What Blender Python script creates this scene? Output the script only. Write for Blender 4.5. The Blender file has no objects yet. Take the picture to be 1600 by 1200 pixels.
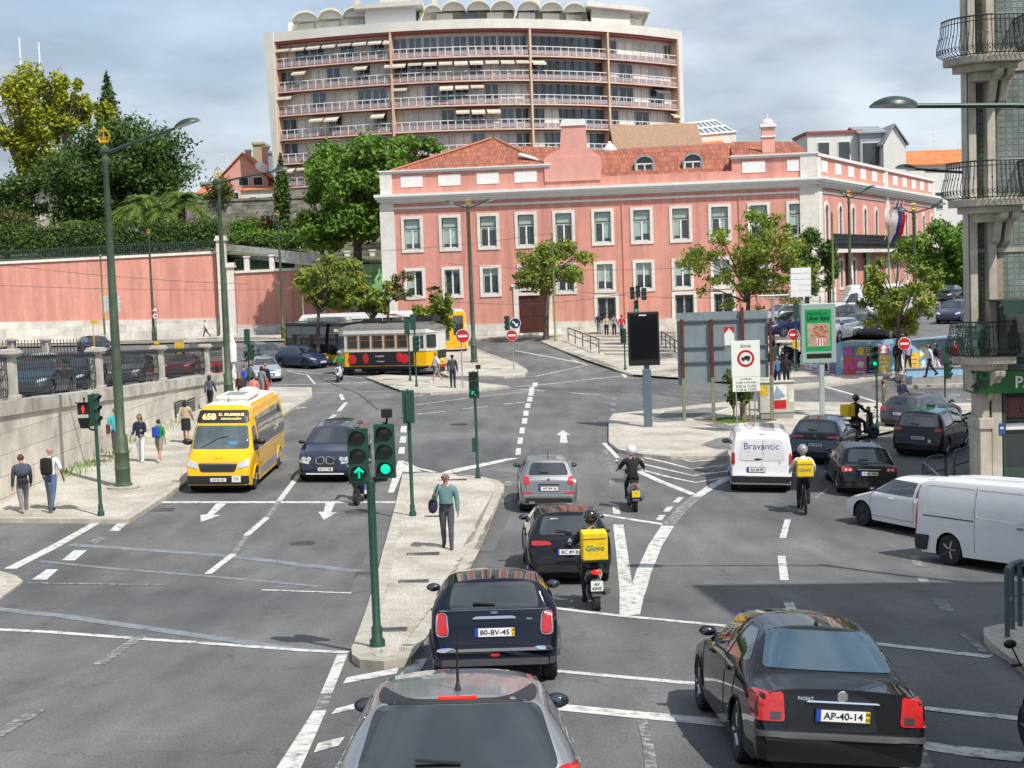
import bpy,bmesh,math,random
import numpy as np
from mathutils import Vector,Matrix,noise as mnoise
from mathutils.bvhtree import BVHTree
R=math.radians
rng=random.Random(7)
sc=bpy.context.scene
# ---------------- camera ----------------
FPX,CZ,PITCH,ROLL=2300.0,6.6,4.28,0.036
cp,sp=math.cos(R(PITCH)),math.sin(R(PITCH))
FW=Vector((0,cp,-sp));r0=Vector((1,0,0));u0=Vector((0,sp,cp))
RT=r0*math.cos(ROLL)-u0*math.sin(ROLL);UP=u0*math.cos(ROLL)+r0*math.sin(ROLL)
camd=bpy.data.cameras.new('camera');cam=bpy.data.objects.new('camera',camd)
sc.collection.objects.link(cam);sc.camera=cam
camd.sensor_width=36;camd.lens=FPX/1600*36;camd.clip_end=3000;camd.clip_start=.1
m3=Matrix((RT,UP,-FW)).transposed()
cam.matrix_world=Matrix.Translation((0,0,CZ))@m3 .to_4x4()
# ---------------- world, sun ----------------
SUNV=Vector((.46,-.56,1)).normalized()
elev=math.asin(SUNV.z);azim=math.atan2(SUNV.x,SUNV.y)
W=bpy.data.worlds.new('World');sc.world=W;W.use_nodes=True
nt=W.node_tree;N=nt.nodes;Lk=nt.links
bg=N['Background'];bg.inputs[1].default_value=.15
sky=N.new('ShaderNodeTexSky');sky.sky_type='NISHITA';sky.sun_disc=False
sky.sun_elevation=elev;sky.sun_rotation=azim;sky.air_density=1;sky.dust_density=1.2
tc=N.new('ShaderNodeTexCoord');mp=N.new('ShaderNodeMapping');mp.inputs['Scale'].default_value=(1,1,2.6)
mp.inputs['Location'].default_value=(.35,.1,.3)
n1=N.new('ShaderNodeTexNoise');n1 .inputs['Scale'].default_value=3.2;n1 .inputs['Detail'].default_value=7;n1 .inputs['Roughness'].default_value=.52
n1 .inputs['Distortion'].default_value=.25
cr=N.new('ShaderNodeValToRGB');cr.color_ramp.elements[0].position=.36;cr.color_ramp.elements[1].position=.62
n2=N.new('ShaderNodeTexNoise');n2 .inputs['Scale'].default_value=5.5;n2 .inputs['Detail'].default_value=6
cc=N.new('ShaderNodeValToRGB');e=cc.color_ramp.elements
e[0].position=.38;e[0].color=(2.25,2.6,3.15,1);e[1].position=.62;e[1].color=(4.7,5.15,5.7,1)
mx=N.new('ShaderNodeMix');mx.data_type='RGBA'
add=N.new('ShaderNodeMath');add.operation='MULTIPLY_ADD';add.inputs[1].default_value=.62;add.inputs[2].default_value=.38
Lk.new(tc.outputs['Generated'],mp.inputs[0]);Lk.new(mp.outputs[0],n1 .inputs[0]);Lk.new(mp.outputs[0],n2 .inputs[0])
Lk.new(n1 .outputs[0],cr.inputs[0]);Lk.new(n2 .outputs[0],cc.inputs[0]);Lk.new(cr.outputs[0],add.inputs[0])
Lk.new(add.outputs[0],mx.inputs[0]);Lk.new(sky.outputs[0],mx.inputs[6]);Lk.new(cc.outputs[0],mx.inputs[7])
Lk.new(mx.outputs[2],bg.inputs[0])
sd=bpy.data.lights.new('sun','SUN');sd.energy=4.7;sd.angle=R(.53);sd.color=(1,.955,.89)
so=bpy.data.objects.new('sun',sd);sc.collection.objects.link(so)
so.rotation_euler=(-SUNV).to_track_quat('-Z','Y').to_euler();so.location=(0,0,60)
sc.view_settings.view_transform='Standard';sc.view_settings.look='None';sc.view_settings.exposure=.18;sc.view_settings.gamma=1
sc.cycles.max_bounces=6;sc.cycles.diffuse_bounces=3;sc.cycles.glossy_bounces=3;sc.cycles.transparent_max_bounces=8
# ---------------- pixel helpers (1600x1200 photo pixels -> places in the world) ----------------
def ray(px,py):return RT*((px-800)/FPX)+UP*((600-py)/FPX)+FW
def at(px,py,Y):
 d=ray(px,py);t=Y/d.y
 return Vector((d.x*t,Y,CZ+d.z*t))
def interp(tab,x):
 if x<=tab[0][0]:return tab[0][1]
 for(a,va),(b,vb)in zip(tab,tab[1:]):
  if x<=b:
   t=(x-a)/(b-a);return va+(vb-va)*t
 return tab[-1][1]
def sst(x,a,b):
 t=min(1,max(0,(x-a)/(b-a)));return t*t*(3-2*t)
_D=[(-20,2.6),(0,3.2),(10,4.25),(14,4.8),(19,5.38),(25,6.0),(30,6.38),(35,6.57),(42,6.62),(60,6.42),(80,6.08),(95,5.85),(118,5.1),(160,4.9),(900,4.9)]
_Dx=np.arange(-20,901,.5)
_Dy=np.array([interp(_D,x)for x in _Dx]);k=np.hanning(13);k/=k.sum()
_Dy[8:-8]=np.convolve(_Dy,k,'same')[8:-8]
_LL=[(0,4.4),(30,3.6),(42,3.1),(60,2.4),(74,1.8),(90,1.6),(111,1.75),(144,1.45),(260,1.45)]
def lz(y):return interp(_LL,y)
def gz(x,y):
 z=CZ-float(np.interp(y,_Dx,_Dy))
 w=sst(y,20,34)*(1-sst(y,60,84))
 if x>0:z-=.035*min(x,18)*w+.1*min(x,5)*(1-sst(y,14,25))
 else:z+=.03*min(-x,16)*w
 if x<-15:
  wl=sst(-x,15,26)*sst(y,70,84)
  z=z*(1-wl)+lz(y)*wl
 return z
def G(px,py,h=0.0,fn=None):
 fn=fn or gz
 d=ray(px,py);t=3.0;prev=t
 while t<700:
  p=Vector((0,0,CZ))+d*t
  if p.z<fn(p.x,p.y)+h:break
  prev=t;t*=1.02
 a,b=prev,t
 for _ in range(30):
  m=(a+b)/2;p=Vector((0,0,CZ))+d*m
  if p.z<fn(p.x,p.y)+h:b=m
  else:a=m
 return Vector((0,0,CZ))+d*b
# ---------------- materials ----------------
MATS={}
def mat(name,col,rough=.6,metal=0,var=.12,scale=6,bump=0,coat=0,emit=0,spec=.5,dirt=0,trans=0,coords='Object',sc2=None):
 if name in MATS:return MATS[name]
 m=bpy.data.materials.new(name);MATS[name]=m;m.use_nodes=True
 n=m.node_tree.nodes;l=m.node_tree.links;b=n['Principled BSDF']
 c=tuple(col)+(1,)
 b.inputs['Base Color'].default_value=c;b.inputs['Roughness'].default_value=rough;b.inputs['Metallic'].default_value=metal
 b.inputs['Coat Weight'].default_value=coat;b.inputs['Coat Roughness'].default_value=.03;b.inputs['Specular IOR Level'].default_value=spec
 if trans:b.inputs['Transmission Weight'].default_value=trans
 if var or bump:
  t=n.new('ShaderNodeTexCoord');x=n.new('ShaderNodeTexNoise');x.inputs['Scale'].default_value=scale;x.inputs['Detail'].default_value=6;x.inputs['Roughness'].default_value=.6
  l.new(t.outputs[coords],x.inputs[0])
 if var:
  r=n.new('ShaderNodeValToRGB');r.color_ramp.elements[0].position=.3;r.color_ramp.elements[1].position=.7
  r.color_ramp.elements[0].color=tuple(v*(1-var)for v in col)+(1,);r.color_ramp.elements[1].color=tuple(min(1,v*(1+var))for v in col)+(1,)
  l.new(x.outputs[0],r.inputs[0]);out=r.outputs[0]
  if dirt:
   y=n.new('ShaderNodeTexNoise');y.inputs['Scale'].default_value=scale*.23;y.inputs['Detail'].default_value=8;y.inputs['Roughness'].default_value=.7
   mpp=n.new('ShaderNodeMapping');mpp.inputs['Scale'].default_value=sc2 or(1,1,.35)
   l.new(t.outputs[coords],mpp.inputs[0]);l.new(mpp.outputs[0],y.inputs[0])
   rr=n.new('ShaderNodeValToRGB');rr.color_ramp.elements[0].position=.42;rr.color_ramp.elements[1].position=.72
   q=n.new('ShaderNodeMath');q.operation='MULTIPLY';q.inputs[1].default_value=dirt
   mm=n.new('ShaderNodeMix');mm.data_type='RGBA';mm.inputs[7].default_value=(col[0]*.35,col[1]*.33,col[2]*.3,1)
   l.new(y.outputs[0],rr.inputs[0]);l.new(rr.outputs[0],q.inputs[0]);l.new(q.outputs[0],mm.inputs[0]);l.new(out,mm.inputs[6]);out=mm.outputs[2]
  l.new(out,b.inputs['Base Color'])
 if bump:
  bp=n.new('ShaderNodeBump');bp.inputs['Strength'].default_value=bump;bp.inputs['Distance'].default_value=.02
  l.new(x.outputs[0],bp.inputs['Height']);l.new(bp.outputs[0],b.inputs['Normal'])
 if emit:
  b.inputs['Emission Color'].default_value=c;b.inputs['Emission Strength'].default_value=emit
 return m
def nodes(m):return m.node_tree.nodes,m.node_tree.links,m.node_tree.nodes['Principled BSDF']
def asphalt():
 m=mat('asphalt',(.088,.09,.094),.82,var=0)
 n,l,b=nodes(m);t=n.new('ShaderNodeTexCoord')
 def nz(s,d=5,sc=(1,1,1)):
  mp=n.new('ShaderNodeMapping');mp.inputs['Scale'].default_value=sc;l.new(t.outputs['Object'],mp.inputs[0])
  x=n.new('ShaderNodeTexNoise');x.inputs['Scale'].default_value=s;x.inputs['Detail'].default_value=d;l.new(mp.outputs[0],x.inputs[0]);return x
 big=nz(.16,5);mid=nz(1.3,6,(1,.25,1));fine=nz(38,3)
 r=n.new('ShaderNodeValToRGB');r.color_ramp.elements[0].position=.35;r.color_ramp.elements[1].position=.66
 r.color_ramp.elements[0].color=(.085,.087,.092,1);r.color_ramp.elements[1].color=(.15,.149,.146,1)
 l.new(big.outputs[0],r.inputs[0])
 r2=n.new('ShaderNodeValToRGB');r2 .color_ramp.elements[0].position=.3;r2 .color_ramp.elements[1].position=.7
 r2 .color_ramp.elements[0].color=(.72,.72,.72,1);r2 .color_ramp.elements[1].color=(1.16,1.15,1.12,1);l.new(mid.outputs[0],r2 .inputs[0])
 r3=n.new('ShaderNodeValToRGB');r3 .color_ramp.elements[0].position=.3;r3 .color_ramp.elements[1].position=.72
 r3 .color_ramp.elements[0].color=(.6,.6,.6,1);r3 .color_ramp.elements[1].color=(1.5,1.5,1.5,1);l.new(fine.outputs[0],r3 .inputs[0])
 a=n.new('ShaderNodeMix');a.data_type='RGBA';a.blend_type='MULTIPLY';a.inputs[0].default_value=1;l.new(r.outputs[0],a.inputs[6]);l.new(r2 .outputs[0],a.inputs[7])
 c=n.new('ShaderNodeMix');c.data_type='RGBA';c.blend_type='MULTIPLY';c.inputs[0].default_value=.8;l.new(a.outputs[2],c.inputs[6]);l.new(r3 .outputs[0],c.inputs[7])
 v=n.new('ShaderNodeTexVoronoi');v.feature='DISTANCE_TO_EDGE';v.inputs['Scale'].default_value=.22;wv=n.new('ShaderNodeMix');wv.data_type='VECTOR'
 dn=nz(1.5,6);sc_=n.new('ShaderNodeVectorMath');sc_.operation='SCALE';sc_.inputs['Scale'].default_value=1.6
 ad=n.new('ShaderNodeVectorMath');ad.operation='ADD';l.new(dn.outputs['Color'],sc_.inputs[0]);l.new(t.outputs['Object'],ad.inputs[0]);l.new(sc_.outputs[0],ad.inputs[1]);l.new(ad.outputs[0],v.inputs['Vector'])
 rc=n.new('ShaderNodeValToRGB');rc.color_ramp.elements[0].position=0;rc.color_ramp.elements[1].position=.006;rc.color_ramp.elements[0].color=(.55,.55,.55,1);l.new(v.outputs['Distance'],rc.inputs[0])
 d=n.new('ShaderNodeMix');d.data_type='RGBA';d.blend_type='MULTIPLY';d.inputs[0].default_value=.8;l.new(c.outputs[2],d.inputs[6]);l.new(rc.outputs[0],d.inputs[7])
 l.new(d.outputs[2],b.inputs['Base Color'])
 bp=n.new('ShaderNodeBump');bp.inputs['Strength'].default_value=.35;bp.inputs['Distance'].default_value=.01;l.new(fine.outputs[0],bp.inputs['Height']);l.new(bp.outputs[0],b.inputs['Normal'])
 return m
def cobbles(name,col,scale=9,dark=.85):
 m=mat(name,col,.8,var=0);n,l,b=nodes(m);t=n.new('ShaderNodeTexCoord')
 v=n.new('ShaderNodeTexVoronoi');v.inputs['Scale'].default_value=scale;l.new(t.outputs['Object'],v.inputs['Vector'])
 e=n.new('ShaderNodeTexVoronoi');e.feature='DISTANCE_TO_EDGE';e.inputs['Scale'].default_value=scale;l.new(t.outputs['Object'],e.inputs['Vector'])
 r=n.new('ShaderNodeValToRGB');r.color_ramp.elements[0].color=tuple(x*.86 for x in col)+(1,);r.color_ramp.elements[1].color=tuple(min(.9,x*1.1)for x in col)+(1,);l.new(v.outputs['Color'],r.inputs[0])
 r2=n.new('ShaderNodeValToRGB');r2 .color_ramp.elements[0].color=(dark*.7,dark*.68,dark*.62,1);r2 .color_ramp.elements[1].position=.12;l.new(e.outputs['Distance'],r2 .inputs[0])
 z=n.new('ShaderNodeTexNoise');z.inputs['Scale'].default_value=.7;z.inputs['Detail'].default_value=7;l.new(t.outputs['Object'],z.inputs[0])
 r3=n.new('ShaderNodeValToRGB');r3 .color_ramp.elements[0].position=.32;r3 .color_ramp.elements[1].position=.62;r3 .color_ramp.elements[0].color=(.66,.64,.6,1);l.new(z.outputs[0],r3 .inputs[0])
 o=r.outputs[0]
 for q in(r2,r3):
  x=n.new('ShaderNodeMix');x.data_type='RGBA';x.blend_type='MULTIPLY';x.inputs[0].default_value=1;l.new(o,x.inputs[6]);l.new(q.outputs[0],x.inputs[7]);o=x.outputs[2]
 l.new(o,b.inputs['Base Color'])
 bp=n.new('ShaderNodeBump');bp.inputs['Strength'].default_value=.5;bp.inputs['Distance'].default_value=.015;l.new(r2 .outputs[0],bp.inputs['Height']);l.new(bp.outputs[0],b.inputs['Normal'])
 return m
def worn(name,col,amount=.5,under=(.1,.1,.1),scale=5):
 m=mat(name,col,.75,var=0);n,l,b=nodes(m);t=n.new('ShaderNodeTexCoord')
 z=n.new('ShaderNodeTexNoise');z.inputs['Scale'].default_value=scale;z.inputs['Detail'].default_value=9;z.inputs['Roughness'].default_value=.75;l.new(t.outputs['Object'],z.inputs[0])
 r=n.new('ShaderNodeValToRGB');r.color_ramp.elements[0].position=.2+amount*.35;r.color_ramp.elements[1].position=.3+amount*.5;l.new(z.outputs[0],r.inputs[0])
 x=n.new('ShaderNodeMix');x.data_type='RGBA';x.inputs[6].default_value=under+(1,);x.inputs[7].default_value=tuple(col)+(1,);l.new(r.outputs[0],x.inputs[0])
 l.new(x.outputs[2],b.inputs['Base Color']);return m
def bricky(name,col,mortar,bw,bh,rough=.8,var=.15,msize=.012,axis='XZ',dirt=.4,bump=.3,offset=.5,dirts=.5):
 """stone courses / tiles / roof tiles; axis picks which object axes carry the pattern"""
 m=mat(name,col,rough,var=0);n,l,b=nodes(m);t=n.new('ShaderNodeTexCoord')
 s=n.new('ShaderNodeSeparateXYZ');c=n.new('ShaderNodeCombineXYZ');l.new(t.outputs['Object'],s.inputs[0])
 l.new(s.outputs[axis[0]],c.inputs[0]);l.new(s.outputs[axis[1]],c.inputs[1])
 k=n.new('ShaderNodeTexBrick');k.inputs['Scale'].default_value=1;k.inputs['Brick Width'].default_value=bw;k.inputs['Row Height'].default_value=bh
 k.inputs['Mortar Size'].default_value=msize;k.inputs['Mortar Smooth'].default_value=.3;k.offset=offset
 k.inputs['Color1'].default_value=tuple(x*(1-var)for x in col)+(1,);k.inputs['Color2'].default_value=tuple(min(.95,x*(1+var))for x in col)+(1,);k.inputs['Mortar'].default_value=tuple(mortar)+(1,)
 l.new(c.outputs[0],k.inputs['Vector']);o=k.outputs[0]
 z=n.new('ShaderNodeTexNoise');z.inputs['Scale'].default_value=dirts;z.inputs['Detail'].default_value=9;z.inputs['Roughness'].default_value=.68;l.new(t.outputs['Object'],z.inputs[0])
 r=n.new('ShaderNodeValToRGB');r.color_ramp.elements[0].position=.3;r.color_ramp.elements[1].position=.6;r.color_ramp.elements[0].color=(1-dirt,1-dirt,1-dirt,1);l.new(z.outputs[0],r.inputs[0])
 x=n.new('ShaderNodeMix');x.data_type='RGBA';x.blend_type='MULTIPLY';x.inputs[0].default_value=1;l.new(o,x.inputs[6]);l.new(r.outputs[0],x.inputs[7])
 l.new(x.outputs[2],b.inputs['Base Color'])
 bp=n.new('ShaderNodeBump');bp.inputs['Strength'].default_value=bump;bp.inputs['Distance'].default_value=.02;bp.invert=True;l.new(k.outputs['Fac'],bp.inputs['Height']);l.new(bp.outputs[0],b.inputs['Normal'])
 return m
# ---------------- mesh builder ----------------
class MB:
 def __init__(s,M=None):s.v=[];s.f=[];s.mi=[];s.cur=0;s.M=M
 def addv(s,pts):
  b=len(s.v)
  if s.M is not None:pts=[s.M@Vector(p)for p in pts]
  s.v.extend([tuple(p)for p in pts]);return b
 def face(s,idx):s.f.append(tuple(idx));s.mi.append(s.cur)
 def poly(s,pts):b=s.addv(pts);s.face(range(b,b+len(pts)))
 def box(s,x0,x1,y0,y1,z0,z1):
  if x1<x0:x0,x1=x1,x0
  if y1<y0:y0,y1=y1,y0
  if z1<z0:z0,z1=z1,z0
  b=s.addv([(x0,y0,z0),(x1,y0,z0),(x1,y1,z0),(x0,y1,z0),(x0,y0,z1),(x1,y0,z1),(x1,y1,z1),(x0,y1,z1)])
  for q in((0,3,2,1),(4,5,6,7),(0,1,5,4),(1,2,6,5),(2,3,7,6),(3,0,4,7)):s.face([b+i for i in q])
  return s
 def cbox(s,c,d,rz=0):
  M=Matrix.Translation(c)@Matrix.Rotation(rz,4,'Z');old=s.M;s.M=M if old is None else old@M
  s.box(-d[0]/2,d[0]/2,-d[1]/2,d[1]/2,-d[2]/2,d[2]/2);s.M=old;return s
 def tube(s,pts,rad,n=8,cap=True,flat=None):
  pts=[Vector(p)for p in pts];k=len(pts)
  if not hasattr(rad,'__len__'):rad=[rad]*k
  rings=[];up=None
  for i in range(k):
   d=(pts[min(i+1,k-1)]-pts[max(i-1,0)])
   if d.length<1e-9:d=Vector((0,0,1))
   d.normalize()
   if up is None:
    up=Vector((0,0,1))if abs(d.z)<.9 else Vector((0,1,0))
   a=d.cross(up).normalized();bb=a.cross(d).normalized();up=bb
   rr=rad[i]if hasattr(rad[i],'__len__')else(rad[i],rad[i])
   rings.append(s.addv([pts[i]+a*math.cos(2*math.pi*j/n)*rr[0]+bb*math.sin(2*math.pi*j/n)*rr[1]for j in range(n)]))
  for a,b in zip(rings,rings[1:]):
   for j in range(n):s.face((a+j,a+(j+1)%n,b+(j+1)%n,b+j))
  if cap:s.face([rings[0]+j for j in range(n)][::-1]);s.face([rings[-1]+j for j in range(n)])
  return s
 def lathe(s,prof,o=(0,0,0),axis='Z',n=16,flip=False):
  o=Vector(o);rings=[]
  for r,h in prof:
   pts=[]
   for j in range(n):
    a=2*math.pi*j/n;c,q=math.cos(a)*r,math.sin(a)*r
    pts.append(o+Vector({'Z':(c,q,h),'X':(h,c,q),'Y':(q,h,c)}[axis]))
   rings.append(s.addv(pts))
  for a,b in zip(rings,rings[1:]):
   for j in range(n):s.face((a+j,a+(j+1)%n,b+(j+1)%n,b+j))
  s.face([rings[0]+j for j in range(n)][::-1]);s.face([rings[-1]+j for j in range(n)]);return s
 def sph(s,c,r,nu=12,nv=8):
  if not hasattr(r,'__len__'):r=(r,r,r)
  b=s.addv([(c[0],c[1],c[2]-r[2])]);
  for i in range(1,nv):
   t=math.pi*i/nv
   s.addv([(c[0]+r[0]*math.sin(t)*math.cos(2*math.pi*j/nu),c[1]+r[1]*math.sin(t)*math.sin(2*math.pi*j/nu),c[2]-r[2]*math.cos(t))for j in range(nu)])
  e=s.addv([(c[0],c[1],c[2]+r[2])])
  for j in range(nu):s.face((b,b+1+(j+1)%nu,b+1+j))
  for i in range(nv-2):
   a=b+1+i*nu
   for j in range(nu):s.face((a+j,a+(j+1)%nu,a+nu+(j+1)%nu,a+nu+j))
  a=b+1+(nv-2)*nu
  for j in range(nu):s.face((a+j,a+(j+1)%nu,e))
  return s
 def prism(s,poly,vec):
  """extrude a 3D polygon along vec"""
  vec=Vector(vec);k=len(poly);b=s.addv(poly);c=s.addv([Vector(p)+vec for p in poly])
  s.face([b+i for i in range(k)][::-1]);s.face([c+i for i in range(k)])
  for i in range(k):s.face((b+i,b+(i+1)%k,c+(i+1)%k,c+i))
  return s
 def grid(s,rows):
  k=len(rows[0]);bs=[s.addv(r)for r in rows]
  for a,b in zip(bs,bs[1:]):
   for j in range(k-1):s.face((a+j,a+j+1,b+j+1,b+j))
  return s
 def build(s,name,mats,parent=None,smooth=0,loc=None,bevel=0,fix=True):
  me=bpy.data.meshes.new(name);me.from_pydata(s.v,[],s.f)
  if not isinstance(mats,(list,tuple)):mats=[mats]
  for m in mats:me.materials.append(m)
  if len(mats)>1:me.polygons.foreach_set('material_index',s.mi)
  if fix:
   bm=bmesh.new();bm.from_mesh(me);bmesh.ops.remove_doubles(bm,verts=bm.verts,dist=1e-5)if smooth else None
   bmesh.ops.recalc_face_normals(bm,faces=bm.faces);bm.to_mesh(me);bm.free()
  me.update()
  if smooth:
   me.shade_smooth();me.set_sharp_from_angle(angle=R(smooth))
  return link(name,me,parent,loc,bevel)
def link(name,me,parent=None,loc=None,bevel=0):
 o=bpy.data.objects.new(name,me);sc.collection.objects.link(o)
 if parent is not None:o.parent=parent
 if loc is not None:o.location=loc
 if bevel:
  md=o.modifiers.new('bevel','BEVEL');md.width=bevel;md.segments=2;md.limit_method='ANGLE';md.angle_limit=R(40)
 return o
def thing(name,label,cat,loc=(0,0,0),rz=0,group=None,tilt=None):
 o=bpy.data.objects.new(name,None);sc.collection.objects.link(o);o.location=loc;o.rotation_euler=(0,0,rz)
 if tilt is not None:o.rotation_mode='QUATERNION';o.rotation_quaternion=tilt
 o.empty_display_size=.1
 o['label']=label;o['category']=cat
 if group:o['group']=group
 return o
def tag(o,label,cat,group=None):
 o['label']=label;o['category']=cat
 if group:o['group']=group
 return o
def struct(o,label=None):
 o['kind']='structure'
 if label:o['label']=label
 return o
def copy_thing(r,loc,rz=None,label=None,group=None):
 def rec(o,par):
  c=o.copy();sc.collection.objects.link(c);c.parent=par
  for ch in list(o.children):rec(ch,c)
  return c
 c=rec(r,None);c.location=loc
 if rz is not None:c.rotation_mode='XYZ';c.rotation_euler=(0,0,rz)
 if label:c['label']=label
 if group:c['group']=group
 return c
_TX={}
def text_mesh(s,bold=0):
 k=(s,bold)
 if k in _TX:return _TX[k]
 cu=bpy.data.curves.new('text','FONT');cu.body=s;cu.size=1;cu.resolution_u=3;cu.offset=bold
 ob=bpy.data.objects.new('text',cu);sc.collection.objects.link(ob)
 dg=bpy.context.evaluated_depsgraph_get();me=bpy.data.meshes.new_from_object(ob.evaluated_get(dg))
 bpy.data.objects.remove(ob);bpy.data.curves.remove(cu)
 v=[tuple(x.co)for x in me.vertices];f=[tuple(p.vertices)for p in me.polygons];bpy.data.meshes.remove(me)
 xs=[a[0]for a in v];ys=[a[1]for a in v]
 _TX[k]=(v,f,min(xs),max(xs),min(ys),max(ys));return _TX[k]
def add_text(mb,s,o,ux,uz,width=None,height=None,bold=.01,off=None):
 """lettering laid on a plane: o = centre, ux = reading direction, uz = up"""
 v,f,x0,x1,y0,y1=text_mesh(s,bold);w,h=x1-x0,y1-y0
 ky=(height/h)if height else None;kx=(width/w)if width else ky
 if ky is None:ky=kx
 o=Vector(o);ux=Vector(ux).normalized();uz=Vector(uz).normalized()
 if off:o=o+ux.cross(uz)*off
 b=mb.addv([o+ux*((p[0]-(x0+x1)/2)*kx)+uz*((p[1]-(y0+y1)/2)*ky)for p in v])
 for q in f:mb.face([b+i for i in q])
 return mb
def text_obj(s,o,ux,uz,m,parent=None,name='lettering',**k):
 mb=MB();add_text(mb,s,o,ux,uz,**k);return mb.build(name,m,parent,fix=False)
def drape(poly,h,name,m,step=.75,fn=gz,thick=0):
 """polygon (xy) laid on the ground at height h, cut so that it follows the ground; thick>0 gives it sides"""
 bm=bmesh.new();vs=[bm.verts.new((p[0],p[1],0))for p in poly]
 try:f=bm.faces.new(vs)
 except Exception:bm.free();return None
 bmesh.ops.triangulate(bm,faces=[f],ngon_method='EAR_CLIP')
 xs=[p[0]for p in poly];ys=[p[1]for p in poly]
 stx=max(step,(max(xs)-min(xs))/40);sty=max(step,(max(ys)-min(ys))/60)
 for ax,lo,hi,st in((1,min(ys),max(ys),sty),(0,min(xs),max(xs),stx)):
  q=lo+st
  while q<hi:
   no=(0,1,0)if ax else(1,0,0);co=(0,q,0)if ax else(q,0,0)
   bmesh.ops.bisect_plane(bm,geom=list(bm.verts)+list(bm.edges)+list(bm.faces),plane_co=co,plane_no=no);q+=st
 bmesh.ops.recalc_face_normals(bm,faces=bm.faces)
 if bm.faces and list(bm.faces)[0].normal.z<0:bmesh.ops.reverse_faces(bm,faces=bm.faces)
 for v in bm.verts:v.co.z=fn(v.co.x,v.co.y)+h
 if thick:
  be=[e for e in bm.edges if e.is_boundary]
  r=bmesh.ops.extrude_edge_only(bm,edges=be)
  for v in[g for g in r['geom']if isinstance(g,bmesh.types.BMVert)]:v.co.z-=thick
 me=bpy.data.meshes.new(name);bm.to_mesh(me);bm.free();me.materials.append(m)
 return struct(link(name,me))
# ---------------- setting: ground, pavements, markings ----------------
M_asph=asphalt()
M_cob=cobbles('limestone_cobbles',(.54,.51,.45),13)
M_cobd=cobbles('basalt_cobbles',(.2,.2,.205),9)
M_kerb=mat('kerb_stone',(.43,.40,.34),.8,var=.2,scale=4,bump=.3,dirt=.5)
M_white=worn('road_paint_white',(.56,.56,.53),.42)
M_fade=worn('road_paint_faded',(.40,.40,.38),.72,scale=7)
M_blue=worn('road_sealant_pale',(.2,.225,.25),.5,(.12,.125,.13),3)
M_dust=worn('road_dust',(.24,.225,.19),.95,(.105,.105,.105),1.5)
def ground_sheet():
 def ax(segs):
  o=[]
  for a,b,st in segs:
   x=a
   while x<b-1e-6:o.append(x);x+=st
  o.append(segs[-1][1]);return o
 xs=ax([(-900,-120,60),(-120,-40,8),(-40,40,1),(40,120,8),(120,900,60)])
 ys=ax([(-40,8,4),(8,48,.5),(48,130,1),(130,200,7),(200,1400,80)])
 mb=MB();mb.grid([[(x,y,gz(x,y))for x in xs]for y in ys])
 struct(mb.build('ground',M_asph,smooth=60,fix=False))
ground_sheet()
def pts(*a):return[G(x,y)for x,y in a]
KH=.13
def pavement(name,pl,m=None,kerb=True,kw=.28,h=KH,fn=gz,closed=True):
 """pl: pixel outline of the raised top; a kerb strip runs inside its edge"""
 P=[G(x,y,h,fn)for x,y in pl];xy=[(p.x,p.y)for p in P]
 pave_xy(name,xy,m,kerb,kw,h,fn)
def pave_xy(name,xy,m=None,kerb=True,kw=.28,h=KH,fn=gz):
 A=sum(a[0]*b[1]-b[0]*a[1]for a,b in zip(xy,xy[1:]+xy[:1]))
 if A<0:xy=xy[::-1]
 n=len(xy);inn=[]
 for i in range(n):
  a,b,c=Vector(xy[i-1]),Vector(xy[i]),Vector(xy[(i+1)%n])
  d1=(b-a).normalized();d2=(c-b).normalized();nn=Vector((-d1 .y-d2 .y,d1 .x+d2 .x));
  if nn.length<1e-4:nn=Vector((-d1 .y,d1 .x))
  nn.normalize();cs=max(.45,nn.dot(Vector((-d1 .y,d1 .x))));inn.append(b+nn*kw/cs)
 if kerb:
  drape(xy,h-.004,name+'_kerb' if False else 'kerb',M_kerb,fn=fn,thick=h+.25)
  drape([tuple(p)for p in inn],h,name,m or M_cob,fn=fn)
 else:drape(xy,h,name,m or M_cob,fn=fn,thick=h+.2)
pave_xy('pavement',[(-15.0,39.4),(-10.35,38.9),(-10.35,76),(-11.2,82),(-15,84)])
pave_xy('pavement',[(-40,39.9),(-15.0,39.5),(-15.0,42.0),(-40,41.4)])
pavement('pavement',[(549,1012),(579,935),(598,860),(604,840),(629,740),(664,738),(700,739),(750,744),(778,750),(788,757),(787,766),(752,832),(738,862),(690,944),(652,1014),(642,1026),(600,1033),(562,1030),(550,1021)])
RI=[(951,690),(951,656),(958,646),(1054,636),(1140,627),(1236,629),(1380,629),(1535,629),(1538,637),(1490,645),(1373,672),(1250,701),(1145,712),(1048,713),(1004,709),(967,702)]
pavement('pavement',RI)
pavement('pavement',[(845,533),(881,548),(932,563),(967,579),(988,585),(1056,577),(1120,575),(1180,590),(1236,606),(1310,599),(1403,585),(1416,576),(1415,545),(1300,530),(1180,520),(1040,519),(940,521),(862,526)])
pavement('pavement',[(571,589),(600,585),(680,589),(740,597),(795,603),(751,608),(673,614),(636,613),(609,601)])
pavement('pavement',[(676,552),(690,538),(720,535),(753,549),(807,567),(825,578),(820,586),(788,588),(700,587),(682,580)])
pave_xy('pavement',[(-12,117.6),(24.5,113.6),(25.0,116.6),(-12,120.5)])
pave_xy('pavement',[(-70,138),(-26,138),(-13,122),(-10,122),(-12,128),(-24,142),(-70,142)])
pavement('pavement',[(1425,773),(1493,751),(1535,738),(1680,728),(1700,800),(1560,830),(1440,800)])
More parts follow.
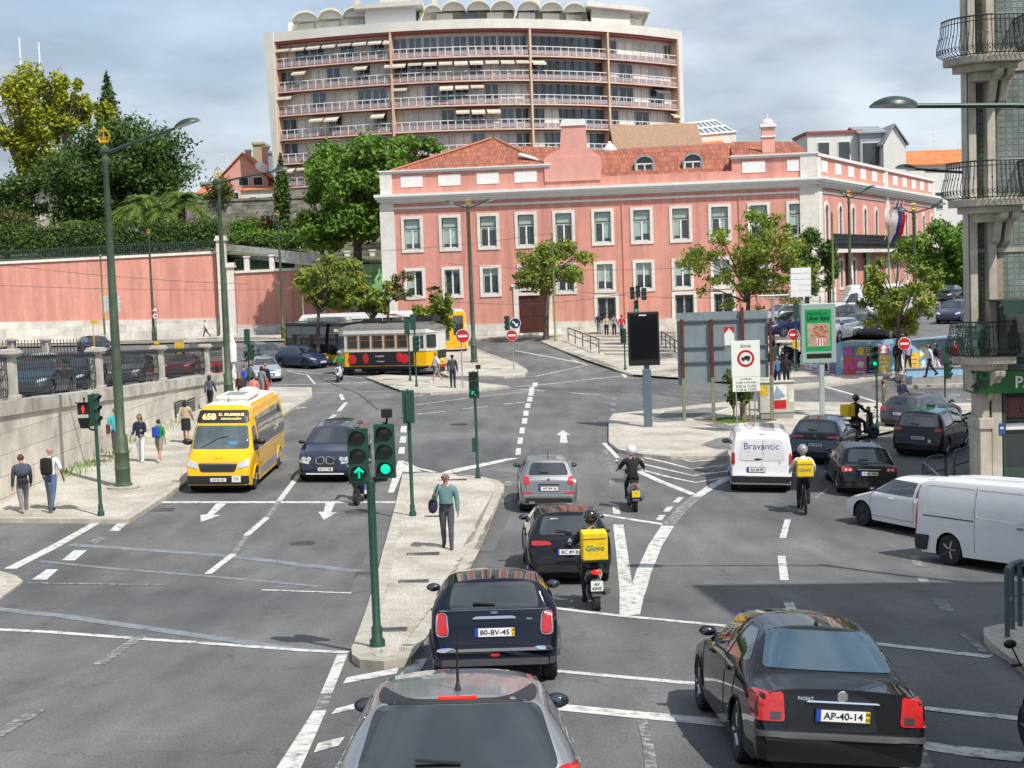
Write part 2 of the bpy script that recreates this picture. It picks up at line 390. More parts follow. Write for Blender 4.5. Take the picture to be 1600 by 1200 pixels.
pavement('pavement',[(1537,980),(1537,990),(1549,1005),(1572,1018),(1586,1028),(1620,1060),(1680,1090),(1680,960),(1600,974),(1560,975)])
pavement('pavement',[(0,934),(36,907),(26,899),(-40,880),(-80,960)],kerb=True,h=.05)
def quad_px(*p,m=M_white,h=.008):drape([(q.x,q.y)for q in pts(*p)],h,'road_marking',m)
def line_px(p,w,m=M_white,h=.008,fn=gz,name='road_marking'):
 P=[G(x,y,0,fn)for x,y in p];line_xy([(q.x,q.y)for q in P],w,m,h,fn,name)
def line_xy(P,w,m=M_white,h=.008,fn=gz,name='road_marking'):
 P=[Vector(q)for q in P];L=[];Rr=[]
 for i,p in enumerate(P):
  d=(P[min(i+1,len(P)-1)]-P[max(i-1,0)]).normalized();nn=Vector((-d.y,d.x))*w/2;L.append(p+nn);Rr.append(p-nn)
 drape([tuple(q)for q in L+Rr[::-1]],h,name,m,fn=fn)
W_,F_,B_=M_white,M_fade,M_blue
line_px([(247,785),(628,785)],.34)
line_px([(468,741),(436,783)],.17);line_px([(436,784),(417,809)],.15,F_);line_px([(417,809),(385,837)],.17);line_px([(385,837),(365,866)],.15,F_);line_px([(365,866),(325,897)],.17)
quad_px((338,787),(354,787),(333,805),(345,805),(314,816),(313,805),(323,804));quad_px((509,785),(524,785),(517,801),(526,801),(506,813),(497,800),(506,800))
quad_px((6,889),(144,817),(158,817),(26,889));quad_px((184,818),(199,818),(186,830),(170,830));quad_px((152,839),(169,839),(150,850),(138,849),m=F_)
quad_px((116,860),(136,860),(117,876),(96,876));quad_px((73,890),(91,890),(73,906),(50,906))
line_px([(109,851),(180,856),(350,868),(450,880),(559,893)],.34,B_,.006);line_px([(62,877),(180,889),(319,900),(430,910),(499,917)],.18,B_,.006)
line_px([(43,911),(150,913),(259,914)],.12,F_);line_px([(409,922),(549,927)],.12,W_)
line_px([(-40,948),(100,963),(232,982),(350,999),(480,1017)],.3,B_,.006)
line_px([(-40,982),(80,988),(187,996),(330,1006),(480,1017),(545,1020)],.2)
line_px([(221,994),(187,1016),(154,1039)],.2,F_);line_px([(60,1110),(-10,1152)],.2,F_)
quad_px((527,1023),(543,1023),(519,1084),(501,1084));quad_px((501,1084),(519,1084),(510,1111),(490,1111),m=F_);quad_px((490,1111),(510,1111),(466,1210),(426,1210))
quad_px((542,1059),(600,1048),(623,1044),(620,1053),(536,1069));quad_px((525,1108),(581,1093),(574,1104),(517,1117));quad_px((497,1162),(539,1152),(529,1166),(490,1177))
quad_px((642,1032),(668,1029),(655,1052),(625,1056));quad_px((549,1154),(562,1130),(535,1210),(518,1210),m=F_)
line_px([(500,668),(524,648)],.2);line_px([(529,643),(541,629)],.2);line_px([(536,625),(532,616)],.2);line_px([(436,640),(478,637)],.35)
line_px([(425,602),(505,600),(592,597)],.2);line_px([(430,606),(520,605),(607,600)],.1,F_);line_px([(430,615),(530,613),(628,611)],.12);line_px([(449,580),(480,586),(492,600)],.12);line_px([(449,578),(500,584),(570,591)],.12)
line_px([(629,611),(638,620)],.35);line_px([(647,619),(700,613),(780,607),(850,601),(930,592),(988,586)],.18)
line_px([(647,633),(740,621),(830,611)],.12);line_px([(652,647),(696,643)],.14);line_px([(723,639),(763,635)],.14);line_px([(787,632),(820,628)],.14)
line_px([(811,608),(850,611)],.14);line_px([(891,614),(937,617)],.14);line_px([(968,578),(978,590)],.2);line_px([(806,548),(870,560),(913,568)],.2)
line_px([(700,593),(760,592),(838,588),(920,570)],.14);line_px([(894,562),(916,570)],.12)
for x,y in((836,601),(831,608),(830,615),(828,624),(825,634),(822,646),(820,658),(816,673),(813,689),(810,706)):
 quad_px((x-3.6,y-3.2-(y-600)*.02),(x+4.2,y-3.2-(y-600)*.02),(x+3.4,y+3+(y-600)*.02),(x-4.6,y+3+(y-600)*.02))
for x,y in((631,671),(630,687),(628,704)):quad_px((x-4,y-5),(x+5,y-5),(x+4,y+5),(x-6,y+5))
for x,y in((960,623),(959,632),(958,641)):quad_px((x-3,y-2),(x+4,y-2),(x+3,y+2),(x-4,y+2),m=F_)
quad_px((879,672),(891,680),(885,680),(887,692),(875,692),(876,680),(870,680))
quad_px((622,720),(631,720),(640,729),(660,737),(629,738),(615,770),(606,770));line_px([(631,722),(648,731),(680,738)],.2)
quad_px((690,739),(700,735),(795,716),(812,716),(790,721),(705,740));quad_px((789,752),(801,752),(800,760),(788,760),m=F_);quad_px((784,777),(800,777),(797,785),(780,785),m=F_)
def z2(*a):return[(940+x*.15,660+y*.15)for x,y in a]
quad_px(*z2((0,215),(55,215),(195,375),(150,375)));quad_px(*z2((100,260),(250,300),(370,330),(340,340),(230,320)));
for q in([(0,285),(60,285),(80,340),(20,340)],[(30,372),(90,372),(90,390),(35,392)],[(60,415),(105,415),(105,440),(45,440)],[(70,490),(120,490),(125,530),(80,530)],[(75,600),(140,612),(140,650),(85,668)]):quad_px(*z2(*q),m=F_)
for a in([(430,362),(700,425),(935,486),(1380,436),(1500,422)],[(430,436),(700,498),(955,556),(1400,496),(1500,482)],[(410,495),(700,570),(975,627),(1180,595),(1350,560)],[(700,345),(935,410),(1400,368),(1500,358)]):line_px(z2(*a),.17)
line_px(z2((385,512),(620,620),(965,755)),.26)
line_px(z2((1330,570),(1150,665),(990,775)),.3);line_px(z2((990,775),(860,880),(745,1010),(690,1080)),.34,F_)
quad_px(*z2((800,780),(865,780),(800,838),(740,835)));quad_px(*z2((680,878),(748,878),(705,935),(642,930)));quad_px(*z2((600,968),(668,968),(625,1020),(565,1015)))
quad_px(*z2((112,872),(178,872),(198,958),(122,958)));line_px([(936,804),(1000,814),(1046,821)],.24)
line_px([(966,820),(972,865),(979,925),(980,962)],.27);line_px([(1044,821),(1024,852),(1006,893),(992,935),(985,962)],.33)
line_px([(1036,825),(1014,858),(1000,893)],.1,F_,.006)
line_px([(862,950),(955,961),(1140,979),(1260,992),(1375,1007),(1548,1027)],.2)
line_px([(868,1049),(1000,1061),(1100,1070),(1280,1088),(1440,1107),(1600,1124)],.2);line_px([(868,1105),(1000,1118),(1100,1127),(1300,1150),(1448,1166),(1600,1184)],.42)
line_px([(1231,812),(1223,841)],.16);line_px([(1222,811),(1252,811)],.12,F_);line_px([(1221,869),(1226,907)],.18);line_px([(1232,942),(1242,964)],.18);line_px([(1430,868),(1434,884),(1446,886)],.2,F_)
line_px([(1440,903),(1448,914)],.2,F_);line_px([(1466,936),(1480,955)],.24,F_);quad_px((1498,990),(1507,990),(1548,1020),(1552,1026),(1530,1018),m=F_)
line_px([(1003,1125),(1012,1160),(1019,1210)],.12,F_);quad_px((1395,1180),(1440,1160),(1460,1200),(1420,1215),m=F_)
line_px([(1226,603),(1190,610),(1178,604)],.2);line_px([(1291,605),(1330,616),(1372,629)],.2)
line_px([(1380,676),(1440,680),(1500,682),(1560,686)],.2);line_px([(1485,617),(1500,618)],.14);line_px([(1510,624),(1535,625)],.14);line_px([(1100,742),(1144,722)],.1,F_)
line_px([(1274,778),(1310,752)],.1,F_);line_px([(1400,640),(1350,600)],.001)if False else None
M_rail=mat('rail_steel',(.16,.15,.14),.35,1,var=.2)
for a in([(590,592),(680,596),(760,598),(900,596),(1100,592),(1240,596)],[(690,600),(820,606),(960,612),(1100,622),(1240,618)],[(1000,608),(1050,619),(1110,630)],[(500,592),(560,615),(590,640)]):line_px(a,.07,M_rail,.009,name='tram_rail')
for a,w in(([(560,925),(590,850),(604,800)],.35),([(800,768),(770,830),(755,862)],.5),([(238,800),(262,775)],.4),([(948,700),(935,672),(946,650)],.5),([(1010,716),(1100,720),(1140,718)],.5)):line_px(a,w,M_dust,.005,name='road_dust')
M_iron=mat('cast_iron',(.12,.115,.11),.6,.6,var=.3,scale=20)
def drain(px,py,w,d,label,rz=0):
 p=G(px,py,KH if rz==0 else 0);z0=gz(p.x,p.y)+(KH if rz==0 else 0)
 t=thing('drain_grate',label,'drain cover',(p.x,p.y,z0+.004),math.atan2(p.x,p.y)*-.3)
 f=MB();
 for a,b,c,e in((-w/2,w/2,-d/2,-d/2+.04),(-w/2,w/2,d/2-.04,d/2),(-w/2,-w/2+.04,-d/2+.04,d/2-.04),(w/2-.04,w/2,-d/2+.04,d/2-.04)):f.box(a,b,c,e,0,.012)
 f.build('frame',M_iron,t);g=MB();x=-w/2+.07
 while x<w/2-.06:g.box(x,x+.025,-d/2+.04,d/2-.04,.002,.01);x+=.06
 g.box(-w/2+.04,w/2-.04,-d/2+.04,d/2-.04,-.004,.001);g.build('bars',M_iron,t)
for i,(x,y,w,d)in enumerate(((661,866,.75,.3),(646,909,.62,.28),(612,985,.5,.3),(707,750,.9,.2),(678,807,.5,.2))):
 drain(x,y,w,d,('long grated service cover on the central island near the walking man','solid grey service cover on the middle of the central island','grey service cover on the island by the double signal pole','narrow cover at the far end of the central island','narrow service cover behind the man on the central island')[i])
for x,y,w,d,s in((572,899,.5,.6,'iron gully grate in the road by the double signal pole'),(252,797,.7,.5,'round-holed gully grate by the left kerb ahead of the yellow minibus')):drain(x,y,w,d,s,1)
def manhole(px,py,r,label,ring=True):
 p=G(px,py);t=MB();n=28
 t.lathe([(r*.02,.0),(r,.0),(r,.012),(r*.92,.012),(r*.9,.006),(r*.02,.008)],n=n)
 for k in range(6):
  a=k*math.pi/6;t.cbox((0,0,.011),(r*1.5,.025,.006),a)
 o=t.build('manhole_cover',M_iron);o.location=(p.x,p.y,p.z+.006);tag(o,label,'manhole cover')
manhole(472,849,.32,'small round manhole cover in the left lane below the road arrow');manhole(553,800,.42,'round manhole cover just past the stop line by the double signal');manhole(716,663,.4,'pale-ringed manhole cover in the middle of the junction');manhole(970,750,.42,'manhole cover beside the scooter rider in dark shirt')
def ring_patch(px,py,r):
 p=G(px,py);drape([(p.x+r*math.cos(a*.4),p.y+r*math.sin(a*.4))for a in range(16)],.005,'road_patch',M_dust)
ring_patch(553,800,.75);ring_patch(770,742,.8)
for pl in([(250,820),(255,838),(190,850),(160,845),(210,822)],[(1010,650),(1060,655),(1090,660),(1020,664)]):
 pass
def band(pl):
 P=[G(x,y,KH)for x,y in pl];drape([(p.x,p.y)for p in P],KH+.004,'basalt_band',M_cobd)
band([(1012,658),(1040,643),(1100,637),(1140,636),(1100,648),(1060,658),(1030,660)]);band([(1100,663),(1125,660),(1160,670),(1130,671)])
band([(1095,695),(1120,685),(1180,680),(1230,684),(1180,700),(1120,702)]);band([(1230,590),(1280,588),(1290,596),(1240,600)])
# ---------------- buildings ----------------
M_pink=mat('pink_render',(.63,.285,.225),.85,var=.07,scale=1.6,bump=.06,dirt=.5,sc2=(4,4,.3))
M_pinkl=mat('pale_pink_render',(.66,.33,.27),.85,var=.05,scale=2.5,dirt=.2)
M_stone=mat('limestone_trim',(.70,.665,.60),.8,var=.1,scale=3,bump=.1,dirt=.28)
M_whitep=mat('white_paint_wall',(.74,.73,.70),.7,var=.04,dirt=.15)
M_plinth=bricky('plinth_stone',(.64,.61,.55),(.42,.39,.34),1.5,.75,msize=.012,dirt=.35,dirts=.9)
M_frame=mat('white_window_frame',(.72,.72,.70),.4,var=.03)
M_dkfr=mat('dark_green_frame',(.03,.06,.05),.5,var=.05)
def glass_mat(name,col,rough=.05):
 return mat(name,col,rough,var=.25,scale=.8,spec=.9,coords='Object')
M_glass=glass_mat('window_glass',(.035,.045,.05));M_blind=mat('pale_window_blind',(.33,.42,.37),.25,var=.15,scale=1.2,spec=.8);M_gl2=glass_mat('blue_glass',(.07,.10,.13))
M_tile=bricky('roof_tiles',(.35,.12,.07),(.17,.055,.035),.24,.42,.85,.25,.02,'XZ',.35,.5,dirts=1.2)
M_tileY=bricky('roof_tiles_side',(.35,.12,.07),(.17,.055,.035),.24,.42,.85,.25,.02,'YZ',.35,.5,dirts=1.2)
M_tileo=bricky('orange_roof_tiles',(.62,.2,.07),(.3,.1,.04),.3,.45,.85,.15,.02,'XZ',.25,.4)
M_wood=mat('dark_door_wood',(.075,.022,.015),.45,var=.3,scale=14,bump=.15)
M_iron2=mat('wrought_iron',(.028,.032,.034),.45,.3,var=.2)
M_grniron=mat('green_iron',(.035,.075,.06),.5,.2,var=.25)
def frame_M(P0,P1,z):
 """x along the wall from P0 to P1, y into the building, z up"""
 a=Vector((P0[0],P0[1],0));b=Vector((P1[0],P1[1],0));d=(b-a).normalized();n=Vector((-d.y,d.x,0))
 return Matrix(((d.x,n.x,0,a.x),(d.y,n.y,0,a.y),(0,0,1,z),(0,0,0,1))),(b-a).length
def setM(o,M):o.matrix_world=M;return o
def win_frame(par,M,u,z0,z1,w,st=.22,transom=None,arched=False,blind=.5,bars=False,name='window',m_out=None,dep=.0):
 """window as one part (stone surround) with casement and panes as sub-parts; local wall frame M"""
 mb=MB(M);iw=w/2-st;HOLES['F' if M is MFl else 'S'].append((u-iw,u+iw,z0+st*(.5 if arched else 1),z1-st))
 if not arched:
  for a in((u-w/2,u-iw,z0,z1),(u+iw,u+w/2,z0,z1),(u-iw,u+iw,z1-st,z1),(u-iw,u+iw,z0,z0+st)):mb.box(a[0],a[1],-.07,.3,a[2],a[3])
  zi1=z1-st
 else:
  mb.box(u-w/2,u-iw,-.07,.3,z0,z1-w/2);mb.box(u+iw,u+w/2,-.07,.3,z0,z1-w/2);mb.box(u-iw,u+iw,-.07,.3,z0,z0+st*.5)
  n=10;zc=z1-w/2
  for k in range(n):
   a,b=math.pi*k/n,math.pi*(k+1)/n
   P=[(u+math.cos(a)*iw,-.07,zc+math.sin(a)*iw),(u+math.cos(a)*w/2,-.07,zc+math.sin(a)*w/2),(u+math.cos(b)*w/2,-.07,zc+math.sin(b)*w/2),(u+math.cos(b)*iw,-.07,zc+math.sin(b)*iw)]
   mb.prism(P,(0,.37,0))
  for k in range(n):
   a,b=math.pi*k/n,math.pi*(k+1)/n
   mb.prism([(u+math.cos(a)*iw,0,zc+math.sin(a)*iw),(u+math.cos(b)*iw,0,zc+math.sin(b)*iw),(u+math.cos(b)*iw,0,z1-st+.001),(u+math.cos(a)*iw,0,z1-st+.001)],(0,.28,0))
  zi1=z1-w/2
 o=mb.build(name,m_out or M_stone,par)
 zi0=z0+st*(.5 if arched else 1);tz=zi0+(zi1-zi0)*(transom or 1)
 g=MB(M);g.box(u-iw,u+iw,.2,.24,zi0,zi1+(iw*.75 if arched else 0));g.build('pane',M_glass,o)
 if blind>0:
  for sx in(-1,1):
   q=blind*(.85+.3*rng.random())if rng.random()>.12 else 0
   if q:bl=MB(M);bl.box(u+sx*.07,u+sx*(iw-.09),.188,.197,max(zi0,tz-(tz-zi0)*min(1,q)),tz);bl.build('blind',M_blind,o)
  if transom:bl=MB(M);bl.box(u-iw+.06,u+iw-.06,.188,.197,tz+.08,zi1-.05);bl.build('blind',M_blind,o)
 c=MB(M);t=.085
 for a in((u-iw,u-iw+t,zi0,tz),(u+iw-t,u+iw,zi0,tz),(u-t*.75,u+t*.75,zi0,tz),(u-iw+t,u-t*.75,zi0,zi0+t),(u+t*.75,u+iw-t,zi0,zi0+t),(u-iw+t,u-t*.75,tz-t,tz),(u+t*.75,u+iw-t,tz-t,tz)):c.box(a[0],a[1],.13,.2,a[2],a[3])
 c.build('casement',M_frame,o)
 d=MB(M)
 for a in((u-iw-.001,u-iw+.045,zi0,zi1),(u+iw-.045,u+iw+.001,zi0,zi1)):d.box(a[0],a[1],.08,.13,a[2],a[3])
 d.box(u-iw+.045,u+iw-.045,.08,.13,zi1-.04,zi1)
 if transom:d.box(u-iw+.045,u+iw-.045,.1,.2,tz,tz+.06)
 d.build('shutter_rail',M_dkfr,o)
 if bars:
  b=MB(M)
  for i in range(7):x=u-iw+(i+.5)*2*iw/7;b.tube([(x,-.02,zi0),(x,-.02,zi1)],.02,5)
  for z in(zi0+.1,(zi0+zi1)/2,zi1-.1):b.box(u-iw,u+iw,-.035,-.005,z-.02,z+.02)
  b.build('window_grille',M_iron2,o)
 return o
def holed(mb,L,y0,y1,z0,z1,holes,x0=0):
 xs=sorted({x0,L}|{h[0]for h in holes}|{h[1]for h in holes})
 for a,b in zip(xs,xs[1:]):
  if b-a<1e-4:continue
  hs=sorted((h[2],h[3])for h in holes if h[0]<=a+1e-5 and h[1]>=b-1e-5);z=z0
  for p,q in hs:
   if p>=z1:break
   q=min(q,z1)
   if p>z+1e-4:mb.box(a,b,y0,y1,z,p)
   z=max(z,q)
  if z1>z+1e-4:mb.box(a,b,y0,y1,z,z1)
HOLES={'F':[],'S':[]}
P0=at(600,428,120.5);P1=at(1279,428,116.8);P2=at(1462,400,163)
ZB=1.35
MF,LF=frame_M(P0,P1,ZB);MS,LS=frame_M(P1,P2,ZB)
pb=thing('pink_building','long salmon pink palace with white stone window surrounds and red tiled roof','building',(P0 .x,P0 .y,ZB))
def hz(z):return z-ZB
zc={k:hz(v)for k,v in dict(att=15.25,corT=13.35,corB=12.6,st=12.2,w1t=11.55,w1b=8.6,w2t=7.35,w2b=4.8,pl=2.75).items()}
pbM=Matrix.Translation(-Vector((P0 .x,P0 .y,ZB)))
MFl,MSl=pbM@MF,pbM@MS
body=MB(MFl)
attL=(0,13.7);attR=(28.3,LF)
body.box(attL[0]+.3,attL[1],.1,.9,zc['corT'],zc['att']-.22);body.box(attR[0],attR[1]-.3,.1,.9,zc['corT'],zc['att']-.22)
body.box(attL[1],attR[0],.1,.7,zc['corT'],zc['corT']+.75)
body.box(.02,.6,.6,14,-2,zc['att']-.22)
body.box(0,LF,13.4,14,-2,10)
body.M=MSl;body.box(.3,LS-.2,.1,.8,zc['corT'],zc['att']-.22);body.box(LS-.6,LS,.6,14,-2,zc['att']-.3)
co=MB(MFl)
def cornice(mb,L,a,b,s=1):
 z0,z1=a,b;h=z1-z0
 mb.box(-.0*s,L,-.18,0,z0,z0+h*.22);mb.box(-.25,L+.15,-.4,.3,z0+h*.22,z0+h*.5);mb.box(-.4,L+.3,-.62,.4,z0+h*.5,z0+h*.72);mb.box(-.45,L+.4,-.72,.5,z0+h*.72,z1)
cornice(co,LF,zc['corB'],zc['corT']);co.box(0,LF,-.08,0,zc['st']-.07,zc['st']+.09)
for a in(attL,attR):co.box(a[0]-.05,a[1]+.15,-.08,1.0,zc['att']-.22,zc['att']-.06);co.box(a[0]-.15,a[1]+.22,-.18,1.05,zc['att']-.06,zc['att']+.04)
co.M=MSl;cornice(co,LS,zc['corB'],zc['corT']);co.box(0,LS,-.08,.01,zc['st']-.07,zc['st']+.09);co.box(0,LS,-.1,.9,zc['att']-.22,zc['att'])
co.build('cornice',M_whitep,pb)
for u0,u1 in((-.12,1.05),(LF-1.35,LF+.05)):
 qs=MB(MFl)
 qs.box(u0,u1,-.12,.05,-.1,zc['corB']-.002);qs.box(u0+.1,u1-.1,-.05,.1,zc['corT'],zc['att']-.22)
 qs.box(u0-.1,u1+.1,-.2,0,-1,.9);qs.build('corner_pilaster',M_stone,pb)
for u0,u1 in((-.05,1.3),(LS/2-.1,LS/2+1.1),(LS-1.1,LS)):qs=MB(MSl);qs.box(u0,u1,-.12,.05,-.1,zc['corB']-.002);qs.box(u0,u1,-.03,.1,zc['corT'],zc['att']-.22);qs.build('corner_pilaster',M_stone,pb)
upx=[644,703,763,822,881,942,1003,1064,1125,1186,1247]
us=[]
dF=(P1-P0);dF.z=0;dF.normalize()
for x in upx:
 d=ray(x,360);t=((P0 .x*dF.y-P0 .y*dF.x))/(d.x*dF.y-d.y*dF.x);us.append((Vector((d.x*t,d.y*t,0))-Vector((P0 .x,P0 .y,0))).dot(dF))
for i,u in enumerate(us):
 win_frame(pb,MFl,u,zc['w1b'],zc['w1t'],1.8,.25,.66,blind=(.8,.9,.15,.1,.1,.75,.7,.7,.7,.5,.5)[i])
 if i not in():win_frame(pb,MFl,u+.05,zc['w2b'],zc['w2t'],1.75,.25,None,blind=(.7,.1,.3,0,.6,.7,.45,.5,.5,.6,.5)[i])
for i in(5,7,8):win_frame(pb,MFl,us[i]+.12,.9,3.35,2.0,.27,None,blind=0,bars=True)
for u in[us[i]+.1 for i in(0,1,2,3)]+[us[9]-.3,us[10]+.15]:
 q=MB(MFl);q.box(u-.9,u+.9,.06,.1,zc['corT']+.55,zc['corT']+1.45);q.build('attic_panel',M_whitep,pb)
ud=us[3]+.35
dd=MB(MFl);
for a in((ud-1.55,ud-1.15,0,4.2),(ud+1.15,ud+1.55,0,4.2),(ud-1.15,ud+1.15,3.85,4.2)):dd.box(a[0],a[1],-.12,.2,a[2],a[3])
dd.box(ud-1.7,ud+1.7,-.16,.1,4.2,4.4)
door=dd.build('door',M_stone,pb)
dl=MB(MFl)
for s in(-1,1):
 dl.box(ud+s*.01,ud+s*1.15,.1,.16,.45,3.85)
 for z in(.7,1.8,2.9):dl.box(ud+s*.18,ud+s*.98,.07,.1,z,z+.8)
dl.build('door_leaf',M_wood,door)
st=MB(MFl)
for i in range(5):st.box(ud-2.2-i*.12,ud+2.6+i*.12,-.35*(i+1),.0 if i==0 else-.35*i+.001,-1,.42-i*.17)
st.build('door_steps',M_stone,pb)
for u in(us[1]+1.5,us[5]+1.6,us[8]+1.55):dp=MB(MFl);dp.tube([(u,-.1,.2),(u,-.1,zc['st']-.1)],.035,6);dp.build('drain_pipe',M_pink,pb)
def hip(mb,x0,x1,y0,y1,z,ridge,zr):
 A,B,C,D=(x0,y0,z),(x1,y0,z),(x1,y1,z),(x0,y1,z);(rx0,ry0),(rx1,ry1)=ridge;E,F=(rx0,ry0,zr),(rx1,ry1,zr)
 mb.poly([A,B,F,E]);mb.poly([B,C,F]);mb.poly([C,D,E,F]);mb.poly([D,A,E])
rf=MB(MFl);za=zc['att']
hip(rf,.35,13.9,.7,13.6,za-.1,((8.3,7.6),(8.6,7.8)),za+2.9)
rf.poly([(13.5,.5,zc['corT']+.7),(28.6,.5,zc['corT']+.7),(28.6,3.4,za+1.15),(15.8,3.4,za+.95)])
rf.poly([(15.8,3.4,za+.95),(28.6,3.4,za+1.15),(28.6,8,za+1.7),(15.5,8,za+1.6)])
rf.poly([(28.6,3.0,za-.1),(LF-.3,.7,za-.15),(LF-1,7,za+1.5),(28.6,7,za+1.7)])
rf.poly([(28.4,.7,za-.1),(LF-.3,.7,za-.15),(28.4,3.0,za+1.0)])
rf.poly([(13.0,5,za-1),(17.6,6,za-.6),(15.9,9.5,za+2.0),(12.6,10,za+1.9),(9,9,za+2.4)])
rf.build('roof',M_tile,pb)
rs=MB(MSl);rs.poly([(0,.8,za-.3),(LS-.5,.8,za-.3),(LS-6,7.5,za+1.0),(5,7.5,za+1.0)]);rs.poly([(5,7.5,za+1.0),(LS-6,7.5,za+1.0),(LS-.5,13.5,za-.3),(0,13.5,za-.3)]);rs.build('side_roof',M_tile,pb)
hr=MB(MFl);hr.tube([(.35,.7,za-.05),(8.3,7.6,za+2.95)],.13,6);hr.tube([(13.9,.7,za-.05),(8.6,7.8,za+2.95)],.13,6);hr.build('hip_tiles',mat('ridge_tile',(.36,.13,.07),.8,var=.2),pb)
sk=MB(MFl);sk.prism([(11.1,2.4,za+.98),(12.9,1.9,za+.4),(12.9,2.4,za+.55),(11.3,3.0,za+1.15)],(.0,-.05,.1));sk.build('skylight',M_whitep,pb)
for u in(us[6]+.35,us[7]+1.1):
 d=MB(MFl);w=.68;z0=zc['corT']+.72;z1=z0+1.0
 d.box(u-w-.12,u-w,.95,2.6,z0,z1);d.box(u+w,u+w+.12,.95,2.6,z0,z1)
 for k in range(8):
  a,b=math.pi*k/8,math.pi*(k+1)/8
  d.prism([(u+math.cos(a)*w,.95,z1+math.sin(a)*w*.75),(u+math.cos(a)*(w+.14),.95,z1+math.sin(a)*(w*.75+.14)),(u+math.cos(b)*(w+.14),.95,z1+math.sin(b)*(w*.75+.14)),(u+math.cos(b)*w,.95,z1+math.sin(b)*w*.75)],(0,1.7,0))
 o=d.build('dormer_window',mat('zinc_sheet',(.3,.33,.34),.5,.3,var=.2),pb)
 g=MB(MFl);g.box(u-w,u+w,1.15,1.2,z0,z1+.45);g.build('pane',M_glass,o)
 f=MB(MFl);
 for a in(-w,-.05,w-.1):f.box(u+a,u+a+.1,1.05,1.14,z0,z1)
 f.box(u-w,u+w,1.03,1.05,z1-.1,z1);f.box(u-w,u+w,1.03,1.05,z0,z0+.1);f.build('casement',M_frame,o)
uc=us[4]+1.0
ch=MB(MFl);ch.box(uc-2.4,uc+2.1,-.02,1.8,zc['corT']+.5,zc['corT']+2.4)
ch.prism([(uc-2.4,.2,zc['corT']+2.4),(uc+2.1,.2,zc['corT']+2.4),(uc+1.2,.2,zc['corT']+3.0),(uc-1.4,.2,zc['corT']+3.0)],(0,1.5,0));ch.prism([(uc-1.15,.3,zc['corT']+2.9),(uc+1.05,.3,zc['corT']+2.9),(uc+.9,.3,zc['corT']+4.9),(uc-.95,.3,zc['corT']+4.9)],(0,1.2,0))
c1=ch.build('chimney',M_pinkl,pb);q=MB(MFl);q.prism([(uc-1.05,.2,zc['corT']+4.9),(uc+1.0,.2,zc['corT']+4.9),(uc+.9,.2,zc['corT']+5.4),(uc-.9,.2,zc['corT']+5.4)],(0,1.4,0));q.build('chimney_cap',M_whitep,c1)
us2=us[9]+1.0
ch=MB(MFl);ch.box(us2-.5,us2+.5,1.5,2.5,za-.2,za+2.3);c2=ch.build('chimney',M_pinkl,pb)
q=MB(MFl);q.box(us2-.6,us2+.6,1.4,2.6,za+1.5,za+1.62);q.box(us2-.65,us2+.65,1.35,2.65,za+2.3,za+2.55);q.sph((us2,2,za+2.7),(.45,.45,.3));q.tube([(us2,2,za+2.8),(us2,2,za+3.4)],.04,6);q.build('chimney_cap',M_whitep,c2)
ch=MB(MFl);ch.lathe([(.5,za-.5),(.5,za+1.2),(.62,za+1.25),(.62,za+1.5),(.45,za+1.7),(.2,za+2.0),(.1,za+2.2)],(us[5]+.5,7,0),n=12);ch.build('chimney',M_stone,pb)
for i in range(11):
 u=2.9+i*(LS-5.2)/10
 win_frame(pb,MSl,u,zc['w1b']-.6,zc['w1t'],1.55 if i!=5 else 1.7,.28,None,arched=True,blind=0)
 q=MB(MSl);q.box(u-1.0,u+1.0,.06,.1,zc['corT']+.5,zc['corT']+1.4);q.build('attic_panel',M_whitep,pb)
 if i<9:win_frame(pb,MSl,u,.9 if i in(0,2,4)else 2.9,zc['w2t']-.4,1.5,.25,None,blind=0)
bal=MB(MSl);bal.box(.8,LS*.72,-1.05,0,zc['w1b']-1.25,zc['w1b']-.95);bs=bal.build('balcony_slab',M_stone,pb)
br=MB(MSl);x=.9;zt0,zt1=zc['w1b']-.95,zc['w1b']+.25
while x<LS*.72-.1:br.tube([(x,-1.0,zt0),(x,-1.0,zt1)],.035,4);x+=.26
br.box(.85,LS*.72-.05,-1.04,-.96,zt1-.05,zt1+.02);br.box(.85,LS*.72-.05,-1.04,-.96,zt0+.1,zt0+.15);br.box(.85,LS*.72-.05,-1.04,-.96,zt0+.8,zt0+.84)
x=1.0
while x<LS*.72:br.lathe([(.02,zt0+.2),(.12,zt0+.45),(.02,zt0+.75)],(x,-1.0,0),n=5);x+=.55
br.build('balcony_railing',M_iron2,bs)
HF=HOLES['F']+[(ud-1.15,ud+1.15,0,3.85)]
holed(body,LS,.01,.6,-2,zc['corB'],HOLES['S'],.0);body.M=MFl;holed(body,LF,0,.6,-2,zc['corB'],HF)
body.build('wall',M_pink,pb)
pl=MB(MFl);holed(pl,LF,-.1,-.001,-2,zc['pl']-.15,HF);pl.M=MSl;holed(pl,LS,-.1,.009,-2,zc['pl']-.3,HOLES['S']);pl.build('plinth',M_plinth,pb)
M_ban=mat('banner_white',(.78,.78,.77),.7,var=.05);M_red=mat('sign_red',(.55,.02,.02),.5,var=.08);M_grn=mat('flag_green',(.02,.22,.05),.6,var=.1);M_bluef=mat('flag_blue',(.01,.06,.3),.6,var=.1)
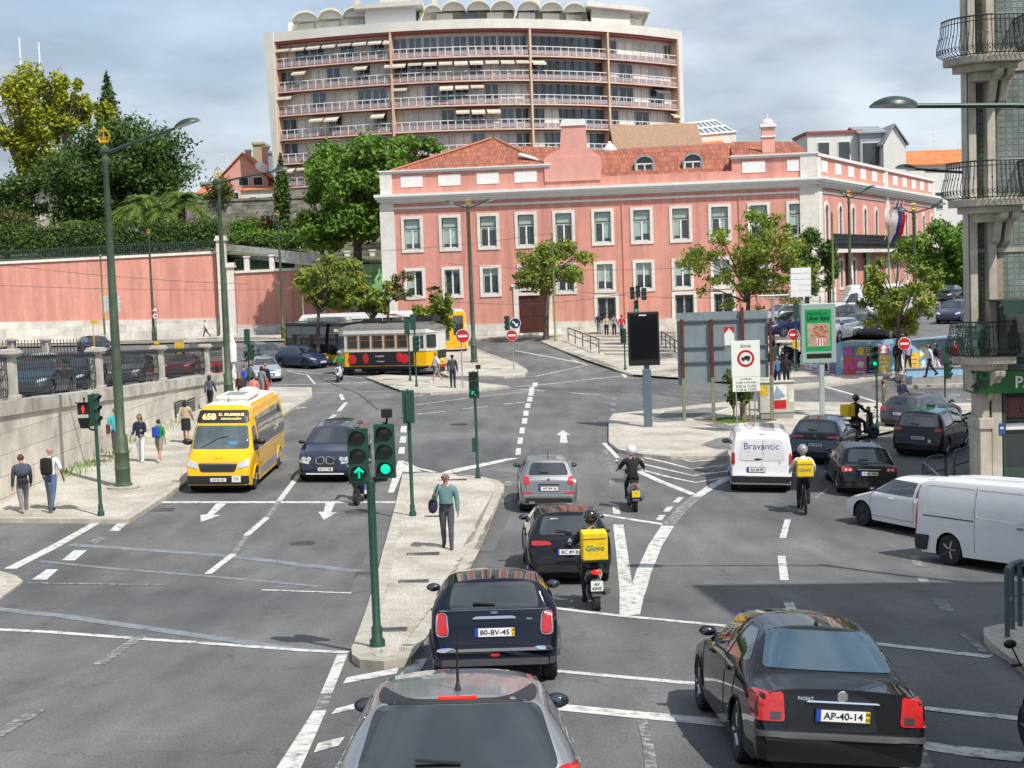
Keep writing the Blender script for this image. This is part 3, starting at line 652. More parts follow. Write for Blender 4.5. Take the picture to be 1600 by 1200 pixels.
for i,(u,m)in enumerate(((3.6,M_ban),(9.7,M_ban),(16.5,mat('banner_green',(.3,.62,.3),.7,var=.05)))):
 t=thing('banner',('white banner with red writing on the pilaster nearest the palace corner','white banner with red writing between two side facade windows','pale green banner on the side facade of the palace')[i],'banner',MS@Vector((u,-.3,1.2)))
 t.rotation_euler=MS.to_euler();b=MB();b.box(-.75,.75,-.02,.02,0,5.6);b.build('cloth',m,t)
 if i<2:
  text_obj('RR',(0,-.03,4.3),(1,0,0),(0,0,1),M_red,t,height=.9);text_obj('CIR',(0,-.03,2.3),(1,0,0),(0,0,1),M_red,t,height=.6)
def flag(u,m1,m2,label,dz=0):
 t=thing('flag',label,'flag',MS@Vector((u,-1.0,zc['w1b']-.2)));t.rotation_euler=MS.to_euler()
 p=MB();p.tube([(0,0,0),(-.3,-1.2,3.6)],.04,6);p.build('flag_pole',M_whitep,t)
 rows=[]
 for k in range(9):
  v=k/8;rows.append([(-.3+s*.35+.12*math.sin(v*7+s*3),-1.2+s*1.0+.15*math.cos(v*6+s*4),3.5-v*2.9-s*.9)for s in np.linspace(0,1,6)])
 c=MB();c.grid(rows);o=c.build('flag_cloth',[m1,m2],t,smooth=70,fix=False)
 for p_ in o.data.polygons:p_.material_index=1 if p_.index%5>2 else 0
flag(LS*.42,M_bluef,M_bluef,'blue flag drooping on the palace balcony');flag(LS*.455,M_red,M_grn,'red and green flag drooping on the palace balcony');flag(LS*.39,M_ban,M_ban,'white flag drooping at the left of the palace balcony flags')
ab=thing('apartment_block','tall curved apartment block with long balconies and vaulted roof shells','building',(0,195,5))
ctrl=[(424,190.5),(520,187.5),(620,185.6),(740,185.4),(828,186.5),(942,191),(1062,200)]
M_conc=mat('cream_concrete',(.60,.55,.46),.85,var=.08,scale=1.5,dirt=.3,bump=.08);M_concw=mat('white_concrete',(.66,.64,.58),.85,var=.06,scale=.6,dirt=.3)
M_slab=mat('rust_red_slab',(.36,.10,.07),.8,var=.15);M_mauve=mat('mauve_panel',(.33,.27,.28),.7,var=.15,scale=3);M_shut=mat('cream_shutter',(.82,.76,.67),.7,var=.12,scale=1.6)
M_sal=mat('peach_fin',(.62,.42,.29),.8,var=.08);M_rail2=mat('white_rail',(.78,.78,.77),.5,var=.03);M_awn=mat('cream_awning',(.55,.49,.40),.8,var=.12,scale=3);M_awd=mat('dark_awning',(.12,.10,.10),.8,var=.15)
def ycurve(x):
 for(a,ya),(b,yb)in zip(ctrl,ctrl[1:]):
  if x<=b or b==1062:t=(x-a)/(b-a);return ya+(yb-ya)*t
def apt(px):
 xs=[c[0]for c in ctrl];ys=[c[1]for c in ctrl];co_=np.polyfit(xs,ys,3);Y=float(np.polyval(co_,px));p=at(px,200,Y);return Vector((p.x,p.y,0))
npx=np.linspace(436,1060,53);FL=[apt(x)for x in npx]
def offs(P,d):
 o=[]
 for i,p in enumerate(P):
  t=(P[min(i+1,len(P)-1)]-P[max(i-1,0)]).normalized();o.append(p+Vector((-t.y,t.x,0))*d)
 return o
ab.location=(FL[0].x,FL[0].y,5);AL=Matrix.Translation(-ab.location)
zr=[at(620,y,185.6).z for y in(77,115,153,191.5,230,268)]
DEP=1.1
def strip(mb,P,Q,z0,z1):
 """closed band between lines P (front) and Q (back)"""
 n=len(P)
 for i in range(n-1):
  a,b,c,d=P[i],P[i+1],Q[i+1],Q[i]
  mb.poly([(a.x,a.y,z0),(b.x,b.y,z0),(b.x,b.y,z1),(a.x,a.y,z1)]);mb.poly([(a.x,a.y,z1),(b.x,b.y,z1),(c.x,c.y,z1),(d.x,d.y,z1)]);mb.poly([(a.x,a.y,z0),(d.x,d.y,z0),(c.x,c.y,z0),(b.x,b.y,z0)])
  mb.poly([(d.x,d.y,z0),(d.x,d.y,z1),(c.x,c.y,z1),(c.x,c.y,z0)])
 for k in(0,n-1):a,d=P[k],Q[k];mb.poly([(a.x,a.y,z0),(a.x,a.y,z1),(d.x,d.y,z1),(d.x,d.y,z0)])
BK=offs(FL,DEP);BK2=offs(FL,14);SL=offs(FL,-.25);zroof=at(620,50,185.6).z
w=MB(AL);strip(w,BK,offs(FL,DEP+.4),0,zroof);w.build('back_wall',M_shut,ab,fix=False)
w=MB(AL);strip(w,offs(FL,-.35),BK2,zroof,zroof+1.15);w.build('roof_band',M_concw,ab,fix=False)
w=MB(AL);strip(w,offs(FL,-.15),BK,zroof-.3,zroof-.004);w.build('soffit',M_slab,ab,fix=False)
for z in zr:
 s=MB(AL);strip(s,offs(FL,-.1),BK,z-1.42,z-1.12);s.build('balcony_floor',M_slab,ab,fix=False)
 s=MB(AL);strip(s,offs(FL,-.18),offs(FL,-.1),z-1.36,z-1.2);s.build('floor_edge',M_conc,ab,fix=False)
bays=[(0,15),(15,33),(33,43),(43,52)]
wc=0;shc=0
for fi,z in enumerate(zr):
 for bi,(i0,i1)in enumerate(bays):
  r=MB(AL);P=FL[i0:i1+1];strip(r,P,offs(FL,.06)[i0:i1+1],z-.08,z)
  for i in range(i0,i1+1):
   p=FL[i];r.tube([(p.x,p.y,z-1.12),(p.x,p.y,z)],.05,4)
  rr=r.build('balcony_railing',M_rail2,ab,fix=False)
  m=MB(AL)
  for i in range(i0,i1):
   a,b=FL[i].lerp(FL[i+1],.07),FL[i].lerp(FL[i+1],.93);strip(m,[a,b],[a+Vector((0,.08,0)),b+Vector((0,.08,0))],z-1.05,z-.52)
  m.build('railing_panel',M_mauve,rr,fix=False)
  k=i0
  while k<i1:
   a,b=BK[k].lerp(BK[k+1],.1),BK[min(k+2,i1)].lerp(BK[k+1],.1);zt=z+1.5;zb=z-1.1
   t=rng.random();tang=(b-a).normalized();nn=Vector((tang.y,-tang.x,0))
   if bi==2:t=.1 if fi in(0,1,2)else t
   if bi==1 and fi==0:t=.1
   if t<.42 and wc<92:
    wc+=1;g=MB(AL);strip(g,[a+nn*.1,b+nn*.1],[a,b],zb+(.0 if rng.random()<.5 else .9),zt-.15);f=g.build('window',M_gl2 if rng.random()<.6 else M_glass,ab,fix=False)
    h=MB(AL);mid=a.lerp(b,.5);
    for q in(a,mid,b):h.tube([(q.x+nn.x*.13,q.y+nn.y*.13,zb),(q.x+nn.x*.13,q.y+nn.y*.13,zt-.1)],.05,4)
    h.build('frame',M_dkfr if bi==2 else M_rail2,f,fix=False)
   elif shc<92:
    shc+=1;g=MB(AL);strip(g,[a+nn*.08,b+nn*.08],[a,b],zb,zt-.1-.25*rng.random());f=g.build('shutter',[M_shut,mat('grey_shutter',(.58,.58,.55),.7,var=.1),M_concw][rng.randrange(3)],ab,fix=False)
    q=a.lerp(b,.5);h=MB(AL);strip(h,[q+nn*.1,q+tang*.08+nn*.1],[q,q+tang*.08],zb,zt-.2);h.build('seam',M_mauve,f,fix=False)
   if rng.random()<(.18 if bi!=2 else .05)or(fi,bi)in((1,1),(0,0),(4,3),(5,0)):
    if(fi,bi)!=(0,1):
     ln=1.1+.6*rng.random();q=MB(AL);A1,B1=a+nn*.15,b+nn*.15;A2,B2=A1+nn*ln,B1+nn*ln;zz=zt+.1
     q.poly([(A1 .x,A1 .y,zz),(B1 .x,B1 .y,zz),(B2 .x,B2 .y,zz-ln*.5),(A2 .x,A2 .y,zz-ln*.5)]);q.poly([(A2 .x,A2 .y,zz-ln*.5),(B2 .x,B2 .y,zz-ln*.5),(B2 .x,B2 .y,zz-ln*.5-.22),(A2 .x,A2 .y,zz-ln*.5-.22)])
     q.build('awning',M_awd if bi==3 and rng.random()<.4 else M_awn,ab,fix=False)
   k+=2
for n_,i in enumerate((0,15,33,43,52)):
 f=MB(AL);p=FL[i];t=(FL[min(i+1,52)]-FL[max(i-1,0)]).normalized();nn=Vector((t.y,-t.x,0));wd=.13
 a,b=p-t*wd+nn*.3,p+t*wd+nn*.3;strip(f,[a,b],[a-nn*2.4,b-nn*2.4],0,zroof);f.build('dividing_fin',M_sal,ab,fix=False)
e=MB(AL);p=FL[0];t=(FL[1]-FL[0]).normalized();nn=Vector((t.y,-t.x,0));xl=apt(421);xb=apt(434)
for s_ in(0,1):pass
zz0,zz1=2,zroof+1.2
def vv(q,z,d):q2=q+nn*d;return(q2 .x,q2 .y,z)
A=[vv(xl,zz1,.5),vv(p,zz1,.5),vv(p,zz0,.5),vv(xb,zz0,.5)]
e.prism(A,tuple(-nn*14));e.build('end_wall',M_concw,ab)
e=MB(AL);pr=apt(1066);t=(FL[52]-FL[51]).normalized();nn=Vector((t.y,-t.x,0));A=[vv(FL[52],zz1,.4),vv(pr,zz1-.2,.4),vv(pr,zz0,.4),vv(FL[52],zz0,.4)];e.prism(A,tuple(-nn*13));e.build('end_wall',M_concw,ab)
def vault(cx,hw,Y,z,d=9,h=1.5,name='roof_vault'):
 v=MB(AL);n=12;pr=[]
 for k in range(n+1):
  a=math.pi*(.06+.88*k/n);pr.append((cx+math.cos(a)*hw,Y,z+math.sin(a)*h-.25))
 outer=pr+[(x_,y_,z_-.22)for x_,y_,z_ in pr[::-1]];v.prism(outer,(0,d,0));v.prism([(a_,b_+.7,c_-.1)for a_,b_,c_ in pr],(0,.2,0));v.build(name,M_concw,ab,smooth=35)
zt=zroof+1.15
for x0,x1 in[(462,502),(502,541),(541,580),(668,696),(696,734),(735,773),(773,811),(815,851),(851,887),(887,922),(925,950),(950,980),(985,1018)]:
 c=apt((x0+x1)/2);hw=abs(apt(x1).x-apt(x0).x)/2;back=3.0 if not(925<=x0<985)else 6;zz=zt+1.6+(0 if back<5 else .7)
 vault(c.x,hw*1.02,c.y+back-1.6,zz,9,1.35 if hw>1.3 else 1.0)
def pent(x0,x1,back,z1,nm,m,dep=8):
 a,b=apt(x0),apt(x1);w=MB(AL);strip(w,[a+Vector((0,back,0)),b+Vector((0,back,0))],[a+Vector((0,back+dep,0)),b+Vector((0,back+dep,0))],zt-.2,z1);return w.build(nm,m,ab,fix=False)
pent(452,575,3.2,zt+1.7,'penthouse_wall',M_shut);pent(660,925,3.4,zt+1.7,'penthouse_wall',M_shut);pent(577,655,.6,zt+1.9,'penthouse_wall',M_rail2);pent(930,990,.6,zt+1.9,'penthouse_wall',M_concw);pent(990,1010,2.4,zt+1.4,'penthouse_wall',M_shut)
pent(560,668,-.1,0,'penthouse_canopy',M_concw)if False else None
for x0,x1,bk in((562,668,-.6),(922,1020,-.6)):
 a,b=apt(x0),apt(x1);w=MB(AL);strip(w,[a+Vector((0,bk,0)),b+Vector((0,bk,0))],[a+Vector((0,9,0)),b+Vector((0,9,0))],zt+1.9,zt+2.5);w.build('penthouse_canopy',M_concw,ab,fix=False)
for x0,x1 in((597,642),):pent(x0,x1,5,zt+4.4,'rooftop_box',M_conc)
for x0,x1,zz in((556,564,zt+4.2),(680,687,zt+4.3),(842,852,zt+4.4),(930,938,zt+3.6)):pent(x0,x1,5,zz,'chimney',M_conc,2)
for x0 in(480,520,560,700,740,780,830,868,905):
 a=apt(x0-13);b=apt(x0+13);w=MB(AL);strip(w,[a+Vector((0,3.0,0)),b+Vector((0,3.0,0))],[a+Vector((0,3.2,0)),b+Vector((0,3.2,0))],zt,zt+1.35);w.build('roller_shutter',M_gl2 if x0 in(740,)else mat('grey_shutter',(.42,.42,.40),.7),ab,fix=False)
w=MB(AL);strip(w,offs(FL,.3),BK,-2,zr[-1]-1.5);w.build('lower_wall',M_shut,ab,fix=False)
PW0,PW1=at(-160,530,137),at(344,530,147)
zw0=1.4
def pinkwall(a,b,zt0,zt1,zp0,zp1,name,label,top=.25,cop=M_stone):
 t=thing(name,label,'wall',(a.x,a.y,0));M,L=frame_M((0,0),(b.x-a.x,b.y-a.y),0)
 w=MB(M);w.poly([(0,0,zp0),(L,0,zp1),(L,0,zt1),(0,0,zt0)]);w.poly([(0,.6,zp0),(L,.6,zp1),(L,.6,zt1),(0,.6,zt0)]);w.poly([(0,0,zp0),(0,0,zt0),(0,.6,zt0),(0,.6,zp0)]);w.poly([(L,0,zp1),(L,0,zt1),(L,.6,zt1),(L,.6,zp1)])
 w.build('wall_face',M_pink,t)
 q=MB(M);q.prism([(0,-.1,-.5),(L,-.1,-.5),(L,-.1,zp1),(0,-.1,zp0)],(0,.8,0));q.build('plinth',M_plinth,t)
 c=MB(M);c.prism([(0,-.15,zt0),(L,-.15,zt1),(L,-.15,zt1+top),(0,-.15,zt0+top)],(0,.9,0));c.build('coping',cop,t)
 return t,M,L
zt_l=at(0,411,139.5).z;zt_r=at(340,396,147).z;zt_ll=zt_l-.6
za_,zb_=at(0,500,139).z,at(344,497,147).z
PWm=PW0 .lerp(PW1,.31)
bw,MBW,LBW=pinkwall(PW0,PW1,zt_l-.3,zt_r,za_,zb_,'boundary_wall','long salmon pink boundary wall with pale stone base on the far left')
f=MB(MBW);x=0.0;k=0
while x<LBW-.1:
 zz=(zt_l-.3)+(zt_r-zt_l+.3)*x/LBW+.25;f.tube([(x,.2,zz),(x,.2,zz+1.05)],.03 if k%14 else .09,4);x+=.22;k+=1
for dz in(.12,.95):f.prism([(0,.18,zt_l-.3+.25+dz),(LBW,.18,zt_r+.25+dz),(LBW,.18,zt_r+.3+dz),(0,.18,zt_l-.3+.3+dz)],(0,.04,0))
f.build('top_railing',M_grniron,bw)
def pier(px,Y,y0,y1,w,label,name='stone_pier'):
 p=at(px,500,Y);z0,z1=0.8,at(px,y0,Y).z;t=thing(name,label,'pier',(p.x,p.y,z0))
 m=MB();m.box(-w/2,w/2,-.3,.6,-.5,z1-z0-.5);m.build('shaft',M_stone,t);c=MB();c.box(-w/2-.15,w/2+.15,-.45,.75,z1-z0-.5,z1-z0-.3);c.box(-w/2-.05,w/2+.05,-.35,.65,z1-z0-.3,z1-z0);c.box(-w/2-.1,w/2+.1,-.42,.7,-.5,.8);c.build('cap',M_stone,t)
pier(351,146.5,368,534,.85,'tall pale stone pier where the pink wall bends');pier(364,146,410,534,.7,'lower stone pier right beside the tall pier of the pink wall')
PW2=at(372,530,146);PW3=at(600,530,146)
bw2,M2,L2=pinkwall(PW2,PW3,at(372,427,146).z,at(590,415,142).z,at(372,508,146).z,at(590,505,142).z,'lower_boundary_wall','lower salmon pink wall running behind the black bus to the palace')
f=MB(M2);x=0.;k=0;zA,zB_=at(372,427,146).z+.25,at(590,415,142).z+.25
while x<L2-.1:
 zz=zA+(zB_-zA)*x/L2;f.tube([(x,.2,zz),(x,.2,zz+1.1)],.03,4);x+=.2
for dz in(.1,1.05):f.prism([(0,.18,zA+dz),(L2,.18,zB_+dz),(L2,.18,zB_+dz+.06),(0,.18,zA+dz+.06)],(0,.04,0))
f.build('top_railing',M_grniron,bw2)
for i in range(6):
 x=1.2+i*(L2-2)/5;zz=zA+(zB_-zA)*x/L2;f=MB(M2);f.box(x-.25,x+.25,0,.5,zz-.05,zz+1.25);f.box(x-.32,x+.32,-.07,.57,zz+1.25,zz+1.4);f.build('railing_post',M_stone,bw2)
M_earth=mat('garden_earth',(.10,.10,.05),.95,var=.4,scale=1.2,bump=.3)
tz=at(200,400,148).z
g=MB();A=[PW0+Vector((0,.5,0)),PW1+Vector((0,.5,0)),at(600,400,142.5)];
g.grid([[(A[0].x-20,A[0].y,tz-.6),(A[1].x,A[1].y,tz-.1),(A[2].x,A[2].y+.5,tz-1.7),(A[2].x+1,A[2].y+1,tz-1.7)],[(A[0].x-20,165,tz+1),(A[1].x,165,tz+.8),(A[2].x,152,tz+.5),(A[2].x+1,152,tz+.5)],[(A[0].x-20,185,tz+3),(A[1].x,180,tz+4),(A[2].x,176,tz+4),(12,176,tz+3)],[(A[0].x-20,260,tz+10),(A[1].x,240,tz+8),(A[2].x,230,tz+6),(60,230,5)]])
struct(g.build('garden_terrace',M_earth,smooth=60))
tw=at(362,316,158);tw2=at(560,316,155)
t=thing('terrace_wall','weathered grey stone garden wall behind the cypress','wall',(tw.x-5,tw.y,0));M_,L_=frame_M((0,0),(tw2 .x-tw.x+10,tw2 .y-tw.y),0)
M_oldst=bricky('old_grey_stone',(.30,.28,.23),(.2,.18,.15),.9,.4,.9,.25,.02,'XZ',.6,.5,dirts=.7)
m=MB(M_);zz=at(362,315,158).z;m.box(0,L_,0,.7,5,zz);m.build('wall_face',M_oldst,t);m=MB(M_);m.box(0,L_,-.1,.8,zz,zz+.25);m.build('coping',M_oldst,t)
t2=at(362,380,152);m=MB();a,b=at(360,392,149),at(510,408,143)
m.prism([(a.x,a.y,at(360,392,149).z-.6),(b.x,b.y,at(510,408,143).z-.6),(b.x,b.y,at(510,395,143).z-.2),(a.x,a.y,at(360,380,149).z-.1)],(0,.5,0));tag(m.build('scrolled_parapet',bricky('pale_patterned_stone',(.5,.5,.46),(.3,.32,.3),.35,.35,dirt=.3),None),'pale patterned stone parapet above the lower pink wall','parapet')
def house(label,px0,px1,ytop,ybase,Y,dep,wm,rm,roof='gable',rise=1.2,wins=(),name='house',ch=()):
 a=at(px0,ybase,Y);b=at(px1,ybase,Y);z0=min(a.z,b.z)-6;z1=at((px0+px1)/2,ytop,Y).z;w=b.x-a.x
 t=thing(name,label,'house',(a.x,Y,z0));H=z1-z0
 m=MB();m.box(0,w,0,dep,0,H);m.build('wall',wm,t)
 r=MB()
 if roof=='gable':
  m=MB();m.prism([(0,0,H),(0,dep,H),(0,dep/2,H+rise)],(w,0,0));m.build('gable',wm,t)
  for s in(-1,1):r.prism([(-.3,dep/2,H+rise+.12),(-.3,dep/2+s*(dep/2+.35),H-.1),(-.3,dep/2+s*(dep/2+.35),H+.08),(-.3,dep/2,H+rise+.3)],(w+.6,0,0))
 elif roof=='gablex':
  m=MB();m.prism([(0,0,H),(w,0,H),(w/2,0,H+rise)],(0,dep,0));m.build('gable',wm,t)
  for s in(-1,1):r.prism([(w/2,-.3,H+rise+.05),(w/2+s*(w/2+.3),-.3,H-.1),(w/2+s*(w/2+.3),-.3,H+.1),(w/2,-.3,H+rise+.25)],(0,dep+.6,0))
 elif roof=='shed':r.prism([(-.3,-.3,H),(-.3,dep,H),(-.3,dep,H+rise)],(w+.6,0,0))
 else:r.box(-.2,w+.2,-.2,dep,H,H+.35)
 r.build('roof',rm,t)
 for(u,z,ww,hh)in wins:
  q=MB();q.box(u*w-ww/2-.1,u*w+ww/2+.1,-.06,.1,H-z-hh-.1,H-z+.1);f=q.build('window',M_frame,t);q=MB();q.box(u*w-ww/2,u*w+ww/2,-.08,-.065,H-z-hh,H-z);q.build('pane',M_glass,f)
 for(u,h_)in ch:
  q=MB();q.box(u*w-.35,u*w+.35,dep*.3,dep*.3+.6,H,H+rise+h_);c=q.build('chimney',wm,t);q=MB();q.box(u*w-.45,u*w+.45,dep*.3-.1,dep*.3+.7,H+rise+h_,H+rise+h_+.2);q.build('chimney_cap',M_whitep,c)
 return t
M_zinc=mat('zinc_roof',(.33,.36,.38),.45,.4,var=.15);M_cream=mat('cream_wall',(.62,.60,.53),.85,var=.06,dirt=.25);M_yelst=mat('ochre_block',(.42,.34,.2),.9,var=.2,dirt=.3)
house('cream house with orange roof seen between the lamp and the cypress',308,336,302,330,200,8,M_cream,M_tileo,'shed',1.6,((.5,.6,.8,.9),))
house('pink attic house with white gables left of the cypress',345,420,279,320,196,8,M_pinkl,M_tileo,'gablex',3.2,((.5,-.1,1.2,1.0),(.8,-.1,1.2,1.0),(.3,1.8,1,1)),ch=((.55,.6),(.9,1.0)))
house('long cream house with orange eaves left of the cypress',378,470,296,330,190,8,M_cream,M_tileo,'shed',1.0,((.2,.9,.8,1.0),(.5,.9,.8,1.0),(.8,.9,.8,1.0)))
house('pink house with tiled roof between cypress and big trees',438,500,278,330,196,8,M_pinkl,M_tileo,'gable',1.6,((.3,.5,.9,1.1),),ch=((.35,.4),(.1,.2)))
house('blue glazed rooftop terrace behind the orange roofed house',315,350,288,305,215,5,M_gl2,M_zinc,'flat')
house('ochre block tower beside the tall apartment block',396,412,226,250,225,6,M_yelst,M_yelst,'flat');house('grey mono-pitch gable beside the tall apartment block',412,424,240,260,215,6,M_zinc,M_zinc,'flat')
sdish=MB();c=at(410,258,194);sdish.lathe([(.02,0),(.5,.12),(.85,.4),(.87,.4),(.5,.16),(.02,.04)],(0,0,0),'Y',16);o=sdish.build('satellite_dish',M_whitep,smooth=40);o.location=c;o.rotation_euler=(R(-35),0,R(35));tag(o,'white satellite dish on the pink attic house roof','satellite dish')
t=thing('glasshouse_roof','long glazed ridge roof with white bars behind the palace','roof',at(980,240,150));o_=t.location.copy()
A,B,C_,D_=at(985,222,140)-o_,at(1150,208,146)-o_,at(1118,190,156)-o_,at(1000,205,150)-o_
q=MB();q.prism([A,B,C_,D_],(0,0,-.15));q.build('glazing',mat('greenhouse_glass',(.32,.36,.36),.15,var=.2,spec=.9),t)
q=MB()
for i in range(19):s=i/18;q.tube([A.lerp(B,s)+Vector((0,0,.1)),D_.lerp(C_,s)+Vector((0,0,.1))],.1,4)
for a,b in((A,B),(D_,C_),(A.lerp(D_,.5),B.lerp(C_,.5))):q.tube([a+Vector((0,0,.12)),b+Vector((0,0,.12))],.12,4)
q.build('glazing_bars',M_rail2,t);q=MB();q.prism([A,B,B+Vector((0,0,-4)),A+Vector((0,0,-4))],(0,1,0));q.build('wall',M_cream,t)
house('old brown tiled roof with pink gable behind the palace',965,1095,236,260,138,9,M_pinkl,mat('old_brown_tiles',(.30,.19,.12),.9,var=.45,scale=9,bump=.5),'gable',2.6)
house('small orange roof in front of the glazed ridge roof',1098,1130,226,250,142,6,M_cream,M_tileo,'shed',1.2)
M_wh2=mat('pale_white_wall',(.66,.66,.62),.85,var=.04,dirt=.15)
house('cream attic storey with red eaves on the right skyline',1262,1346,209,250,175,8,M_wh2,mat('dark_red_eave',(.25,.08,.06),.8),'flat',.3,((.3,1.0,1.3,2.2),(.68,1.0,1.3,2.4)))
house('white gabled house with grey zinc roof on the right skyline',1381,1416,226,262,172,9,M_wh2,M_zinc,'gablex',2.2)
house('grey mansard block with white dormer on the right skyline',1344,1382,207,256,174,8,M_zinc,M_zinc,'gable',.8,((.45,1.2,2.0,2.6),))
house('pale facade with orange tiled roof right of the palace',1396,1520,257,320,185,9,M_wh2,M_tileo,'gable',1.8,((.35,8,1.4,3),(.75,8,1.4,3),(.55,3.5,1.4,2)),ch=())
house('pale grey facade at the far end of the side street',1460,1560,330,420,240,9,M_wh2,M_tileo,'gable',2,((.4,1,2,3),(.7,1,2,3)))
for px,y0,y1,Y,s in((1460,205,240,190,'tv aerial on the orange roof by the balcony building'),(1498,218,236,190,'small tv aerial beside the taller roof aerial'),(355,240,262,205,'tv aerial above the blue roof terrace')):
 m=MB();a=at(px,y1,Y);b=at(px,y0,Y);m.tube([(0,0,0),(0,0,b.z-a.z)],.05,4);h=b.z-a.z
 for dz,l in((0,1.2),(-.9,.6)):m.tube([(-l,0,h+dz-.1),(l*.6,0,h+dz-.1)],.03,4)
 for k in range(4):m.tube([(-1+k*.4,0,h-.3),(-1+k*.4,0,h+.05)],.02,4)
 o=m.build('roof_aerial',M_rail2);o.location=a;tag(o,s,'aerial')
house('pale concrete tower behind the yellowing plane tree',30,84,160,330,175,8,M_concw,M_concw,'flat',name='tower')
house('pale stone building glimpsed under the big dark tree',-40,75,290,380,168,6,M_conc,M_concw,'flat',wins=((.3,2,1,2),(.7,2,1,2)))
for px,y0,s in((36,58,'tall white mast at the left above the yellow tree'),(66,66,'second white mast just right of the tallest mast'),(0,72,'white mast at the picture edge over the yellow tree')):
 a=at(px,165,176);b=at(px,y0,176);m=MB();m.tube([(0,0,0),(0,0,b.z-a.z)],[.16,.09],6);o=m.build('mast',M_rail2);o.location=a;tag(o,s,'mast')
# ---------------- retaining wall, fence, upper road ----------------
M_rw=bricky('retaining_stone',(.64,.60,.52),(.36,.32,.26),1.15,.62,.85,.1,.012,'YZ',.5,.3,dirts=.45)
M_cop=mat('weathered_coping',(.50,.47,.42),.9,var=.3,scale=2,dirt=.8,bump=.2)
def lzf(x,y):return lz(y)
drape([(-15.2,8),(-15.2,80),(-60,80),(-60,8)],0,'upper_road',M_asph,1.5,lzf)
drape([(-15.3,8),(-15.3,79),(-17.2,79),(-17.2,8)],.12,'upper_pavement',M_cob,1.5,lzf,thick=.3)
ypos=[20,42.7,54,67.6,77.5]
def coz(y):return interp([(20,4.35),(42.7,3.42),(54,2.92),(77.5,1.95)],y)
rw=thing('retaining_wall','pale stone block retaining wall beside the left pavement','wall',(-15,20,0));RL=Matrix.Translation((15,-20,0))
def side_poly(mb,x,ys,f0,f1):
 for a,b in zip(ys,ys[1:]):mb.poly([(x,a,f0(a)),(x,b,f0(b)),(x,b,f1(b)),(x,a,f1(a))])
m=MB(RL);ys=[20+i*1.15 for i in range(51)]
side_poly(m,-14.9,ys,lambda y:gz(-14.9,y)-.3,lambda y:coz(y)-.42);m.poly([(-14.9,77.5,-1),(-15.5,77.5,-1),(-15.5,77.5,coz(77.5)-.42),(-14.9,77.5,coz(77.5)-.42)])
m.build('wall_face',M_rw,rw)
m=MB(RL)
for a,b in zip(ys[::2],ys[2::2]+[77.5]):
 z0,z1=coz(a),coz(b);m.prism([(-14.82,a,z0-.42),(-15.45,a,z0-.42),(-15.45,a,z0),(-14.82,a,z0)],(0,b-a-.015,z1-z0))
m.build('coping',M_cop,rw)
def grille(cx,n,L):pass
for y0 in(64.6,67.2):
 v=MB(RL);z=coz(y0)-1.75;v.box(-14.9,-14.86,y0,y0+1.5,z,z+.75);f=v.build('vent',M_iron2,rw)
 v=MB(RL);
 for k in range(7):v.prism([(-14.86,y0+.05,z+.06+k*.1),(-14.82,y0+.05,z+.03+k*.1),(-14.82,y0+.05,z+.05+k*.1),(-14.86,y0+.05,z+.09+k*.1)],(0,1.4,0))
 v.build('louvre',mat('vent_grey',(.14,.14,.13),.6),f)
fpil=[at(px,640,1)for px in()]
def pillar_y(px):
 d=ray(px,620);return-15.1/d.x
pys=[pillar_y(x)for x in(16,153,251,323)];pys=[2*pys[0]-pys[1]-1.0,*pys]
for i,y in enumerate(pys):
 t=thing('fence_pillar',('stone fence pillar cut by the left picture edge','stone fence pillar at the left with stained shaft','stone fence pillar just left of the tall green lamp mast','stone fence pillar right of the tall green lamp mast','last stone fence pillar beside the red panel')[i],'pillar',(-15.13,y,coz(y)),group='stone pillars of the ornamental fence')
 m=MB();m.box(-.19,.19,-.19,.19,.0,1.3);m.box(-.26,.26,-.26,.26,0,.14);m.build('shaft',M_cop,t,bevel=.015)
 m=MB();m.box(-.28,.28,-.28,.28,1.3,1.38);m.box(-.33,.33,-.33,.33,1.38,1.46);m.prism([(-.28,-.28,1.46),(.28,-.28,1.46),(.28,.28,1.46),(-.28,.28,1.46)],(0,0,.07));m.build('cap',M_cop,t,bevel=.01)
def fence_panel(y0,y1,i,lab,x=-15.13,zf=coz,hh=1.35):
 t=thing('fence_panel',lab,'fence',(x,y0,0),group='ornamental iron fence panels');L=Matrix.Translation((-x,-y0,0))
 a,b=y0+.22,y1-.22;n=int((b-a)/.2);m=MB(L);q=MB(L)
 for k in range(n+1):
  y=a+(b-a)*k/n;z=zf(y);m.tube([(x,y,z+.05),(x+.02,y,z+.45),(x,y,z+hh-.12)],.013,4)
  q.lathe([(.008,hh-.13),(.045,hh-.08),(.03,hh-.03),(.005,hh+.05)],(x,y,z),n=4)
  q.tube([(x,y-.06,z+.28),(x,y-.02,z+.36),(x,y+.03,z+.30),(x,y,z+.22),(x,y-.05,z+.18)],.013,4)
  q.tube([(x,y,z+.95),(x,y+.05,z+1.02),(x,y+.02,z+1.1),(x,y-.03,z+1.05)],.013,4)
  q.sph((x,y+.07,z+.62),.03,5,4)
 m.build('bars',M_iron2,t);q.build('scrolls',M_iron2,t);r=MB(L)
 for h in(.1,.9,hh-.16):r.prism([(x-.02,a,zf(a)+h),(x+.02,a,zf(a)+h),(x+.02,a,zf(a)+h+.035),(x-.02,a,zf(a)+h+.035)],(0,b-a,zf(b)-zf(a)))
 r.build('rail',M_iron2,t)
fl=['ornate iron fence panel cut by the left picture edge','wide ornate iron fence panel at the left above the wall','ornate iron fence panel behind the tall lamp mast','ornate iron fence panel right of the lamp mast with red car behind','']
for i in range(4):fence_panel(pys[i],pys[i+1],i,fl[i])
fence_panel(pys[4],77.2,4,'short last iron fence panel next to the red panel')
a,b=at(-20,540,96),at(135,552,92)
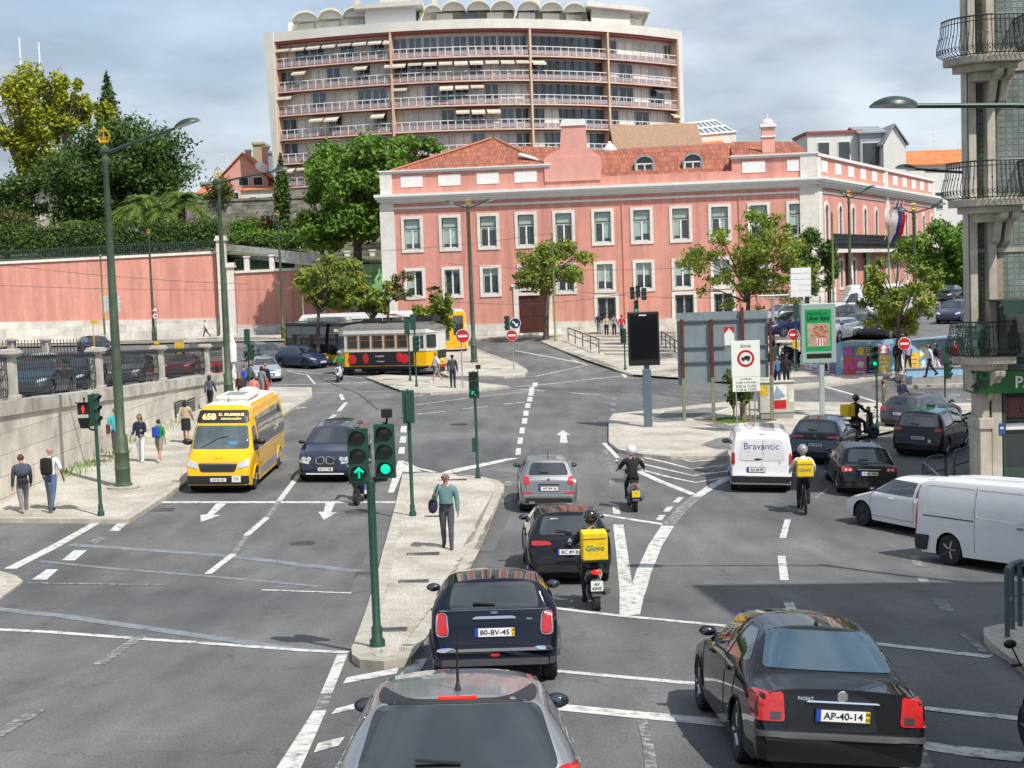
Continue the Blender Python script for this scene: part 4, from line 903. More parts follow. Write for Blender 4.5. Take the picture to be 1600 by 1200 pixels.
t=thing('far_fence','low spiked iron fence with stone piers across the upper road','fence',(a.x,a.y,0));Mx,Lx=frame_M((0,0),(b.x-a.x,b.y-a.y),0)
m=MB(Mx);x=0
z=at(60,552,94).z-.2
while x<Lx:m.tube([(x,0,z-.3),(x,0,z+.9)],.03,4);m.lathe([(.01,z+.9),(.06,z+.98),(.01,z+1.1)],(x,0,0),n=4);x+=.28
m.box(0,Lx,-.03,.03,z,z+.05);m.box(0,Lx,-.03,.03,z+.8,z+.85);m.build('bars',M_iron2,t)
for u in(.1,2.2,5.2):m=MB(Mx);m.box(u-.22,u+.22,-.2,.2,z-1,z+1.0);m.box(u-.3,u+.3,-.28,.28,z+1.0,z+1.12);m.build('stone_post',M_cop,t)
p=at(326,545,92);m=MB();m.box(-1.1,1.1,-.6,.6,-1.5,.55);m.box(-1.4,1.4,-.8,.8,.55,.7);m.box(-1.25,1.25,-.7,.7,.7,.85);m.box(-1.3,1.3,-.8,.8,-1.5,-.9);o=m.build('stone_pedestal',M_cop,bevel=.03);o.location=(p.x,p.y,at(326,540,92).z-.3);tag(o,'squat moulded stone pedestal behind the end of the iron fence','pedestal')
M_yel=mat('signal_yellow',(.62,.40,.02),.5,var=.08)
for px,py,Y,w,h,s in((281,553,95,.3,.75,'yellow panelled frame barrier behind the iron fence'),(245,541,98,.15,.3,'small yellow box beyond the fence near the pedestal')):
 p=at(px,py,Y);m=MB();m.box(-w,w,-.05,.05,0,.12);m.box(-w,-w+.14,-.05,.05,-1.2,h);m.box(w-.14,w,-.05,.05,-1.2,h);m.box(-w+.14,w-.14,-.05,.05,h-.25,h);m.box(-.1,.1,-.04,.04,.12,h-.25);o=m.build('work_barrier',M_yel);o.location=(p.x,p.y,p.z);tag(o,s,'barrier')
# ---------------- right-hand tiled corner building ----------------
M_az=mat('glazed_tiles',(.22,.29,.26),.3,var=0)
n_,l_,b_=nodes(M_az);t_=n_.new('ShaderNodeTexCoord')
s_=n_.new('ShaderNodeSeparateXYZ');l_.new(t_.outputs['Object'],s_.inputs[0]);c_=n_.new('ShaderNodeCombineXYZ');ad_=n_.new('ShaderNodeMath');l_.new(s_.outputs[0],ad_.inputs[0]);l_.new(s_.outputs[1],ad_.inputs[1]);l_.new(ad_.outputs[0],c_.inputs[0]);l_.new(s_.outputs[2],c_.inputs[1])
ck=n_.new('ShaderNodeTexBrick');ck.offset=0;ck.inputs['Scale'].default_value=1;ck.inputs['Brick Width'].default_value=.16;ck.inputs['Row Height'].default_value=.16;ck.inputs['Mortar Size'].default_value=.012
ck.inputs['Color1'].default_value=(.31,.33,.295,1);ck.inputs['Color2'].default_value=(.41,.42,.375,1);ck.inputs['Mortar'].default_value=(.12,.15,.14,1);l_.new(c_.outputs[0],ck.inputs['Vector'])
vo=n_.new('ShaderNodeTexVoronoi');vo.feature='F1';vo.distance='MANHATTAN';vo.inputs['Randomness'].default_value=0;vo.inputs['Scale'].default_value=6.25;l_.new(c_.outputs[0],vo.inputs['Vector'])
rr_=n_.new('ShaderNodeValToRGB');e_=rr_.color_ramp.elements;e_[0].position=.2;e_[0].color=(1,1,1,1);e_[1].position=.3;e_[1].color=(.6,.66,.66,1);l_.new(vo.outputs['Distance'],rr_.inputs[0])
mm_=n_.new('ShaderNodeMix');mm_.data_type='RGBA';mm_.blend_type='MULTIPLY';mm_.inputs[0].default_value=1;l_.new(ck.outputs[0],mm_.inputs[6]);l_.new(rr_.outputs[0],mm_.inputs[7])
nz_=n_.new('ShaderNodeTexNoise');nz_.inputs['Scale'].default_value=.9;nz_.inputs['Detail'].default_value=9;l_.new(t_.outputs['Object'],nz_.inputs[0]);r5=n_.new('ShaderNodeValToRGB');r5 .color_ramp.elements[0].position=.35;r5 .color_ramp.elements[1].position=.6;r5 .color_ramp.elements[0].color=(.5,.47,.42,1);l_.new(nz_.outputs[0],r5 .inputs[0])
m2_=n_.new('ShaderNodeMix');m2_.data_type='RGBA';m2_.blend_type='MULTIPLY';m2_.inputs[0].default_value=.8;l_.new(mm_.outputs[2],m2_.inputs[6]);l_.new(r5 .outputs[0],m2_.inputs[7]);l_.new(m2_.outputs[2],b_.inputs['Base Color'])
M_ost=mat('stained_limestone',(.46,.42,.35),.85,var=.2,scale=2.2,dirt=.8,bump=.3)
YB=40.5;XB=at(1532,600,YB).x;zg=gz(XB,YB)
cb=thing('corner_building','tiled corner building with curved iron balconies at the right edge','building',(XB,YB,zg));CL=Matrix.Translation((-XB,-YB,-zg))
def cz(py,px=1540):return at(px,py,YB).z
X=lambda px,py=500,Y=YB:at(px,py,Y).x
def rc(r,cx,cy,n=8,a0=math.pi,a1=1.5*math.pi):return[(cx+math.cos(a0+(a1-a0)*k/n)*r,cy+math.sin(a0+(a1-a0)*k/n)*r)for k in range(n+1)]
zsh=cz(610);ztop=14.4
x_low=X(1545,700);x_up=X(1532,400)
BX=9*x_up/YB+.3
outl=[(x_up+BX,YB+9)]+rc(.9,x_up+.9,YB+.9,8)+[(x_up+12,YB),(x_up+14,YB+9)]
m=MB(CL);m.prism([(a,b,zsh)for a,b in outl],(0,0,ztop-zsh));m.build('tiled_wall',M_az,cb,smooth=30)
outg=[(x_low+.15+BX,YB+9)]+rc(.6,x_low+.75,YB+1.0,6)+[(x_low+12,YB+.4),(x_low+14,YB+9)]
m=MB(CL);m.prism([(a,b,zg-2)for a,b in outg],(0,0,zsh-zg+2));m.build('ground_floor_wall',M_ost,cb,smooth=30)
def ring(z0,z1,d,name='string_course',mt=M_ost,x0=x_up):
 m=MB(CL);o=[(x0-d+BX,YB+9)]+rc(.9+d,x0+.9,YB+.9,8)+[(x0+12,YB-d),(x0+14,YB+9)];m.prism([(a,b,z0)for a,b in o],(0,0,z1-z0));return m.build(name,mt,cb,smooth=30)
ring(cz(395),cz(388),.04);ring(cz(112),cz(78),.05);ring(cz(330),cz(305),.05)
m=MB(CL)
for a,b in((1516,1528),):m.box(X(a),X(b),YB-.07,YB+.6,zsh,ztop)
m.build('corner_pilaster',M_ost,cb,bevel=.02)
m=MB(CL);m.box(X(1545),X(1558),YB-.05,YB+.3,zsh,ztop);m.build('window_jamb',M_ost,cb,bevel=.02)
m=MB(CL);m.box(X(1548),X(1568),YB-.03,YB+.2,cz(468),cz(405));m.build('bare_patch',mat('bare_plaster',(.30,.24,.18),.9,var=.2,dirt=.5,bump=.3),cb)
m=MB(CL);m.box(X(1516)-.02,X(1518)-.02,YB-.05,YB+.0,zsh+1,ztop);m.build('drain_pipe',M_dkfr,cb)
def balcony(zb,px0,px1,hh,lab=None,dep=1.25,bra=True):
 xa,xb=X(px0,300),X(px1,300);cx=xa+.9*dep
 def outline(off=0,k=12):
  o=[]
  for i in range(k+1):
   a=math.pi*(.5+.5*i/k);
   o.append((cx+math.cos(math.pi-(math.pi/2)*i/k)*(cx-xa+off),YB+.15-(math.sin((math.pi/2)*i/k))*(dep+off)))
  o.append((xb+off*.6,YB+.15-dep-off));o.append((xb+off*.6,YB+.1));return o
 s=MB(CL);O=outline();s.prism([(a,b,zb-.2)for a,b in O]+[(cx,YB+.3,zb-.2)],(0,0,.2));O2=outline(-.25);s.prism([(a,b,zb-.38)for a,b in O2]+[(cx,YB+.3,zb-.38)],(0,0,.18));O2=outline(-.6);s.prism([(a,b,zb-.62)for a,b in O2]+[(cx,YB+.3,zb-.62)],(0,0,.24))
 sl=s.build('balcony_slab',M_ost,cb,bevel=.02)
 c=MB(CL)
 for xx in((cx+.1,xb-.35)if bra else(cx+.1,)):
  c.prism([(xx-.1,YB+.1,zb-.38),(xx-.1,YB-dep*.75,zb-.38),(xx-.1,YB-dep*.7,zb-.55),(xx-.1,YB-dep*.35,zb-.65),(xx-.1,YB-.2,zb-1.15),(xx-.1,YB+.1,zb-1.3)],(.2,0,0))
 c.build('bracket',M_ost,sl,bevel=.03)
 def along(P,n):
  L=[0]
  for a,b in zip(P,P[1:]):L.append(L[-1]+math.dist(a,b))
  out=[]
  for i in range(n+1):
   q=L[-1]*i/n
   for j in range(len(L)-1):
    if q<=L[j+1]+1e-9:t=(q-L[j])/(L[j+1]-L[j]);out.append((P[j][0]+(P[j+1][0]-P[j][0])*t,P[j][1]+(P[j+1][1]-P[j][1])*t));break
  return out
 n=34;A=along(outline(-.04),n);B=along(outline(.16),n);C_=along(outline(.02),n)
 r=MB(CL);sc_=MB(CL)
 for i in range(n+1):
  a,b,c=A[i],B[i],C_[i]
  r.tube([(a[0],a[1],zb),(b[0],b[1],zb+.12),(b[0],b[1],zb+.3),((a[0]+b[0])/2,(a[1]+b[1])/2,zb+.62),(c[0],c[1],zb+hh)],.013,5)
  if i<n:
   b2=B[i+1];mx_,my_=(b[0]+b2[0])/2,(b[1]+b2[1])/2
   sc_.tube([(b[0]+(b2[0]-b[0])*(.5+.42*math.cos(w_)*(1-w_/9)),b[1]+(b2[1]-b[1])*(.5+.42*math.cos(w_)*(1-w_/9)),zb+.15+.1*math.sin(w_)*(1-w_/9)+.02)for w_ in np.linspace(0,6.5,9)],.009,4)
   if i%2==0:sc_.sph(((b[0]+c[0])/2,(b[1]+c[1])/2,zb+.55),.028,5,4)
 r.tube([(c[0],c[1],zb+hh)for c in C_],.024,6);r.tube([(c[0],c[1],zb+hh-.13)for c in C_],.012,4);r.tube([(c[0],c[1],zb+.04)for c in A],.014,4)
 ro=r.build('balcony_railing',M_iron2,sl);sc_.build('scrollwork',M_iron2,ro)
balcony(cz(92),1478,1585,1.02);balcony(cz(312),1483,1590,1.0);balcony(cz(556,1520),1486,1569,.95,dep=1.0,bra=True)
g=MB(CL);xa,xb=X(1484,520),X(1530,520);g.grid([[(xa+(xb-xa)*i/7+.02*math.sin(i*3+j),YB-.95-.05*math.sin(i*2+j*2)+.4*(1-min(1,i/3)),cz(550)+j*.2)for i in range(8)]for j in range(5)])
mg=mat('green_net',(.02,.07,.05),.8,var=.5,scale=30);n_,l_,b_=nodes(mg);q=n_.new('ShaderNodeTexNoise');q.inputs['Scale'].default_value=26;tq=n_.new('ShaderNodeTexCoord');l_.new(tq.outputs['Object'],q.inputs[0]);rq=n_.new('ShaderNodeValToRGB');rq.color_ramp.interpolation='CONSTANT';rq.color_ramp.elements[1].position=.48;l_.new(q.outputs[0],rq.inputs[0]);l_.new(rq.outputs[0],b_.inputs['Alpha'])
g.build('balcony_net',mg,cb,fix=False)
aw=thing('awning','dark green and grey awning over the lowest balcony','awning',(X(1545),YB,cz(480)));AWL=Matrix.Translation(-aw.location)
x0,x1=X(1540),X(1540)+4;za1,za2=cz(468),cz(505)
m=MB(AWL);m.prism([(x0,YB-.05,za1),(x0,YB-1.5,za1-.0),(x0,YB-1.5,za1-.03),(x0,YB-.05,za1-.03)],(4,0,0));m.prism([(x0-.02,YB-1.5,za1+.0),(x0-.02,YB-1.53,za1-.0),(x0-.02,YB-1.56,za1-.38),(x0-.02,YB-1.53,za1-.38)],(4,0,0));m.build('canvas',mat('awning_green',(.012,.035,.028),.8,var=.2),aw)
m=MB(AWL);m.poly([(x0+.1,YB-1.4,za1-.1),(x0+4,YB-1.4,za1-.1),(x0+4,YB-.1,za1-.9),(x0+.5,YB-.1,za1-.95)]);m.build('lining',mat('awning_grey',(.3,.32,.31),.8),aw)
for px,py in((1563,475),(1556,480)):
 pass
m=MB(CL)
for k,(ya,yb,sag)in enumerate(((552,545,.25),(565,560,.1),(572,590,.35))):m.tube([(X(1556)+i*.22,YB-.08,cz(ya+(yb-ya)*i/9)-sag*math.sin(math.pi*i/9))for i in range(10)],.022,5)
m.build('cable',M_iron2,cb)
M_fas=mat('shop_fascia_green',(.03,.17,.045),.5,var=.35,scale=1.2,dirt=.35)
zf0,zf1=cz(614),cz(580);xs0=X(1519,600)
m=MB(CL);o=[(xs0+.02,YB+.9),(xs0-.02,YB+.2),(xs0+.15,YB-.2),(xs0+.5,YB-.32),(xs0+5,YB-.32),(xs0+5,YB+.9)];m.prism([(a,b,zf0)for a,b in o],(0,0,zf1-zf0));fa=m.build('shop_fascia',M_fas,cb,bevel=.02)
m=MB(CL);add_text(m,'PASTELARIA',(X(1567)+1.42,YB-.335,(zf0+zf1)/2),(1,0,0),(0,0,1),height=.33,bold=.02);m.build('lettering',M_whitep,fa,fix=False)
m=MB(CL);
for k in range(26):a=rng.random();m.sph((xs0-.03+.35*rng.random(),YB-.05-.3*rng.random(),zf0+.05+a*(zf1-zf0)),(.05,.04,.05),5,4)
m.build('torn_foil',M_dkfr,fa)
def pier_(px0,px1,y0,mt,nm,d=.0):m=MB(CL);m.box(X(px0,700),X(px1,700),YB-.02-d,YB+.9,zg-.3,zf0);return m.build(nm,mt,cb,bevel=.015)
pier_(1550,1566,0,M_ost,'shop_pier');pier_(1534,1546,0,M_ost,'shop_pier',.03);m=MB(CL);m.box(X(1528,700),X(1551,700),YB-.15,YB+.9,cz(670),cz(653));m.box(X(1530,700),X(1548,700),YB-.1,YB+.9,zg-.3,cz(670));m.build('pier_plinth',M_ost,cb,bevel=.02)
m=MB(CL);m.box(X(1575,700),X(1575,700)+4,YB+.3,YB+.34,zg,zf0);m.build('shop_window',M_glass,cb);m=MB(CL);m.box(X(1568,700),X(1572,700),YB+.0,YB+.36,zg-.3,zf0);m.box(X(1572,700),X(1572,700)+4,YB+.2,YB+.36,cz(663),cz(657));m.box(X(1572,700),X(1572,700)+4,YB+.1,YB+.36,zg,cz(735));m.build('shop_frame',M_dkfr,cb)
m=MB(CL);m.box(X(1574,640),X(1574,640)+3,YB+.24,YB+.29,cz(656),cz(624));so_=m.build('shop_sign',mat('shop_sign_brown',(.16,.05,.05),.4,var=.1),cb);m=MB(CL);add_text(m,'LEITE',(X(1586)+.5,YB+.235,cz(642)),(1,0,0),(0,0,1),height=.2,bold=.02);m.build('lettering',mat('black_paint',(.01,.01,.01),.5),so_,fix=False)
m=MB(CL);m.box(X(1574,670),X(1574,670)+1.5,YB+.22,YB+.26,cz(675),cz(664));m.build('round_shop_plate',M_whitep,cb,bevel=.04)
m=MB(CL);m.box(X(1561,670),X(1568,670),YB-.05,YB-.02,cz(679),cz(662));m.build('wall_plate',mat('plate_blue',(.02,.09,.35),.5),cb)
m=MB(CL);m.box(X(1561,670)+.02,X(1568,670)-.02,YB-.06,YB-.05,cz(671),cz(668));m.build('wall_plate_band',M_whitep,cb)
ob=thing('side_block','tall pale apartment block just outside the right of the frame','building',(13.6,8,0))
m=MB();m.box(0,12,-24,9.2,-2,21);m.build('wall',M_cream,ob);m=MB();m.box(-.3,12,-24.3,9.5,21,21.5);m.build('roof',M_tileo,ob)
for i in range(4):
 for j in range(5):m=MB();m.box(-.02,.05,-18+i*7,-16.6+i*7,3+j*4,5.2+j*4);m.build('window',M_gl2,ob)
# ---------------- right middle: parking deck, poster wall, ramp wall ----------------
pw_px=[(1250,578),(1315,590),(1403,584),(1600,560)]
zd=2.75
PWp=[G(x,y)for x,y in pw_px]
def deckz(x,y):return zd-.55+.012*(y-79)+max(0,(y-79))*.0
D0=[(p.x,p.y)for p in PWp]
deck=[(at(1236,500,86).x,86)]+[(PWp[0].x+.2,PWp[0].y+.2),(PWp[1].x,PWp[1].y+.25),(PWp[2].x,PWp[2].y+.25),(70,92),(110,170),(36,106),(27.5,106),(27,100)]
drape(deck,.0,'parking_deck',M_asph,2,deckz,thick=.0)
pwl=thing('poster_wall','low wall covered in colourful pasted posters below the parked cars','wall',(PWp[0].x,PWp[0].y,0))
M_pblue=mat('blue_painted_wall',(.22,.38,.52),.8,var=.12,dirt=.3);M_grw=mat('grey_cement_wall',(.34,.33,.31),.9,var=.12,dirt=.4)
base=MB(Matrix.Translation((-PWp[0].x,-PWp[0].y,0)))
for i,(a,b)in enumerate(zip(PWp,PWp[1:])):
 n3=Vector((-(b-a).y,(b-a).x,0)).normalized()*.25;za0,zb0=(deckz(a.x,a.y)+(.0 if i else-.9)),deckz(b.x,b.y)+.15
 base.prism([(a.x,a.y,a.z-.4),(b.x,b.y,b.z-.4),(b.x,b.y,zb0),(a.x,a.y,za0)],n3)
base.build('wall_face',M_pblue,pwl)
pc=[(.72,.72,.70),(.65,.09,.02),(.62,.42,.03),(.02,.02,.025),(.55,.10,.3),(.60,.65,.70),(.1,.3,.5),(.62,.6,.5),(.25,.1,.3),(.1,.25,.3)]
PM=[mat('poster_%s'%w,c,.7,var=.3,scale=5)for w,c in zip(('white','orange','ochre','black','pink','pale','blue','cream','violet','teal'),pc)]
for i,(a,b)in enumerate(zip(PWp[:-1],PWp[1:])):
 d=(b-a);L=Vector((d.x,d.y)).length;Mw,L=frame_M((a.x-PWp[0].x,a.y-PWp[0].y),(b.x-PWp[0].x,b.y-PWp[0].y),0);u=.1
 while u<L-.9 and not(i==2 and u>13):
  w=rng.choice((.68,.7,.95));zb0=a.z+(b.z-a.z)*u/L+.12;zt0=deckz(a.x,a.y)-(.75 if i==0 and u<1.2 else .1);z=zb0
  while z<zt0-.55:
   h=min(rng.choice((.62,.95,.98)),zt0-z);k=rng.choice(range(10))if i else rng.choice((0,4,5,8,0,4));m=MB(Mw)
   y0=-.012-.004*rng.random();m.box(u,u+w-.02,y0,-.001,z,z+h-.03);po=m.build('poster',PM[k],pwl)
   q=MB(Mw);st_=rng.random();c2=PM[(k+rng.choice((3,1,6)))%10]
   if st_<.45:q.lathe([(.001,y0-.004),(w*.28,y0-.004),(w*.28,y0-.001),(.001,y0-.001)],(u+w/2,0,z+h*.55),'Y',10);q.box(u+.06,u+w-.1,y0-.006,y0-.001,z+.08,z+.16)
   elif st_<.75:
    q.box(u+.07,u+w*.45,y0-.004,y0-.001,z+.1,z+h*.8);q.box(u+w*.55,u+w-.1,y0-.004,y0-.001,z+h*.3,z+h-.12)
   else:
    for r_ in range(4):q.box(u+.06,u+w*(.5+.35*rng.random()),y0-.004,y0-.001,z+.1+r_*h*.22,z+.16+r_*h*.22)
   q.build('print',c2,po);z+=h
  u+=w
a,b=G(1417,605),G(1640,601);H1=.95
t=thing('ramp_wall','low wall painted blue above and grey below beside the road','wall',(a.x,a.y,a.z));Mw,L=frame_M((0,0),(b.x-a.x,b.y-a.y),0)
zt0=at(1417,577,a.y).z-a.z;zt1=zt0+.12
m=MB(Mw);m.prism([(0,0,-.3),(L,0,-.3),(L,0,zt1),(0,0,zt0)],(0,.25,0));m.build('wall_face',M_grw,t);m=MB(Mw);m.prism([(-.01,-.01,zt0*.5),(L,-.01,zt0*.72),(L,-.01,zt1),(-.01,-.01,zt0)],(0,.009,0));m.build('blue_band',mat('sky_blue_paint',(.30,.50,.68),.7,var=.08,dirt=.2),t)
m=MB(Mw);m.prism([(-.05,-.06,zt0),(L,-.06,zt1),(L,-.06,zt1+.06),(-.05,-.06,zt0+.06)],(0,.36,0));m.build('coping',M_grw,t)
m=MB(Mw);m.prism([(-.3,-.45,-.2),(L,-.45,-.2),(L,-.45,.13),(-.3,-.45,.13)],(0,.45,0));m.build('kerb',M_kerb,t)
zwalk=a.z+zt0*.62
drape([(a.x+.1,a.y+.3),(b.x,b.y+.3),(b.x,79),(PWp[2].x+.3,PWp[2].y-.3),(a.x+.2,a.y+3)],0,'walkway',M_cob,2,lambda x,y:zwalk,thick=.6)
stp=thing('plaza_steps','broad shallow cobbled steps up to the palace pavement','steps',G(930,545));o_=stp.location.copy()
for i in range(7):
 y0=521+i*5.5;a,b=G(905+i*7,y0,KH+.02),G(1056,y0+1.5,KH+.02);m=MB(Matrix.Translation(-o_));n3=Vector((0,2.0,0));zt_=a.z+.07
 m.prism([(a.x,a.y,a.z-.6),(b.x,b.y,a.z-.6),(b.x,b.y,zt_),(a.x,a.y,zt_)],(0,1.6,0));m.build('step',M_cob if i%2 else M_cob,stp)
def handrail(px0,y0,px1,y1,label,h=1.0,n=4):
 a,b=G(px0,y0,KH),G(px1,y1,KH);t=thing('handrail',label,'handrail',a);m=MB(Matrix.Translation(-a));
 for i in range(n+1):p=a.lerp(b,i/n);m.tube([p,p+Vector((0,0,h))],.035,6)
 m.build('post',M_iron2,t)if False else None
 for i in range(n+1):p=a.lerp(b,i/n);q=MB(Matrix.Translation(-a));q.tube([p,p+Vector((0,0,h))],.035,6);q.build('post',M_iron2,t)
 q=MB(Matrix.Translation(-a));q.tube([a+Vector((0,0,h)),b+Vector((0,0,h))],.04,6);q.tube([a+Vector((0,0,h*.55)),b+Vector((0,0,h*.55))],.03,6);q.build('rail',M_iron2,t)
handrail(888,533,936,553,'black handrail on the left of the plaza steps');handrail(1034,540,1062,560,'black handrail behind the blank billboard by the steps')
M_gal=mat('grey_painted_steel',(.10,.125,.14),.45,.3,var=.15)
def hoop(px0,y0,px1,y1,label):
 a,b=G(px0,y0,KH),G(px1,y1,KH);t=MB(Matrix.Translation(-a));h=.95;r=.18;d=(b-a).normalized()
 def arch(hh):return[a,a+Vector((0,0,hh-r)),a+d*r*.3+Vector((0,0,hh-r*.3)),a+d*r+Vector((0,0,hh)),b-d*r+Vector((0,0,hh)),b-d*r*.3+Vector((0,0,hh-r*.3)),b+Vector((0,0,hh-r)),b]
 t.tube(arch(h),.035,8);t.tube([a+Vector((0,0,.5)),b+Vector((0,0,.5))],.03,8);o=t.build('guard_hoop',M_gal,smooth=50);o.location=a;tag(o,label,'barrier','steel hoops on the right pavement')
hoop(1448,764,1478,759,'steel guard hoop nearest the black taxi on the right pavement');hoop(1491,752,1524,742,'steel guard hoop nearest the tiled corner building')
hoop(1443,772,1470,800,'steel guard hoop turned sideways above the white van')
t=MB();P=[G(x,y,KH)for x,y in((1574,995),(1582,983),(1594,978),(1620,980))];o0=P[0];t.M=Matrix.Translation(-o0)
for p in P[:3]:t.tube([p,p+Vector((0,0,.98))],.04,8)
t.tube([p+Vector((0,0,1.0))for p in P],.045,8);t.tube([p+Vector((0,0,.5))for p in P],.02,6);o=t.build('pavement_guard_rail',M_gal,smooth=50);o.location=o0;tag(o,'grey rounded guard rail at the right edge pavement corner','barrier')
# ---------------- trees and plants ----------------
def leafmat(name,a,b,c=None,s=.55,tr=.25):
 m=mat(name,a,.6,var=0);n,l,p=nodes(m);t=n.new('ShaderNodeTexCoord');z=n.new('ShaderNodeTexNoise');z.inputs['Scale'].default_value=s;z.inputs['Detail'].default_value=3
 l.new(t.outputs['Object'],z.inputs[0]);r=n.new('ShaderNodeValToRGB');e=r.color_ramp.elements;e[0].position=.36;e[1].position=.64;e[0].color=tuple(a)+(1,);e[1].color=tuple(b)+(1,)
 if c:x=e.new(.74);x.color=tuple(c)+(1,)
 w=n.new('ShaderNodeTexWhiteNoise');g=n.new('ShaderNodeNewGeometry');l.new(g.outputs['Random Per Island'],w.inputs['Vector'])
 mm=n.new('ShaderNodeMath');mm.operation='MULTIPLY_ADD';mm.inputs[1].default_value=.3;l.new(g.outputs['Random Per Island'],mm.inputs[0]);sb=n.new('ShaderNodeMath');sb.operation='SUBTRACT';sb.inputs[1].default_value=.15;l.new(mm.outputs[0],sb.inputs[0]);l.new(z.outputs[0],mm.inputs[2]);l.new(sb.outputs[0],r.inputs[0])
 l.new(r.outputs[0],p.inputs['Base Color']);p.inputs['Specular IOR Level'].default_value=.25
 td=n.new('ShaderNodeBsdfTranslucent');l.new(r.outputs[0],td.inputs[0]);ms=n.new('ShaderNodeMixShader');ms.inputs[0].default_value=tr;out=[q for q in n if q.type=='OUTPUT_MATERIAL'][0]
 l.new(p.outputs[0],ms.inputs[1]);l.new(td.outputs[0],ms.inputs[2]);l.new(ms.outputs[0],out.inputs[0]);return m
M_bark=mat('bark',(.10,.075,.055),.9,var=.35,scale=8,bump=.5);M_barkg=mat('grey_bark',(.2,.18,.15),.9,var=.3,scale=6,bump=.4)
L_dark=leafmat('dark_leaves',(.045,.085,.02),(.09,.155,.035),(.135,.21,.05));L_mid=leafmat('green_leaves',(.075,.16,.02),(.17,.29,.04),(.25,.37,.06));L_yel=leafmat('yellowing_leaves',(.17,.23,.02),(.40,.40,.03),(.55,.47,.05))
L_aca=leafmat('acacia_leaves',(.12,.19,.03),(.27,.32,.05),(.42,.36,.07),1.1);L_hedge=leafmat('hedge_leaves',(.05,.10,.02),(.11,.18,.035));L_palm=leafmat('palm_leaves',(.09,.16,.03),(.20,.27,.06));L_aut=leafmat('reddish_leaves',(.06,.09,.02),(.16,.14,.04),(.24,.12,.06),1.2)
def leaves(name,C,Rr,n,size,m,parent,seed=1,flat=.0,up=.3):
 """C blob centres (k,3), Rr blob radii (k,3); n leaves"""
 r=np.random.default_rng(seed);C=np.asarray(C);Rr=np.asarray(Rr);w=(Rr.prod(1))**.66;w/=w.sum();k=r.choice(len(C),n,p=w)
 d=r.normal(size=(n,3));d/=np.linalg.norm(d,axis=1)[:,None];rad=r.random(n)**.42
 P=C[k]+d*Rr[k]*(rad*(1.06+.2*r.normal(size=n)))[:,None]
 N_=d*.55+r.normal(size=(n,3))*.6;N_[:,2]+=up;N_/=np.linalg.norm(N_,axis=1)[:,None]
 A=np.cross(N_,r.normal(size=(n,3)));A/=np.linalg.norm(A,axis=1)[:,None];B=np.cross(N_,A)
 s=size*(.6+.8*r.random(n))[:,None]
 V=np.empty((n,4,3));V[:,0]=P-A*s;V[:,1]=P-B*s*.5-N_*s*.12;V[:,2]=P+A*s;V[:,3]=P+B*s*.5-N_*s*.12
 return qmesh(name,V,m,parent)
def qmesh(name,V,m,parent):
 n=len(V);me=bpy.data.meshes.new(name);me.vertices.add(n*4);me.vertices.foreach_set('co',V.astype(np.float32).ravel());me.loops.add(n*4);me.loops.foreach_set('vertex_index',np.arange(n*4,dtype=np.int32));me.polygons.add(n)
 me.polygons.foreach_set('loop_start',np.arange(0,n*4,4,dtype=np.int32));me.materials.append(m);me.update(calc_edges=True);return link(name,me,parent)
def tree(label,base,H,cw,ch,cz0,lm,n=9000,size=.16,blobs=26,seed=1,trunk_r=.16,lean=(0,0),name='tree',bark=None,trunks=1,shape=1.0,cat='tree',group=None,bs=.3,cd=None,fill=True):
 """crown ellipsoid width cw (x), depth cd, height ch whose centre sits at height cz0 above base"""
 r=random.Random(seed);cd=cd or cw;t=thing(name,label,cat,base,group=group);C,Rr=[],[]
 for i in range(blobs):
  a=r.random()*6.283;v=r.uniform(-1,1);q=r.uniform(.45,.88)if r.random()<.85 else r.uniform(0,.5);s=math.sqrt(max(0,1-v*v));
  x=math.cos(a)*s*q*cw/2;y=math.sin(a)*s*q*cd/2;z=cz0+v*q*ch/2*(shape if v>0 else 1)
  C.append((x+lean[0],y+lean[1],z));b=r.uniform(.65,1.25)*bs;Rr.append((cw*b*.5,cd*b*.5,ch*b*.42))
 m=MB();top=Vector((lean[0]*.5,lean[1]*.5,max(cz0-ch*.18,H*.35)))
 for k in range(trunks):
  o=Vector((r.uniform(-.3,.3)*(trunks>1),0,-.3));m.tube([o,o.lerp(top,.35)+Vector((r.uniform(-.12,.12),0,0)),o.lerp(top,.75)+Vector((r.uniform(-.15,.15),r.uniform(-.1,.1),0)),top],[trunk_r*1.25,trunk_r,trunk_r*.8,trunk_r*.65],8)
 for c in C[:30]:
  s=Vector((lean[0]*.3,lean[1]*.3,top.z*r.uniform(.72,1.0)));e=Vector(c);mid=s.lerp(e,.5)+Vector((r.uniform(-.3,.3),r.uniform(-.3,.3),.12*(e-s).length));m.tube([s,mid,e],[trunk_r*.45,trunk_r*.26,trunk_r*.08],5)
  for _ in range(2):
   e2=e+Vector((r.uniform(-1,1)*cw*.1,r.uniform(-1,1)*cd*.1,r.uniform(0,1)*ch*.14));m.tube([mid,mid.lerp(e2,.6)+Vector((0,0,.1)),e2],[trunk_r*.16,trunk_r*.1,trunk_r*.03],4)
 m.build('trunk',bark or M_bark,t,smooth=60);leaves('crown',C,Rr,n,size,lm,t,seed)
 return t
def tree_px(label,px,py0,w,y0,y1,Y,lm,ybase=None,fn=None,zbase=None,**k):
 """crown spans px-w/2..px+w/2 and rows y0..y1 at depth Y"""
 s=FPX/Y;b=at(px if py0 is None else py0,600,Y);zb=zbase if zbase is not None else gz(b.x,Y);a=at(px,y0,Y);c=at(px,y1,Y)
 return tree(label,(b.x,Y,zb),a.z-zb,w/s,a.z-c.z,(a.z+c.z)/2-zb,lm,lean=(a.x-b.x,0),**k)
